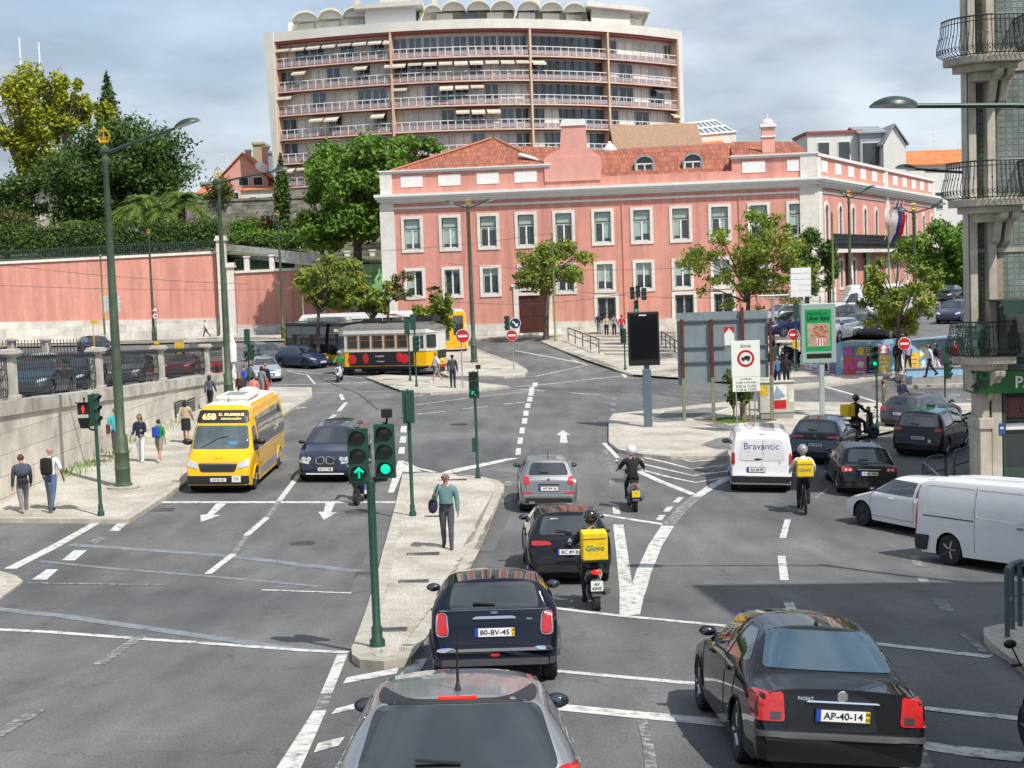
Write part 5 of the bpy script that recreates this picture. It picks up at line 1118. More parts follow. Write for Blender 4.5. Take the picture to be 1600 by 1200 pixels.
tree_px('broad dark green dome shaped tree above the pink wall',172,180,272,186,372,158,L_dark,n=36000,size=.22,blobs=64,seed=3,trunk_r=.5,zbase=6.5,bs=.29)
tree_px('second dark evergreen at the left picture edge',20,20,110,262,372,155,L_dark,n=8000,size=.22,blobs=20,seed=13,trunk_r=.35,zbase=6.5)
tree_px('tall yellowing plane tree at the left picture edge',42,45,168,92,300,168,L_yel,n=12000,size=.25,blobs=52,seed=5,trunk_r=.4,zbase=6,bark=M_barkg,bs=.2)
tree_px('yellowing plane limb crown right of the pale tower',112,112,66,104,215,168,L_yel,n=3600,size=.24,blobs=18,seed=9,trunk_r=.25,zbase=6,bark=M_barkg,bs=.25)
tree_px('slim yellowing tree in front of the dark conifer',163,165,40,143,215,166,L_yel,n=2600,size=.2,blobs=14,seed=6,trunk_r=.2,zbase=6,bs=.34)
def conifer(label,px,Y,y0,y1,w,zb,lm,n=2500,seed=2,size=.18):
 s=FPX/Y;a=at(px,y0,Y);c=at(px,y1,Y);H=a.z-zb;t=thing('conifer',label,'tree',(a.x,Y,zb));m=MB();m.tube([(0,0,-.3),(0,0,H-.3)],[.16,.04],6);m.build('trunk',M_bark,t)
 C,Rr=[],[];k=14
 for i in range(k):f=i/(k-1);z=(c.z-zb)+(a.z-c.z)*f*.96;q=(w/s/2)*(math.sin(math.pi*(.18+.8*f))**.6 if f<.5 else(1-(f-.5)*1.75)*.95+.05);C.append((0,0,z));Rr.append((max(.12,q),max(.12,q),(a.z-c.z)/k*.95))
 leaves('crown',C,Rr,n,size,lm,t,seed,up=.8);return t
conifer('dark conifer tip rising behind the slim yellow tree',166,170,112,215,32,7,L_dark,2200,4,.22)
conifer('narrow dark cypress below the apartment block',438,150,240,350,25,6,L_dark,5500,8,.16)
tree_px('large bright green tree left of the pink palace',560,560,190,196,398,138,L_mid,n=21000,size=.24,blobs=58,seed=11,trunk_r=.4,zbase=3,trunks=2,bs=.23)
tree_px('lower bright green tree lobe behind the tram trees',500,510,90,300,390,136,L_mid,n=7500,size=.22,blobs=22,seed=12,trunk_r=.25,zbase=3,bs=.3)
tree_px('loose bright green tree beside the apartment block base',640,640,96,198,262,146,L_mid,n=4200,size=.2,blobs=20,seed=14,trunk_r=.3,zbase=3,bs=.28)
tree_px('small light acacia over the black bus and tram',512,495,140,396,492,99,L_aca,n=6200,size=.14,blobs=44,seed=15,trunk_r=.13,bs=.19)
tree_px('feathery acacia beside the yellow bus',576,590,90,432,500,97,L_aca,n=3200,size=.14,blobs=30,seed=16,trunk_r=.1,bs=.19)
tree_px('sparse reddish tree in front of the palace corner window',618,600,64,420,478,101,L_aut,n=1300,size=.12,blobs=18,seed=17,trunk_r=.1,bs=.22)
tree_px('bushy small tree in front of the yellow bus',678,672,68,448,532,99,L_aca,n=4200,size=.14,blobs=26,seed=18,trunk_r=.1,bs=.25)
tree_px('sparse reddish sapling between the palace windows',685,690,56,438,475,100,L_aut,n=600,size=.1,blobs=12,seed=19,trunk_r=.07,bs=.2)
tree_px('spreading small tree beside the brown palace door',858,855,146,364,470,113,L_aca,n=6000,size=.145,blobs=46,seed=20,trunk_r=.2,bs=.19)
tree_px('wide acacia with yellowing leaves behind the metal billboard',1175,1163,250,316,496,92,L_aca,n=9500,size=.125,blobs=90,seed=21,trunk_r=.16,bs=.13)
tree_px('darker tree between the acacia and the palace corner',1268,1262,74,356,462,104,L_hedge,n=5200,size=.17,blobs=22,seed=22,trunk_r=.2,bs=.3)
tree_px('yellowish acacia by the poster wall',1405,1404,152,388,538,77,L_aca,n=7200,size=.115,blobs=64,seed=23,trunk_r=.13,bs=.15)
tree_px('big leafy green tree beyond the parked cars',1478,1478,132,340,460,128,L_mid,n=13000,size=.2,blobs=36,seed=24,trunk_r=.3,bs=.28)
tree_px('dark tree behind the far parked cars',1530,1530,120,362,462,136,L_mid,n=8000,size=.22,blobs=24,seed=34,trunk_r=.3,bs=.3)
tree_px('leafy tree crown left of the far street lamp',1350,1360,60,395,460,150,L_mid,n=2500,size=.2,blobs=14,seed=35,trunk_r=.2,bs=.3)if False else None
def palm(label,px,Y,ytop,r_,zb,seed,n=52,name='palm',lm=None):
 rr=random.Random(seed);p=at(px,ytop,Y);H=p.z-zb-.4*r_;t=thing(name,label,'palm',(p.x,Y,zb));m=MB();m.tube([(0,0,-.3),(0,0,H*.5),(0,0,H)],[.32,.26,.3],8);m.build('trunk',M_bark,t)
 V=[]
 for i in range(n):
  a=rr.random()*6.28;el=rr.uniform(-.2,1.35);L=r_*rr.uniform(.85,1.1);prev=None;h=np.array([math.cos(a),math.sin(a),0.])
  side=np.array([-math.sin(a),math.cos(a),0.]);K=13
  for k in range(K):
   f=k/(K-1);q=np.array([0,0,H])+h*L*(math.cos(el)*f+.18*f*f)+np.array([0,0,L*(math.sin(el)*f-.75*f*f)])
   if prev is not None:
    d=q-prev;w=.7*math.sin(math.pi*min(1,.12+f*.9))+.08
    V.append([prev-side*.03,q-side*.03,q+side*.03,prev+side*.03])
    for s_ in(-1,1):
     for g in(0,.5):o=prev+d*g;tip=o+side*s_*w*1.0+d*1.0-np.array([0,0,.28*w]);V.append([o,o+d*.32,tip,tip-d*.1])
   prev=q
 qmesh('fronds',np.array(V),lm or L_palm,t)
palm('feathery palm on the terrace left of the other palm',222,150,300,3.0,6.8,1);palm('feathery palm on the terrace right of the other palm',283,151,294,3.2,6.8,2);palm('small pale fan palm under the dark dome tree',116,147.5,340,2.0,6.6,3,16)
palm('low feathery palm between the two larger palms',252,150,312,2.7,6.6,7);palm('low palm beside the tall lamp arm',198,150,318,2.5,6.6,9);palm('short spiky plant at the left end of the hedge',62,149,358,1.3,6.8,5,12)
def hedge(label,a,b,h,w,n,lm,name='hedge',size=.14):
 t=thing(name,label,name.replace('_',' '),a);L=(b-a).length;k=max(3,int(L/1.2));C=[tuple((b-a)*(i/k)+Vector((0,0,h/2)))for i in range(k+1)];Rr=[(1.1,w/2,h*.55)]*(k+1);leaves('foliage',C,Rr,n,size,lm,t,4);m=MB();
 d=(b-a).normalized();nn=Vector((-d.y,d.x,0))*w*.3;m.prism([-nn,nn,nn+Vector((0,0,h*.8)),-nn+Vector((0,0,h*.8))],tuple(b-a));m.build('branches',mat('hedge_core',(.015,.03,.01),1,var=.4,scale=5),t)
hedge('long trimmed hedge along the top of the pink wall',at(-30,398,141),at(335,385,148),2.7,1.6,26000,L_hedge)
hedge('rough green hedge right of the pier above the wall',at(372,384,150),at(470,388,147),1.6,2,5000,L_mid)
for px,py,Y,w,h,lm,s in((345,305,158,2.2,3.4,L_aut,'reddish shrub in front of the grey garden wall'),(405,352,152,3.4,3.2,L_aut,'reddish shrub beside the cypress foot'),(380,358,151,2.6,2.0,L_mid,'green shrub between the piers and the cypress'),(470,350,150,3.2,2.8,L_hedge,'dark shrub under the bright green tree'),(330,312,160,3.4,1.6,L_mid,'light green bush under the orange roofed house'),(20,350,146,3,3,L_aut,'brownish bush at the left end of the hedge')):
 p=at(px,py,Y);t=thing('shrub',s,'shrub',(p.x,Y,p.z-h*.6));r=random.Random(px);leaves('foliage',[(r.uniform(-w,w)*.4,r.uniform(-1,1),h*.3+r.uniform(0,h*.6))for _ in range(9)],[(w*.4,1,h*.3)]*9,1600,.16,lm,t,px);m=MB();m.tube([(0,0,-1),(0,0,h*.6)],.12,5);m.build('stem',M_bark,t)
def tuft(label,P,n,h,lm,spread=.35,name='grass_tuft'):
 r=np.random.default_rng(int(abs(P.x*100)));V=[]
 for i in range(n):
  b=np.array([r.normal()*spread*.5,r.normal()*spread,0]);a=r.random()*6.28;l_=h*r.uniform(.5,1.1);d=np.array([math.cos(a),math.sin(a),0])*l_*.4;s=np.array([-math.sin(a),math.cos(a),0])*.014
  V.append([b-s,b+s,b+d*.5+[0,0,l_*.6]+s*.6,b+d*.5+[0,0,l_*.6]-s*.6]);V.append([b+d*.5+[0,0,l_*.6]-s*.6,b+d*.5+[0,0,l_*.6]+s*.6,b+d+[0,0,l_],b+d+[0,0,l_]])
 o=qmesh(name,np.array(V),lm,None);o.location=P;tag(o,label,'weeds',None);return o
for i,(px,py,sp,h)in enumerate(((108,742,.5,.4),(128,730,.6,.45),(173,708,.7,.5),(206,690,.5,.3),(262,664,1.3,.55),(140,724,.7,.4))):
 p=G(px,py,KH);tuft(('first','second','third','fourth','fifth','extra')[i]+' green weed tuft from the left along the retaining wall foot' if i<5 else 'low weed tuft between the second and third tufts at the wall foot',Vector((max(-14.75,p.x),p.y,p.z)),70,h*.5,L_mid,sp)
for px,py,s in((592,1031,'small weed growing at the kerb nose of the central island'),(631,1026,'second small weed right of the first at the kerb nose')):
 p=G(px,py+3);tuft(s,p,60,.16,L_mid,.07)
p=G(1160,658,KH);t=tree('staked sapling with long dark leaves behind the zone sign',p,2.6,1.3,2.3,1.5,L_hedge,n=900,size=.13,blobs=16,seed=41,trunk_r=.03,bs=.35)
for dx in(-.35,.0,.35):
 m=MB();m.tube([(dx,.1,-.1),(dx*.9,.1,1.5)],.035,6);m.build('stake',mat('stake_wood',(.3,.2,.11),.8,var=.2),t)
gp=G(1150,657,KH);drape([(gp.x+math.cos(a)*1.7*(1+.2*math.sin(a*3)),gp.y+math.sin(a)*1.0)for a in np.linspace(0,6.28,15)[:-1]],KH+.006,'tree_pit',M_earth)
r=np.random.default_rng(5);o=tuft('',Vector((gp.x-.2,gp.y,gp.z)),900,.12,L_mid,.5,'grass_patch');o['kind']='stuff';o['label']='small grass patch around the staked sapling';o['category']='grass'
# ---------------- street furniture ----------------
M_mast=mat('mast_green',(.075,.11,.068),.5,.2,var=.25,scale=3,dirt=.3);M_sgn=mat('signal_green',(.018,.065,.045),.45,.1,var=.15);M_sgnb=mat('signal_shade',(.012,.03,.022),.6,var=.1);M_gold=mat('gilded_emblem',(.65,.42,.04),.35,.6,var=.15)
M_lampd=mat('lamp_hood',(.03,.055,.05),.4,.2,var=.15);M_lens=mat('lamp_glass',(.5,.52,.5),.25,var=.05);M_blk=mat('black_plastic',(.012,.012,.013),.45,var=.1);M_lgrn=mat('light_green_pole',(.20,.27,.10),.6,.1,var=.2);M_gpole=mat('galvanised',(.35,.37,.38),.5,.5,var=.1)
M_lit=mat('green_light',(.0,.62,.34),.3,var=0,emit=1.3);M_litr=mat('red_light',(.9,.03,.01),.3,var=0,emit=1.6);M_signw=mat('sign_white',(.72,.72,.70),.4,var=.04);M_sgrey=mat('sign_back_grey',(.33,.35,.36),.5,.4,var=.08);M_sred=mat('sign_red_face',(.50,.015,.02),.4,var=.04)
def arm_lamp(par,top,end,r=.05,hw=.42,name='lamp_arm'):
 """arm from the mast top to the lamp head end (local coords)"""
 a=Vector(top);e=Vector(end);d=(e-a).normalized();s=e-d*hw*1.5;m=MB();m.tube([a,a.lerp(s,.5)+Vector((0,0,.02)),s],[r*1.2,r,r*.9],8);am=m.build(name,M_lampd,par,smooth=50)
 h=MB();K=10;rows=[]
 side=d.cross(Vector((0,0,1))).normalized();u=side.cross(d).normalized()
 for k in range(K+1):
  f=k/K;w=hw*.62*math.sin(math.pi*min(1,f*.93+.05))**.6;c=s+d*(f*hw*2.0);rows.append([tuple(c+side*w*math.cos(t)+u*(hw*.42*math.sin(math.pi*min(1,f*.9+.1))**.7*math.sin(t)))for t in np.linspace(0,math.pi,9)])
 h.grid(rows);h.build('lamp_hood',M_lampd,am,smooth=60);g=MB();g.grid([[r_[0],tuple(Vector(r_[0]).lerp(Vector(r_[-1]),.5)-u*.05),r_[-1]]for r_ in rows]);g.build('lamp_lens',M_lens,am)
def emblem(par,z,s=.22):
 m=MB();m.tube([(0,0,z),(0,0,z+s*2.6)],.015,5);m.tube([(-s*.8,0,z+s*.9),(-s*.5,0,z+s*.4),(s*.5,0,z+s*.4),(s*.8,0,z+s*.9)],.04,5);m.tube([(-s*.7,0,z+s*1.9),(s*.7,0,z+s*1.9)],.02,5)
 for k in range(4):m.tube([(-s*.6+k*s*.4,0,z+s*.5),(-s*.6+k*s*.4,0,z+s*1.2)],.025,4)
 m.tube([(0,0,z+s*2.5),(-s*.9,0,z+s*1.1)],.015,4);m.tube([(0,0,z+s*2.5),(s*.9,0,z+s*1.1)],.015,4);m.build('gilded_ship_emblem',M_gold,par)
def mast(label,base,ztop,r0,r1,fancy=True,m_=None,name='street_lamp',cat='street lamp'):
 t=thing(name,label,cat,base);H=ztop-base[2];m=MB()
 if fancy:m.lathe([(r0*1.9,-.1),(r0*1.9,.12),(r0*1.55,.16),(r0*1.55,.55),(r0*1.7,.6),(r0*1.55,.66),(r0*1.5,1.05),(r0*1.7,1.1),(r0*1.45,1.18),(r0*1.35,1.6),(r0,1.68),(r0,H*.3),(r0*.85,H*.6),(r1,H-.5),(r1*1.4,H-.45),(r1*1.4,H-.3),(r1,H-.27),(r1*1.05,H-.12),(r1*1.7,H-.1),(r1*1.7,H+.02),(r1*.6,H+.1)],n=10)
 else:m.lathe([(r0*1.5,-.1),(r0*1.5,.25),(r0,.3),(r1,H),(r1*.4,H+.08)],n=10)
 m.build('mast',m_ or M_mast,t,smooth=40);return t,H
b=G(193,762,KH);pl_=MB();pl_.lathe([(.5,0),(.5,.06),(.3,.07)],(0,0,0),n=12)
t,H=mast('tall green lamp mast with gilded ship emblem on the left pavement',b,at(165,232,b.y).z,.15,.085)
plo=pl_.build('footing',M_kerb,t);e=at(303,190,b.y)-b;arm_lamp(t,(0,0,H-.15),(e.x,0,e.z),.045,.4);emblem(t,H+.1)
Y2=70;x2=at(357,600,Y2).x;b=Vector((x2,Y2,gz(x2,Y2)+KH));t,H=mast('tall green lamp mast rising behind the yellow minibus',b,at(337,282,Y2).z,.15,.085);e=at(447,264,Y2)-b;arm_lamp(t,(0,0,H-.1),(e.x,0,e.z),.045,.4);emblem(t,H+.1)
def double_lamp(label,px,pyb,pyt,l,r,Y=None,emb=True,r0=.13,zb=None):
 if Y is None:b=G(px,pyb,KH)
 else:x=at(px,pyb,Y).x;b=Vector((x,Y,zb if zb is not None else gz(x,Y)))
 t,H=mast(label,b,at(px,pyt,b.y).z,r0,.08);
 for q in(l,r):
  if q:e=at(q[0],q[1],b.y)-b;arm_lamp(t,(0,0,H-.12),(e.x,.4 if q is l else-.3,e.z),.04,.42)
 if emb:emblem(t,H+.05,.2)
 return t
double_lamp('two armed green street lamp in front of the palace left part',741,566,322,(697,316),(766,314))
double_lamp('two armed green street lamp in front of the lower pink wall',443,525,338,(415,332),(468,330),Y=128)
double_lamp('single armed green street lamp close to the pink wall',241,531,366,(206,358),None,Y=134.5,zb=1.3)
double_lamp('street lamp by the palace corner with long right arm',1329,470,308,(1316,300),(1362,292),Y=112,zb=1.6)
double_lamp('two armed street lamp with gilded emblem behind the acacia',1431,560,330,(1403,326),(1470,320),Y=84)
def side_lamp(label,Y,ex,ey,px_off,py_arm,hw):
 p=at(px_off,400,Y);zb=gz(p.x,Y);zt=at(px_off,py_arm,Y).z;t,H=mast(label,(p.x,Y,zb),zt,.14,.08);e=at(ex,ey,Y);arm_lamp(t,(0,0,H-.05),(e.x-p.x,0,e.z-zb),.05,hw);return t
side_lamp('big dark green lamp head reaching in over the road from the right',27,1377,165,1740,163,.42)
side_lamp('smaller street lamp head half hidden by the middle balcony',52,1407,262,1600,276,.36);side_lamp('farther street lamp head just right of the small one',60,1452,268,1625,268,.34)
def pole(label,px,yb,yt,Y,r=.09,m_=None,zb=None):
 x=at(px,yb,Y).x;z0=gz(x,Y)if zb is None else zb;t=MB();H=at(px,yt,Y).z-z0;t.lathe([(r*1.4,-.2),(r*1.4,.3),(r,.35),(r*.75,H*.5),(r*.7,H),(r*.9,H+.02),(r*.5,H+.15)],n=8);o=t.build('wire_pole',m_ or M_lgrn,smooth=40);o.location=(x,Y,z0);tag(o,label,'pole');return(x,Y,z0+H)
wp=[pole('slim light green wire pole by the direction signs',165,545,400,112),pole('light green wire pole in the middle of the palace facade',868,527,364,111),pole('light green wire pole right of the wide acacia',1303,500,334,98,zb=2.2),pole('light green wire pole before the flags',1390,480,352,108,zb=2.3),pole('light green pole in front of the lower pink wall',474,500,388,118)]
M_wire=mat('wire',(.06,.06,.065),.5)
def wire(a,b,sag,label,r=.014,name='overhead_wire'):
 a,b=Vector(a),Vector(b);m=MB();m.tube([(b-a)*(i/14)-Vector((0,0,sag*4*(i/14)*(1-i/14)))for i in range(15)],r,4);o=m.build(name,M_wire);o.location=a;tag(o,label,'wire','overhead tram wires')
wire(at(-40,408,105),at(390,444,100),.25,'overhead wire crossing low in front of the long pink wall');wire(at(-20,445,102),at(600,448,112),.3,'overhead wire along the middle of the pink wall');wire(at(340,395,118),wp[1],.6,'overhead wire from the pink wall to the middle palace pole')
wire(at(600,456,98),at(1010,452,98),.9,'sagging overhead wire in front of the palace left half');wire(at(700,412,112),at(1290,400,100),.7,'overhead wire between the palace window rows');wire(at(870,452,104),at(1290,455,90),.5,'overhead wire above the stairs toward the acacia');wire(at(1200,468,80),at(1520,462,90),.2,'overhead wire above the parked cars')
wire(at(1290,455,90),at(1500,470,85),.3,'lower overhead wire near the poster wall')
def signal_head(par,o,rz=0,lit=None,arrow=None,h=.76,w=.27,name='signal_head',back=False,scale=1):
 M=Matrix.Translation(o)@Matrix.Rotation(rz,4,'Z')@Matrix.Scale(scale,4);m=MB(M);m.box(-w/2,w/2,0,.16,-h/2,h/2);
 if not back:m.box(-w/2-.015,w/2+.015,-.012,.0,-h/2-.01,h/2+.01)
 m.tube([(0,.08,h/2),(0,.08,h/2+.03)],.03,6);hd=m.build(name,M_sgn,par,bevel=.008)
 for i,z in enumerate((h/3,0,-h/3)):
  v=MB(M);n=12;r=w*.4;rows=[]
  for yy,dr in((-.01,0),(-.15,.008)):rows.append([(math.cos(a)*(r+dr),yy*(1 if yy>-.05 else(.55+.45*math.sin(max(0,a)))if 0<=a<=math.pi else .3),z+math.sin(a)*(r+dr))for a in np.linspace(-.45,math.pi+.45,n)])
  v.grid(rows);v.build('visor',M_sgn,hd,fix=False)
  l_=MB(M);on=(lit==i)
  if on and arrow:
   l_.lathe([(.001,-.008),(r*.95,-.008),(r*.95,-.002),(.001,-.002)],(0,0,z),'Y',16);l_.build('lens',M_blk,hd);l2=MB(M)
   if arrow=='up':l2 .prism([(-.016,-.012,z-r*.7),(.016,-.012,z-r*.7),(.016,-.012,z+r*.6),(-.016,-.012,z+r*.6)],(0,.003,0));l2 .prism([(0,-.0125,z+r*.85),(-r*.7,-.0125,z+.02),(-r*.45,-.0125,z+.0),(0,-.0125,z+r*.5),(r*.45,-.0125,z),(r*.7,-.0125,z+.02)],(0,.002,0))
   else:l2 .prism([(r*.6,-.012,z-r*.5),(r*.5,-.012,z-r*.65),(-r*.5,-.012,z+r*.4),(-r*.4,-.012,z+r*.5)],(0,.003,0));l2 .prism([(-r*.7,-.0125,z+r*.6),(-r*.7,-.0125,z-r*.3),(-r*.45,-.0125,z-r*.1),(-r*.45,-.0125,z+r*.35),(0,-.0125,z+r*.4),(.02,-.0125,z+r*.6)],(0,.002,0))
   l2 .build('lit_arrow',M_lit,hd)
  else:l_.lathe([(.001,-.02),(r*.5,-.016),(r*.95,-.004),(r*.95,.0),(.001,.0)],(0,0,z),'Y',16);l_.build('lens',(M_lit if i==2 else M_litr)if on else mat(('lens_red','lens_amber','lens_green')[i],((.06,.008,.006),(.06,.03,.008),(.008,.03,.025))[i],.2,var=0,spec=.8),hd)
 return hd
def sig_pole(label,px,py,top,h=KH,r=.05,onroad=False):
 b=G(px,py,0 if onroad else h);t=thing('traffic_signal',label,'traffic light',b);H=at(px,top,b.y).z-b.z;m=MB();m.lathe([(r*1.9,-.02),(r*1.9,.1),(r*1.35,.14),(r*1.35,.3),(r,.33),(r,H)],n=12);m.build('post',M_sgn,t,smooth=40);return t,b,H
t,b,H=sig_pole('double traffic light with green arrow and green disc on the central island',590,1010,752,r=.062)
m=MB();m.tube([(-.27,.09,H-.02),(.25,.09,H+.03)],.045,8);m.tube([(0,0,H-.15),(0,.05,H)],.07,8);m.box(-.33,-.21,.04,.14,H-.03,H+.02);m.build('cross_arm',M_sgn,t)
signal_head(t,(-.165,.0,H+.40),0,2,'up',h=.80,w=.285);signal_head(t,(.235,.0,H+.45),0,2,None,h=.80,w=.285)
m=MB();m.box(.2,.36,.0,.16,H+.95,H+1.08);m.tube([(.27,.08,H+.84),(.28,.08,H+.96)],.02,6);m.build('detector_camera',M_blk,t,bevel=.03)
t,b,H=sig_pole('traffic light seen from behind on the left edge of the central island',645,806,640);m=MB();m.box(-.14,.14,-.16,0,H-.35,H+.52);m.box(-.16,.16,-.0,.02,H-.36,H+.53);m.box(-.05,.05,-.2,-.16,H-.3,H+.4);m.tube([(0,-.08,H+.5),(0,-.08,H+.56)],.03,6);m.build('signal_head',M_sgn,t,bevel=.01)
t,b,H=sig_pole('traffic light with green left arrow at the far end of the central island',747,747,600,r=.045);signal_head(t,(-.02,-.06,H-.02),0,2,'left',h=.82,w=.29);m=MB();m.box(.05,.21,-.02,.12,H+.47,H+.6);m.tube([(.12,.05,H+.38),(.12,.05,H+.48)],.015,5);m.build('detector_camera',M_blk,t,bevel=.02);m=MB();m.box(-.15,-.05,-.06,.06,H*.28,H*.28+.45);m.build('button_box',M_sgn,t,bevel=.01)
t,b,H=sig_pole('traffic light with red pedestrian figure on the left pavement corner',158,806,622,r=.05);signal_head(t,(.02,.05,H-.32),R(75),None,h=.86,w=.3)
m=MB();z=H-.72
m=MB();m.box(-.45,-.14,-.1,.08,H-.42,H-.13);hd=m.build('pedestrian_head',M_blk,t,bevel=.01);m=MB();m.prism([(-.47,-.2,H-.1),(-.12,-.2,H-.1),(-.14,-.1,H-.13),(-.45,-.1,H-.13)],(0,.0,.02));m.prism([(-.45,-.11,H-.52),(-.14,-.11,H-.52),(-.19,-.05,H-.8),(-.40,-.05,H-.8)],(0,.14,0));m.tube([(-.28,0,H-.1),(-.28,0,H)],.02,5);m.sph((-.28,0,H+.0),.035,6,5);m.build('pedestrian_visor',M_blk,hd)
m=MB();x,y,z=-.295,-.105,H-.28;m.sph((x,y,z+.085),(.02,.006,.02),8,6);m.box(x-.025,x+.025,y-.004,y,z-.0,z+.06);m.box(x-.022,x-.004,y-.004,y,z-.1,z-.0);m.box(x+.004,x+.022,y-.004,y,z-.1,z-.0);m.prism([(x-.05,y-.004,z+.0),(x-.04,y-.004,z-.01),(x-.02,y-.004,z+.05),(x-.03,y-.004,z+.06)],(0,.003,0));m.prism([(x+.05,y-.004,z+.0),(x+.04,y-.004,z-.01),(x+.02,y-.004,z+.05),(x+.03,y-.004,z+.06)],(0,.003,0));m.build('red_figure',M_litr,hd)
m=MB();m.tube([(0,0,H-.85),(-.12,0,H-.85),(-.2,0,H-.78)],.03,6);m.build('bracket',M_blk,t)
def small_signal(label,px,py,top,heads,h=KH,r=.045,extra=None):
 t,b,H=sig_pole(label,px,py,top,h,r)
 for(dx,dz,rz,lit,back)in heads:signal_head(t,(dx,-.08,H+dz),rz,lit,None,h=.85,w=.3,back=back)
 return t,b,H
small_signal('traffic light behind the waiting people near the silver car',391,612,516,[(0,-.35,R(180),None,True),(.2,-1.2,R(70),None,False)])
small_signal('left one of two traffic lights in front of the tram',641,595,505,[(-.05,-.2,R(180),None,True)]);small_signal('right one of two traffic lights in front of the tram',651,604,506,[(-.05,.1,R(180),None,True),(.1,-1.1,R(60),None,False)])
small_signal('traffic light lit green behind the black screen',998,540,462,[(-.35,.2,0,None,False),(.05,.3,0,None,False),(.5,.1,R(30),None,False),(-.1,-.75,0,2,False)])
small_signal('traffic light with green light by the poster wall',1371,668,553,[(-.08,-.1,0,2,False)]);small_signal('traffic light next to the blue and grey wall',1477,632,560,[(0,.2,R(180),None,True),(.2,-.5,R(50),None,False)])
small_signal('traffic light at the foot of the plaza steps',977,578,530,[(-.1,.2,R(-50),None,False)]);small_signal('small traffic light near the palace wall right of the tree',890,520,484,[(0,.1,R(180),None,True)])
small_signal('traffic light beside the ad panel by the parked motorcycles',1245,580,488,[(0,.1,R(180),None,True)])
small_signal('green signal post near the two people by the steel billboard',1210,590,560,[(0,.2,R(180),None,True)])
def disc(mb,c,r,t=.02,n=24):mb.lathe([(.001,0),(r,0),(r,t),(.001,t)],c,'Y',n)
def no_entry(label,px,py,pyb,rr,extra=None,h=KH,dx=0):
 b=G(px+dx,pyb,h);t=thing('no_entry_sign',label,'road sign',b);p=at(px,py,b.y)-b;m=MB();m.tube([(0,.05,-.1),(0,.05,p.z+rr*.8)],.03,6);m.build('post',M_gpole,t)
 q=MB();disc(q,(p.x,-.02,p.z),rr);q.build('rim',M_signw,t);q=MB();disc(q,(p.x,-.03,p.z),rr*.92,.01);q.build('face',M_sred,t);q=MB();q.box(p.x-rr*.65,p.x+rr*.65,-.036,-.0301,p.z-rr*.16,p.z+rr*.16);q.build('bar',M_signw,t);return t,b,p
no_entry('red no entry sign between the tram and the green lamp post',723,525,607,.37);no_entry('red no entry sign near the poster wall acacia',1413,537,603,.32,dx=1)
t,b,p=no_entry('red no entry sign under the round blue arrow sign',800,524,578,.34,dx=3)
q=MB();disc(q,(.18,-.03,p.z+.72),.34);q.build('arrow_sign_rim',M_signw,t);q=MB();disc(q,(.18,-.04,p.z+.72),.31,.01);q.build('arrow_sign_face',mat('sign_navy',(.01,.03,.06),.4),t);q=MB();z=p.z+.72;q.prism([(-.02,-.045,z+.1),(.04,-.045,z+.16),(.28,-.045,z-.06),(.22,-.045,z-.12)],(0,.004,0));q.prism([(.14,-.045,z-.18),(.34,-.045,z-.18),(.34,-.045,z+.02)],(0,.004,0));q.build('white_arrow',M_signw,t);signal_head(t,(-.35,-.05,p.z+.75),R(-55),None,h=.85,w=.28)
t,b,p=no_entry('red no entry sign with yellow box left of the advertising panel',1240,523,575,.33,dx=2);q=MB();q.box(-.15,.25,-.2,.1,p.z-.75,p.z-.4);q.build('yellow_box',M_yel,t)
x=at(243,494,134).x;t=thing('speed_limit_sign','round 30 sign under a warning triangle on the lamp by the pink wall','road sign',(x,134,1.4));z=at(243,494,134).z-1.4
q=MB();disc(q,(0,0,z),.3);q.build('rim',M_sred,t);q=MB();disc(q,(0,-.01,z),.24,.01);q.build('face',M_signw,t);text_obj('30',(0,-.015,z),(1,0,0),(0,0,1),M_blk,t,height=.22,bold=.03)
q=MB();q.prism([(-.36,0,z+.4),(.36,0,z+.4),(0,0,z+1.0)],(0,.02,0));q.build('triangle_rim',M_sred,t);q=MB();q.prism([(-.24,-.01,z+.46),(.24,-.01,z+.46),(0,-.01,z+.86)],(0,.009,0));q.build('triangle_face',M_signw,t);q=MB();q.tube([(0,.03,-.2),(0,.03,z+.8)],.04,6);q.build('post',M_mast,t)
Y=111;x=at(175,475,Y).x;zb=gz(x,Y);t=thing('direction_signs','stack of pale direction signs behind the tall left lamp mast','road sign',(x,Y,zb))
for i in range(4):
 z=at(175,465+i*6.4,Y).z-zb
 for s in(-1,1):q=MB();q.box(s*.1,s*.62,-.03,.0,z-.11,z+.11);f=q.build('sign_panel',mat('sign_pale_blue',(.50,.62,.62),.5),t);q=MB();q.box(s*.2,s*.5,-.034,-.03,z-.03,z+.03);q.build('print',mat('sign_teal',(.1,.3,.32),.5),f)
q=MB();q.tube([(-.05,.05,-.1),(-.05,.05,z+1.5)],.05,6);q.build('post',M_gpole,t)
Y=96;p=at(150,545,Y);t=thing('yellow_sign_post','yellow post sign beyond the fence near the dark saloon','sign',(p.x,Y,p.z-1));z=at(150,503,Y).z-p.z+1;q=MB();q.box(-.25,.25,-.02,.02,z-.12,z+.12);q.build('sign_panel',M_yel,t);q=MB();q.tube([(-.1,0,-.2),(-.1,0,z)],.035,6);q.build('post',M_yel,t)
Y=88;t0=at(1208,520,Y);t=thing('lane_sign_gantry','five stacked white sign panels on a grey gantry arm over the acacia','road sign',(t0 .x,Y,2.0));
for i in range(5):a=at(1235,419+i*9.2,Y);c=at(1267,426.5+i*9.2,Y);q=MB(Matrix.Translation((-t0 .x,-Y,-2.0)));q.box(a.x,c.x,Y-.05,Y,c.z,a.z);q.build('sign_panel',M_signw,t,bevel=.01)
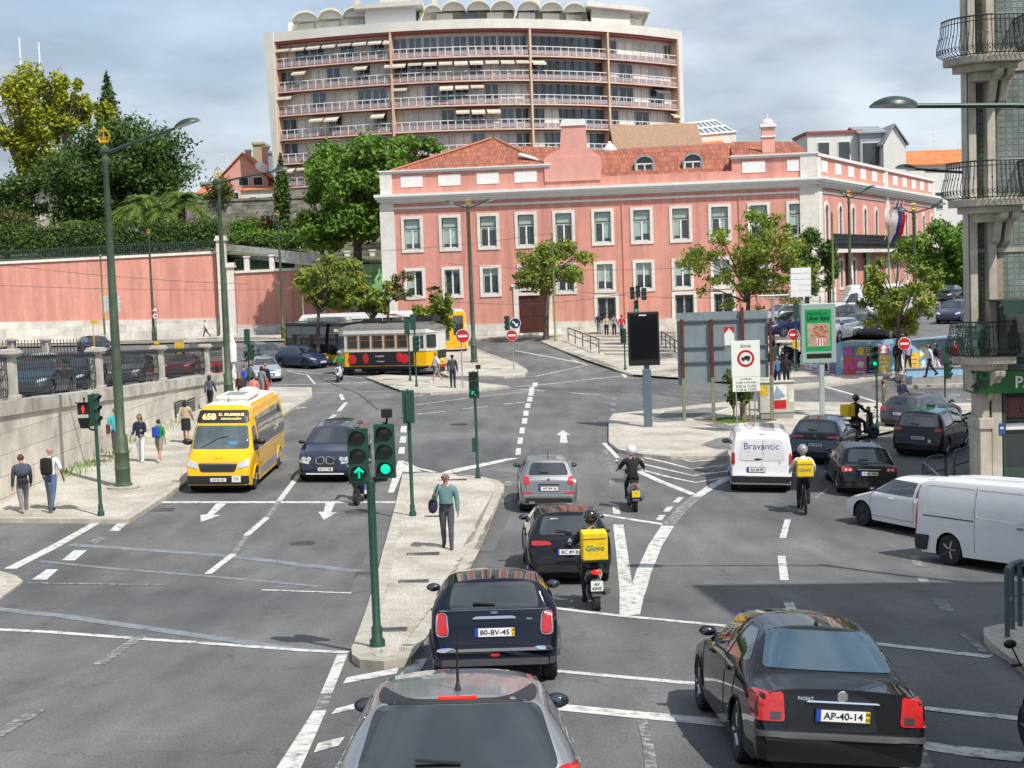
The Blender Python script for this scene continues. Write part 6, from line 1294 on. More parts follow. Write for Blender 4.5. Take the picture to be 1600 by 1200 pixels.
q=MB(Matrix.Translation((-t0 .x,-Y,-2.0)));a,c=at(1208,462,Y),at(1290,458,Y);q.tube([(t0 .x,Y+.1,1),(a.x,Y+.1,a.z),],.09,8);q.tube([(at(1185,462,Y).x,Y+.1,a.z),(at(1250,462,Y).x,Y+.1,a.z)],.07,8);q.tube([(at(1251,462,Y).x,Y+.1,1.2),(at(1251,462,Y).x,Y+.1,at(1251,420,Y).z)],.07,6);q.build('post',M_gpole,t)
p=at(341,612,79);zb=gz(p.x,79)+KH;t=thing('red_info_panel','narrow bright red panel at the end of the iron fence','sign',(p.x,79,zb));za=at(337,566,79).z-zb;q=MB();q.box(-.28,.28,-.06,.06,.1,za);f=q.build('panel',mat('bright_red',(.68,.01,.01),.35,coat=.3,var=.03),t);q=MB();q.box(-.1,.12,-.07,-.0601,za*.35,za*.9);q.build('print',M_blk,f)
p=at(366,604,76);zb=gz(p.x,76)+KH;q=MB();zt=at(366,568,76).z-zb;q.prism([(-.14,0,-.1),(.14,0,-.1),(.14,0,zt*.8),(.04,0,zt),(-.08,0,zt*.8)],(0,.08,0));o=q.build('info_totem',M_signw,bevel=.01);o.location=(p.x,76,zb);tag(o,'slim white pointed totem beside the waiting people','totem')
p=at(363,540,92);q=MB();q.lathe([(.25,-1),(.25,.1),(.12,.35),(.1,.8),(.02,1.2)],n=10);o=q.build('white_spire_post',M_signw,smooth=40);o.location=p;tag(o,'small white pointed post beyond the lamp mast','post')
b=G(80,809,0);q=MB();q.lathe([(.09,-.05),(.09,.02),(.055,.03),(.055,.92),(.06,.94),(.03,.97)],n=12);o=q.build('bollard',M_gal,smooth=40);o.location=(b.x,b.y,b.z);tag(o,'slim dark bollard in front of the man with the black backpack','bollard')
b=G(1013,667,KH);t=thing('digital_billboard','blank black digital screen on a grey blue post','billboard',b);W1=lambda px,py:at(px,py,b.y)-b
a,c=W1(980,488),W1(1031,570);q=MB();q.box(a.x,c.x,-.15,.12,c.z,a.z);f=q.build('case',M_blk,t,bevel=.03);q=MB();q.box(a.x+.08,c.x-.08,-.158,-.15,c.z+.25,a.z-.12);q.build('screen',mat('dark_screen',(.004,.004,.006),.12,var=0,spec=.7),f);q=MB();q.box((a.x+c.x)/2-.18,(a.x+c.x)/2+.12,-.165,-.159,a.z-.16,a.z-.11);q.build('logo_strip',M_signw,f)
q=MB();q.box(-.17,.17,-.09,.09,-.1,W1(1009,577).z);q.box(-.11,.11,-.06,.06,W1(1009,577).z,c.z+.02);q.build('post',mat('blue_grey_steel',(.12,.165,.2),.45,.3,var=.08),t,bevel=.02)
b=G(1113,657,KH);t=thing('steel_billboard','large grey sheet steel billboard seen from behind on rusty posts','billboard',b)
a,c=at(1056,489,b.y+.3)-b,at(1205,598,b.y-.4)-b;zt,zb_=a.z,W1(1100,604).z if False else(at(1100,601,b.y)-b).z
n=10;M_sheet=mat('grey_sheet_steel',(.24,.29,.31),.5,.3,var=.1,scale=1.5,dirt=.25)
xs=[a.x+(c.x-a.x)*i/n for i in range(n+1)]
for i in range(n):q=MB();dz=.22*(1-i/n)*0;q.box(xs[i]+.003,xs[i+1]-.003,.1,.14,zb_+.25*i/n,zt);q.build('sheet_panel',M_sheet,t)
q=MB()
for z in(zt-.38,zt-1.5,zb_+.95):q.box(a.x,c.x,.0,.098,z,z+.06)
q.build('cross_rail',mat('grey_rail',(.16,.2,.22),.5,.3),t)
M_rust=mat('rusty_steel',(.12,.03,.02),.75,.3,var=.35,scale=3)
for px,pb,yt in((1066,665,499),(1112,656,499),(1160,640,480),(1204,632,497)):
 p0,p1=at(px+3,pb,b.y)-b,at(px-1,yt,b.y)-b;zz=max(-.1,min(.3,p0 .z));q=MB();q.box(p1 .x-.06,p1 .x+.06,-.1,-.001,zb_+.3,p1 .z);q.build('post_upper',M_rust,t);q=MB();q.box(p1 .x-.07,p1 .x+.07,-.11,.01,-.1,zb_+.3);q.build('post_lower',mat('olive_steel',(.22,.23,.14),.6,.2,var=.2),t)
a=W1(1132,511)if False else at(1132,511,b.y)-b;q=MB();q.prism([(a.x,.09,a.z),(a.x+.42,.09,a.z),(a.x+.42,.09,a.z-1.0),(a.x,.09,a.z-1.0)],(0,.008,0));f=q.build('small_poster',M_signw,t);q=MB();q.prism([(a.x,.084,a.z),(a.x+.42,.084,a.z),(a.x+.42,.084,a.z-.3),(a.x+.21,.084,a.z-.05),(a.x,.084,a.z-.3)],(0,.005,0));q.build('print',M_sred,f)
b=G(1164,677,KH);t=thing('zone_sign','large white zone sign with red ringed lorry and two plates below','road sign',b);A=lambda px,py:at(px,py,b.y)-b
a,c=A(1142,533),A(1188,588);q=MB();q.box(a.x,c.x,-.03,0,c.z,a.z);f=q.build('sign_panel',mat('sign_offwhite',(.80,.81,.74),.5,var=.03),t,bevel=.01);cx=(a.x+c.x)/2;q=MB();disc(q,(cx,-.036,A(1164,560).z),.34,.005,32);q.build('red_ring',M_sred,f);q=MB();disc(q,(cx,-.041,A(1164,560).z),.245,.005,32);q.build('ring_inside',M_signw,f)
z=A(1164,560).z;q=MB();q.box(cx-.06,cx+.17,-.045,-.0415,z-.03,z+.1);q.box(cx-.17,cx-.07,-.045,-.0415,z-.05,z+.05);q.box(cx-.17,cx+.17,-.0455,-.0415,z-.07,z-.04);q.sph((cx-.11,-.043,z-.09),(.03,.004,.03),8,6);q.sph((cx+.1,-.043,z-.09),(.03,.004,.03),8,6);q.build('lorry_symbol',M_blk,f)
text_obj('zona',(cx,-.034,A(1164,541).z),(1,0,0),(0,0,1),M_blk,f,width=.42,bold=.005)
for(y0,y1,lines)in((590,600,('proibição','cargas e descargas')),(601,611,('8.00 às 10.00h','17.00 às 19.00h'))):
 a2,c2=A(1142,y0),A(1187,y1);q=MB();q.box(a.x+.02,c.x-.02,-.03,0,c2 .z,a2 .z);f2=q.build('plate',MATS['sign_offwhite'],t,bevel=.005);hh=(a2 .z-c2 .z)
 for k,s in enumerate(lines):text_obj(s,(cx,-.034,a2 .z-hh*(.28+.44*k)),(1,0,0),(0,0,1),M_blk,f2,width=.8 if len(s)>10 else .45,bold=.004)
for px in(1150,1179):q=MB();p=A(px,600);q.tube([(p.x,.03,-.1),(p.x,.03,A(1164,540).z)],.028,6);q.build('post',M_gpole,t)
b=G(1285,651,KH);t=thing('advertising_panel','pale green framed advertising panel with green poster on a grey post','billboard',b);A=lambda px,py:at(px,py,b.y)-b
a,c=A(1251,475),A(1306,566);Mr=Matrix.Rotation(R(-4),4,'Z');q=MB(Mr);q.box(a.x,c.x,-.15,.15,c.z,a.z);f=q.build('frame',mat('mint_grey_frame',(.34,.45,.40),.4,.2,var=.04),t,bevel=.03);w=c.x-a.x;h=a.z-c.z
def rect(u0,u1,v0,v1,y,m_,nm,par,M=Mr):q=MB(M);q.box(a.x+w*u0,a.x+w*u1,y-.003,y,a.z-h*v1,a.z-h*v0);return q.build(nm,m_,par)
po=rect(.11,.87,.1,.8,-.152,mat('poster_green',(.015,.30,.09),.3,var=.03,coat=.4),'poster',f);rect(.17,.82,.33,.72,-.156,mat('food_photo_ground',(.42,.30,.24),.4,var=.25,scale=3),'food_picture',po);rect(.14,.86,.84,.92,-.152,M_blk,'led_strip',f)
q=MB(Mr);q.prism([(a.x+w*.42,-.163,a.z-h*.58),(a.x+w*.7,-.163,a.z-h*.58),(a.x+w*.66,-.163,a.z-h*.71),(a.x+w*.46,-.163,a.z-h*.71)],(0,.003,0));q.build('paper_bucket',M_signw,po);
for k in(.47,.55,.63):q=MB(Mr);q.box(a.x+w*k,a.x+w*(k+.035),-.166,-.163,a.z-h*.7,a.z-h*.585);q.build('red_stripe',M_sred,po)
rr_=random.Random(3);q=MB(Mr)
for k in range(46):q.sph((a.x+w*(.3+.45*rr_.random()),-.162,a.z-h*(.37+.2*rr_.random())),(.05,.008,.04),6,5)
q.build('fried_pieces',mat('fried_brown',(.42,.13,.04),.4,var=.45,scale=20),po)
text_obj('Peça KFC no',(a.x+w*.46,-.17,a.z-h*.165),tuple(Mr@Vector((1,0,0))),(0,0,1),mat('poster_dark_text',(.005,.06,.03),.5),po,width=w*.58,bold=.015);text_obj('Uber Eats',(a.x+w*.49,-.17,a.z-h*.24),tuple(Mr@Vector((1,0,0))),(0,0,1),MATS['poster_dark_text'],po,width=w*.66,bold=.025)
q=MB();q.box(-.1,.1,-.1,.1,-.1,c.z);q.build('post',mat('pale_grey_post',(.42,.47,.48),.4,.3,var=.05),t,bevel=.02);q=MB();q.tube([(.0,0,a.z),(.0,0,a.z+.3)],.05,8);q.build('top_stub',MATS['pale_grey_post'],t)
b=G(1213,653,KH);t=thing('electrical_cabinet','pale roadside cabinet pasted with red and grey posters','cabinet',b);q=MB();q.box(-.75,.75,-.25,.25,.25,1.55);q.box(-.8,.8,-.3,.3,1.55,1.6);q.build('case',mat('cabinet_beige',(.50,.49,.43),.7,var=.15,scale=4,dirt=.3),t,bevel=.01);q=MB();q.box(-.7,.7,-.22,.22,-.05,.25);q.build('footing',M_grw,t)
for(u0,u1,z0,z1,m_,nm)in((-.72,-.38,1.0,1.45,PM[2],'orange_sticker'),(-.25,.4,.42,.78,M_sred,'red_poster'),(-.25,.42,.8,1.45,PM[0],'torn_poster'),(.48,.72,.7,1.4,PM[7],'pale_notice')):q=MB();q.box(u0,u1,-.258,-.25,z0,z1);q.build(nm,m_,t)
q=MB();q.prism([(-.2,-.262,.85),(.1,-.262,.82),(.38,-.262,.95),(-.0,-.262,1.4)],(0,.003,0));q.build('poster_print',mat('poster_steel',(.25,.33,.42),.6,var=.3),t)
Y=84;p=at(1098,487,Y);q=MB();a_,c_=at(1082,487,Y),at(1120,474,Y);q.prism([(a_.x,Y,a_.z),(a_.x+1.4,Y,c_.z),(a_.x+1.5,Y,c_.z-.1),(a_.x+.15,Y,a_.z-.15)],(0,1.5,0))if False else None
a=at(532,425,140);q=MB();q.box(0,4.2,-.04,.0,-2.6,1.1);o=q.build('green_mural',mat('mural_green',(.25,.55,.22),.7,var=.5,scale=.8));o.location=(a.x,141.0,a.z-.5);tag(o,'pale green painted panel on the wall behind the bus','mural')
# ---------------- vehicles ----------------
def paint(name,col,metal=.0,rough=.28,coat=1):return mat(name,col,rough+.1,metal,var=.03,scale=2,coat=coat,spec=(.5 if metal else .0))
M_tyre=mat('tyre_rubber',(.02,.02,.021),.85,var=.2,scale=9);M_rim=mat('alloy_rim',(.42,.43,.44),.3,.8,var=.05);M_rimd=mat('dark_rim',(.06,.06,.065),.35,.6,var=.05);M_chr=mat('chrome',(.8,.8,.82),.08,1,var=0)
M_cgl=mat('car_glass',(.012,.016,.018),.03,var=.3,scale=3,spec=1,coat=.6);MATS['car_glass'].node_tree.nodes['Principled BSDF'].inputs['Coat IOR'].default_value=2.0;M_trim=mat('black_trim',(.016,.016,.017),.5,var=.1);M_under=mat('underbody',(.006,.006,.006),.9,var=0);M_tail=mat('tail_lamp_red',(.45,.012,.012),.15,var=.15,scale=12,coat=1)
M_head=mat('headlamp',(.55,.57,.6),.08,.3,var=.25,scale=14,coat=1);M_brake=mat('lit_brake_lamp',(.85,.015,.008),.2,var=0,emit=.8);M_plw=mat('plate_white',(.74,.74,.73),.4,var=.02);M_plb=mat('plate_blue_band',(.01,.06,.42),.4,var=0);M_ply=mat('plate_yellow',(.72,.5,.02),.4,var=0);M_int=mat('seat_fabric_grey',(.09,.09,.095),.9,var=.2)
_wh={}
def wheel(par,x,y,r,w=.2,dark=False,steer=0,n_sp=5):
 k=(round(r,3),w,dark,n_sp,y>0)
 if k not in _wh:
  s=1 if y>0 else-1;t=MB();t.lathe([(r*.62,-w/2*.9),(r*.93,-w/2),(r,-w/2*.75),(r,w/2*.75),(r*.93,w/2),(r*.62,w/2*.9)],axis='Y',n=28);m=MB();q=s*w/2*.72
  m.lathe([(r*.66,q*.6),(r*.66,q*1.18),(r*.60,q*1.2),(r*.57,q*.7),(r*.1,q*.5)],axis='Y',n=28)
  m.lathe([(r*.12,q*.6),(r*.12,q*1.15),(.001,q*1.2)],axis='Y',n=12)
  for i in range(n_sp):
   a=6.283*i/n_sp;c,d=math.cos(a),math.sin(a);m.tube([(c*r*.1,q*1.02,d*r*.1),(c*r*.6,q*1.1,d*r*.6)],[(.045*r/.3,.02),(.03*r/.3,.02)],6)
  a=t.build('tyre',M_tyre,smooth=35).data;b=m.build('rim',M_rimd if dark else M_rim,smooth=35).data
  for o in list(sc.collection.objects):
   if o.data in(a,b):bpy.data.objects.remove(o)
  _wh[k]=(a,b)
 a,b=_wh[k];w_=link('wheel',a,par,(x,y,r));w_.rotation_euler=(0,0,steer);link('rim',b,w_);return w_
def smooth_poly(P,n=2,r=.075):
 O=[];P=[Vector((p[0],p[1]))for p in P];r=r*(1 if n>1 else .55)
 for i,p in enumerate(P):
  a,b=P[i-1]-p,P[(i+1)%len(P)]-p;ra,rb=min(r,a.length*.4),min(r,b.length*.4);A,B=p+a.normalized()*ra,p+b.normalized()*rb
  for k in range(5):t=k/4;q=A*(1-t)**2+p*2*t*(1-t)+B*t*t;O.append((q.x,q.y))
 return O
class Car:
 def __init__(s,name,label,cat,place,head,L,W,H,keys,pm,wr=.31,wb=2.55,fo=.85,sill=.22,group=None,steer=0,dark=False,body='body',flat=.94,arch=1.16,wheels=True,z=None,sx=.07):
  s.L,s.W,s.H,s.pm=L,W,H,pm;a=R(head);d=Vector((math.cos(a),math.sin(a),0))
  if len(place)==3:
   p=G(place[0],place[1],0,(lambda x,y:z)if z is not None else None);o=p+d*(L/2 if place[2]=='r' else-L/2 if place[2]=='f' else 0)
  else:o=Vector((place[0],place[1],0))
  fn=gz if z is None else(z if callable(z)else(lambda x,y:z));o.z=fn(o.x,o.y);q=1.2
  f=o+d*q;b=o-d*q;sd_=Vector((-d.y,d.x,0));l=o+sd_*.7;r=o-sd_*.7
  X_=Vector((2*q*d.x,2*q*d.y,fn(f.x,f.y)-fn(b.x,b.y))).normalized();Y_=Vector((1.4*sd_.x,1.4*sd_.y,fn(l.x,l.y)-fn(r.x,r.y))).normalized();Z_=X_.cross(Y_).normalized();Y_=Z_.cross(X_)
  o.z=(fn(f.x,f.y)+fn(b.x,b.y))/2
  s.t=thing(name,label,cat,o,group=group,tilt=Matrix((X_,Y_,Z_)).transposed().to_quaternion())
  xr,xf=L/2-fo-wb,L/2-fo;s.xr,s.xf,s.wr=-L/2+(L-fo-wb),L/2-fo,wr
  xs=set(np.linspace(0,L,int(L/.09)));
  for i in range(7):xs|={.02*i*i*.35,L-.02*i*i*.35}
  s.axw=(s.xr+L/2,s.xf+L/2)
  for c in s.axw:xs|={c+v for v in np.linspace(-wr*arch,wr*arch,17)}|{c-wr*arch-.004,c+wr*arch+.004}
  xs=sorted(x for x in xs if 0<=x<=L);g=np.arange(-.3,L+.3,.01);KA=np.array(keys,float);cols=[]
  for c in range(1,6):
   v=np.interp(g,KA[:,0],KA[:,c]);k_=np.hanning(max(3,int(sx*100*(1 if c in(1,5)else 2.2))|1)+2)[1:-1];k_/=k_.sum();h=len(k_)//2;vp=np.pad(v,h,'edge');cols.append(np.convolve(vp,k_,'valid'))
  rows=[];s.prof=(g,cols)
  for x in xs:
   zt,zs,we,w,eo=[float(np.interp(x,g,c))for c in cols];zb=sill
   if x<.25 or x>L-.25:zb=sill+.05
   for c in s.axw:
    dd=(wr*arch)**2-(x-c)**2
    if dd>=-1e-6:zb=max(zb,wr*.98+math.sqrt(max(0,dd)))
   hw=W/2;zb=min(zb,zs-.03);half=[]
   for i in range(8):
    f_=i/7;zz=zb+(zs-zb)*f_;ff=(zz-sill)/max(.05,zs-sill);half.append((hw*w*(flat+(1-flat)*math.sin(math.pi*min(1,.12+.62*ff))),zz))
   y0=half[-1][0]
   for i in range(1,7):f_=i/6;half.append((y0+(hw*we-y0)*f_+.02*math.sin(math.pi*f_),zs+(zt-eo-zs)*f_))
   for i in range(1,8):a_=math.pi/2*i/7;half.append((hw*we*math.cos(a_),zt-eo+eo*math.sin(a_)))
   xx=x-L/2;rows.append([(xx,y,z)for y,z in half]+[(xx,-y,z)for y,z in half[-2::-1]])
  m=MB();m.grid(rows);n=len(rows[0]);b0=0;m.face(list(range(n))[::-1]);m.face([(len(rows)-1)*n+i for i in range(n)])
  s.body=m.build(body,pm,s.t,smooth=50);me=s.body.data
  s.bvh=BVHTree.FromPolygons([v.co.copy()for v in me.vertices],[tuple(p.vertices)for p in me.polygons])
  u=MB();u.box(-L/2+.12,L/2-.14,-W/2+.27,W/2-.27,.16,.62);u.box(s.xr+wr*1.2,s.xf-wr*1.2,-W/2+.08,W/2-.08,sill-.02,sill+.15);u.build('underbody',M_under,s.t)
  if wheels:
   for x,st in((s.xr,0),(s.xf,steer)):
    for y in(1,-1):wheel(s.t,x,y*(W/2-.125),wr,.2,dark,st)
 def hit(s,ax,a,b):
  if ax in('r','f'):o=Vector((-9 if ax=='r' else 9,a,b));d=Vector((1 if ax=='r' else-1,0,0))
  elif ax in('L','R'):o=Vector((a,9 if ax=='L' else-9,b));d=Vector((0,-1 if ax=='L' else 1,0))
  else:o=Vector((a,b,9));d=Vector((0,0,-1))
  h=s.bvh.ray_cast(o,d)
  if h[0]is None:h=s.bvh.find_nearest(o+d*(9-(s.L/2 if ax in 'rf' else s.W/2)))
  n=h[1]if h[1].dot(d)<0 else-h[1];return h[0],n
 def patch(s,ax,P,m,name,off=.006,par=None,sm=2,thick=1,cell=.06):
  if sm:P=smooth_poly(P,sm)
  bm=bmesh.new();vs=[bm.verts.new((p[0],p[1],0))for p in P];f=bm.faces.new(vs);bmesh.ops.triangulate(bm,faces=[f],ngon_method='EAR_CLIP')
  for k in(0,1):
   lo,hi=min(p[k]for p in P),max(p[k]for p in P);q=lo+cell
   while q<hi-.01:bmesh.ops.bisect_plane(bm,geom=list(bm.verts)+list(bm.edges)+list(bm.faces),plane_co=(q,0,0)if k==0 else(0,q,0),plane_no=(1,0,0)if k==0 else(0,1,0));q+=cell
  nn={}
  for v in bm.verts:h,n=s.hit(ax,v.co.x,v.co.y);v.co=h+n*off;nn[v]=n
  if thick:
   be=[e for e in bm.edges if e.is_boundary];mp_={tuple(v.co):n for v,n in nn.items()};r=bmesh.ops.extrude_edge_only(bm,edges=be)
   for v in[q for q in r['geom']if isinstance(q,bmesh.types.BMVert)]:v.co-=mp_.get(tuple(v.co),Vector((0,0,1)))*off*1.3
  bmesh.ops.recalc_face_normals(bm,faces=bm.faces);me=bpy.data.meshes.new(name);bm.to_mesh(me);bm.free();me.materials.append(m);me.shade_smooth();me.set_sharp_from_angle(angle=R(35));return link(name,me,par or s.t)
 def sides(s,P,m,name,**k):return[s.patch(a,P,m,name,**k)for a in('L','R')]
 def seam(s,ax,pts,w=.012,m=None,name='panel_seam',off=.003):
  o=MB();q=[]
  for a,b in zip(pts,pts[1:]):
   for i in range(8):f=i/8;q.append((a[0]+(b[0]-a[0])*f,a[1]+(b[1]-a[1])*f))
  q.append(pts[-1]);o.tube([s.hit(ax,*p)[0]+s.hit(ax,*p)[1]*off*.3 for p in q],w/2,4);return o.build(name,m or M_trim,s.t)
 def plate(s,ax,y,z,txt,w=.52,h=.11,yel='',two=False):
  p,n=s.hit(ax,y,z);sg=1 if ax=='r' else-1;nx=-1 if ax=='r' else 1;x=p.x+nx*.02;ux=(0,-sg,0)
  m=MB();m.box(x,x+nx*.012,y-w/2-.012,y+w/2+.012,z-h/2-.012,z+h/2+.012);b=m.build('number_plate',M_trim,s.t);m=MB();m.box(x+nx*.011,x+nx*.014,y-w/2,y+w/2,z-h/2,z+h/2);m.build('plate_face',M_plw,b)
  m=MB();e=y+sg*w/2;m.box(x+nx*.013,x+nx*.0155,e-sg*.045,e,z-h/2,z+h/2);m.build('plate_band',M_plb,b)
  if yel:e=y-sg*w/2;m=MB();m.box(x+nx*.013,x+nx*.0155,e+sg*.04,e,z-h/2,z+h/2);m.build('plate_date_band',M_ply,b)
  if two:
   for k,q in enumerate(two):text_obj(q,(x+nx*.017,y,z+h*(.22-.46*k)),ux,(0,0,1),M_blk,b,height=h*.36,bold=.03)
  else:text_obj(txt,(x+nx*.017,y+(0 if yel else-sg*.02),z),ux,(0,0,1),M_blk,b,width=w*.74,height=h*.62,bold=.02)
  if yel:
   for k,q in enumerate(yel.split()):text_obj(q,(x+nx*.018,y-sg*(w/2-.021),z+(.025-.05*k)),ux,(0,0,1),M_blk,b,height=.03,bold=.02)
 def letters(s,ax,a,b,txt,h,m,name='badge',bold=.02):
  p,n=s.hit(ax,a,b);ux={'r':(0,-1,0),'f':(0,1,0),'L':(-1,0,0),'R':(1,0,0)}[ax];uz=(Vector((0,0,1))-n*n.z).normalized();text_obj(txt,p+n*.01,ux,uz,m,s.t,name=name,height=h,bold=bold)
 def mirror(s,x,z,m=None,sz=1):
  for sg in(1,-1):
   y=abs(s.hit('L',x,z)[0].y)*sg;o=MB();c=(x+.02,y+sg*.15,z+.02);o.sph(c,(.06*sz,.105*sz,.064*sz),12,8);o.tube([(x,y-sg*.02,z-.03),(x+.01,y+sg*.08,z-.01)],.025,6);a=o.build('wing_mirror',m or M_trim,s.t,smooth=60);o=MB();o.sph((c[0]-.052*sz,c[1],c[2]),(.02*sz,.08*sz,.045*sz),12,6);o.build('mirror_glass',mat('mirror_dark',(.16,.18,.2),.08,1,var=0),a,smooth=60)
 def antenna(s,x,h=.25,y=0):p,n=s.hit('t',x,y);m=MB();m.tube([p-Vector((0,0,.01)),p+Vector((-.0,0,.04)),p+Vector((-h*.6,0,h))],[.022,.01,.004],6);m.build('roof_aerial',M_trim,s.t)
 def handle(s,xs,z,m=None):
  for x in xs:
   for ax in('L','R'):p,n=s.hit(ax,x,z);o=MB();o.tube([p-Vector((.08,0,0))+n*.01,p-Vector((.05,0,0))+n*.03,p+Vector((.06,0,0))+n*.03,p+Vector((.09,0,0))+n*.01],.014,6);o.build('door_handle',m or s.pm,s.t)
 def arches(s,m=None,w=.022):
  for c in(s.xr,s.xf):
   for ax in('L','R'):
    sg=1 if ax=='L' else-1;o=MB();P=[]
    for a in np.linspace(.12,math.pi-.12,15):x,z=c+math.cos(a)*s.wr*1.17,s.wr+math.sin(a)*s.wr*1.17;y=abs(s.hit(ax,x,z+.02)[0].y);P.append((x,sg*(y+.002),z))
    o.tube(P,w,5);o.build('wheel_arch',m or M_trim,s.t)
 def seats(s):pass
def HK(L,H,belt,tail,rb,rr,wt,cw,hood,nose,deck=None,wr_=.72,rz=None,be=.89):
 return[(0,.50,.42,.80,.82,.05),(.05,.68,.58,.86,.90,.06),(tail,(deck or belt)-.02,belt-.10,be,.95,.06),(rb,(deck or belt)+.03,belt-.05,be,.985,.06),(rr,(rz or H-.04),belt,wr_,1,.10),((rr+wt)/2,H,belt,wr_+.01,1,.09),(wt,H-.06,belt-.01,wr_,1,.10),(cw,hood+.02,belt-.05,.84,.99,.07),(L-.35,nose+.04,nose-.06,.8,.95,.08),(L-.08,nose-.1,nose-.2,.74,.86,.07),(L,.45,.38,.66,.74,.05)]
def hatch(label,place,head,pm,L=4.0,W=1.7,H=1.47,belt=.93,plate='',tl=None,name='parked_car',cat='car',detail=2,front=None,yel='',rzw=(.56,1.0,.50,1.36),tails=(.52,.80,.62,.92),keys=None,bump=True,win=None,mz=.97,ant=.2,**k):
 """tl: lit; rear window (half width low, z low, half width high, z high); tail lamp (y in, y out, z low, z high)"""
 c=Car(name,label,cat,place,head,L,W,H,keys or HK(L,H,belt,.10,.16,.55,L-1.75,L-1.08,belt+.02,.74),pm,**k);h=L/2;cw=L-1.08 if not keys else keys[7][0];wt=L-1.75 if not keys else keys[6][0];rr=.55 if not keys else keys[4][0];rb=.16 if not keys else keys[3][0]
 a,z0,b,z1=rzw;c.patch('r',[(-a,z0),(a,z0),(b,z1),(-b,z1)],M_cgl,'rear_window')
 zc_,zw=belt+.07,H-.10;c.patch('f',[(-W*.40,zc_),(W*.40,zc_),(W*.31,zw),(-W*.31,zw)],M_cgl,'windscreen')
 zt_=H-.13;z0_=belt+.035;x0=rb-h+.38;x1=rr-h+.12;xb=(rr+wt)/2-h-.05;xf0=cw-h-.12;xf1=wt-h-.02
 sw=win or[[(x0,z0_+.04),(xb-.05,z0_),(xb-.05,zt_),(x1,zt_-.03)],[(xb+.03,z0_),(xf0,z0_-.005),(xf1,zt_),(xb+.03,zt_)]]
 for P in sw:c.sides(P,M_cgl,'side_window',sm=1)
 ti,to,tz0,tz1=tails
 for sg in(1,-1):
  c.patch('r',[(sg*ti,tz0+.02),(sg*to,tz0),(sg*to,tz1),(sg*(ti+.05),tz1-.01)],M_tail,'tail_lamp',off=.014);c.patch('f',[(sg*W*.26,.60),(sg*W*.44,.66),(sg*W*.42,.76),(sg*W*.28,.70)],M_head,'headlamp',off=.012)
 c.patch('f',[(-W*.22,.42),(W*.22,.42),(W*.24,.62),(-W*.24,.62)],M_trim,'grille',off=.008)
 if detail:
  c.mirror(xf0-.05,mz);c.handle((xb-.12,xf1-.15)if L>3.8 else(xb-.0,),belt-.08)
  for ax in('L','R'):c.seam(ax,[(xb-.01,zt_),(xb-.01,.35)]);c.seam(ax,[(xf0+.03,z0_-.03),(xf0+.05,.35),(xb-.01,.35)])
  c.seam('r',[(-W*.40,.95 if belt>.9 else belt-.03),(-W*.37,.56),(W*.37,.56),(W*.40,.95 if belt>.9 else belt-.03)]);
  if bump:c.patch('r',[(-W*.40,.30),(W*.40,.30),(W*.40,.44),(-W*.40,.44)],M_trim,'rear_bumper',off=.012)
  if ant:c.antenna(rr-h+.12,ant)
  p=c.hit('r',.0,z0+.06)[0];m=MB();m.tube([p+Vector((-.02,-.02,0)),p+Vector((-.03,.28,.03))],.012,5);m.build('rear_wiper',M_trim,c.t)
 if plate:c.plate('r',0,.70 if not front else .72,plate,yel=yel)
 if front:c.plate('f',0,.45,front)
 if tl:c.patch('r',[(-.13,z1+.028),(.13,z1+.028),(.13,z1+.043),(-.13,z1+.043)],M_brake,'high_brake_lamp',sm=0,off=.015)
 return c
P_black=paint('car_black',(.009,.0095,.011));P_navy=paint('dark_navy_paint',(.005,.007,.016));P_silver=paint('silver_grey_paint',(.29,.30,.32),.55,.3);P_grey=paint('mid_grey_paint',(.19,.20,.21),.5,.3);P_blue=paint('blue_grey_paint',(.035,.055,.085),.4,.3);P_bmw=paint('deep_blue_paint',(.010,.014,.045),.3);P_white=paint('white_car_paint',(.70,.70,.70));P_slv2=paint('pale_silver_paint',(.42,.45,.48),.5,.3);P_ford=paint('indigo_blue_paint',(.015,.028,.085),.3);P_mint=paint('mint_roof_paint',(.20,.52,.43));P_dgrey=paint('dark_grey_paint',(.055,.058,.065),.4,.3);P_teal=paint('dark_teal_paint',(.015,.05,.06),.3)
c=hatch('silver grey hatchback cut by the bottom of the picture',(-.50,9.05+1.9),91.5,P_silver,3.84,1.66,1.43,.90,plate='38-20-ZX',tl=True,rzw=(.67,.95,.55,1.34),tails=(.58,.80,.66,.98),wr=.29,wb=2.44,fo=.72,name='silver_hatchback',ant=0,mz=1.0)
p=c.hit('t',-1.15,0)[0];m=MB();m.tube([p,p+Vector((.01,0,.06)),p+Vector((-.05,0,.42))],[.028,.012,.004],6);m.build('roof_aerial',M_trim,c.t)
c.patch('r',[(-.56,1.345),(.56,1.345),(.54,1.375),(-.54,1.375)],M_trim,'spoiler_trim',sm=1)
c=Car('black_saloon','black saloon at the lower right showing its plate and red lamps','car',(2.98,13.9+2.3),91,4.68,1.74,1.46,HK(4.68,1.46,.95,.06,.62,1.22,2.75,3.42,.96,.74,deck=.99,wr_=.66,be=.80),P_black,wr=.315,wb=2.70,fo=.92)
c.patch('r',[(-.66,1.05),(.66,1.05),(.54,1.38),(-.54,1.38)],mat('sky_reflection_rear_glass',(.03,.065,.10),.04,var=.2,scale=1.5,spec=1,coat=.5),'rear_window',off=.007,sm=1);c.patch('f',[(-.68,1.02),(.68,1.02),(.54,1.36),(-.54,1.36)],M_cgl,'windscreen')  # rear window: blue of the reflected sky is put into the glass colour
for P in([(-1.35,1.06),(-.55,1.0),(-.55,1.32),(-.9,1.33),(-1.15,1.22)],[(-.48,1.0),(.98,.99),(.40,1.33),(-.48,1.33)]):c.sides(P,M_cgl,'side_window',sm=1)
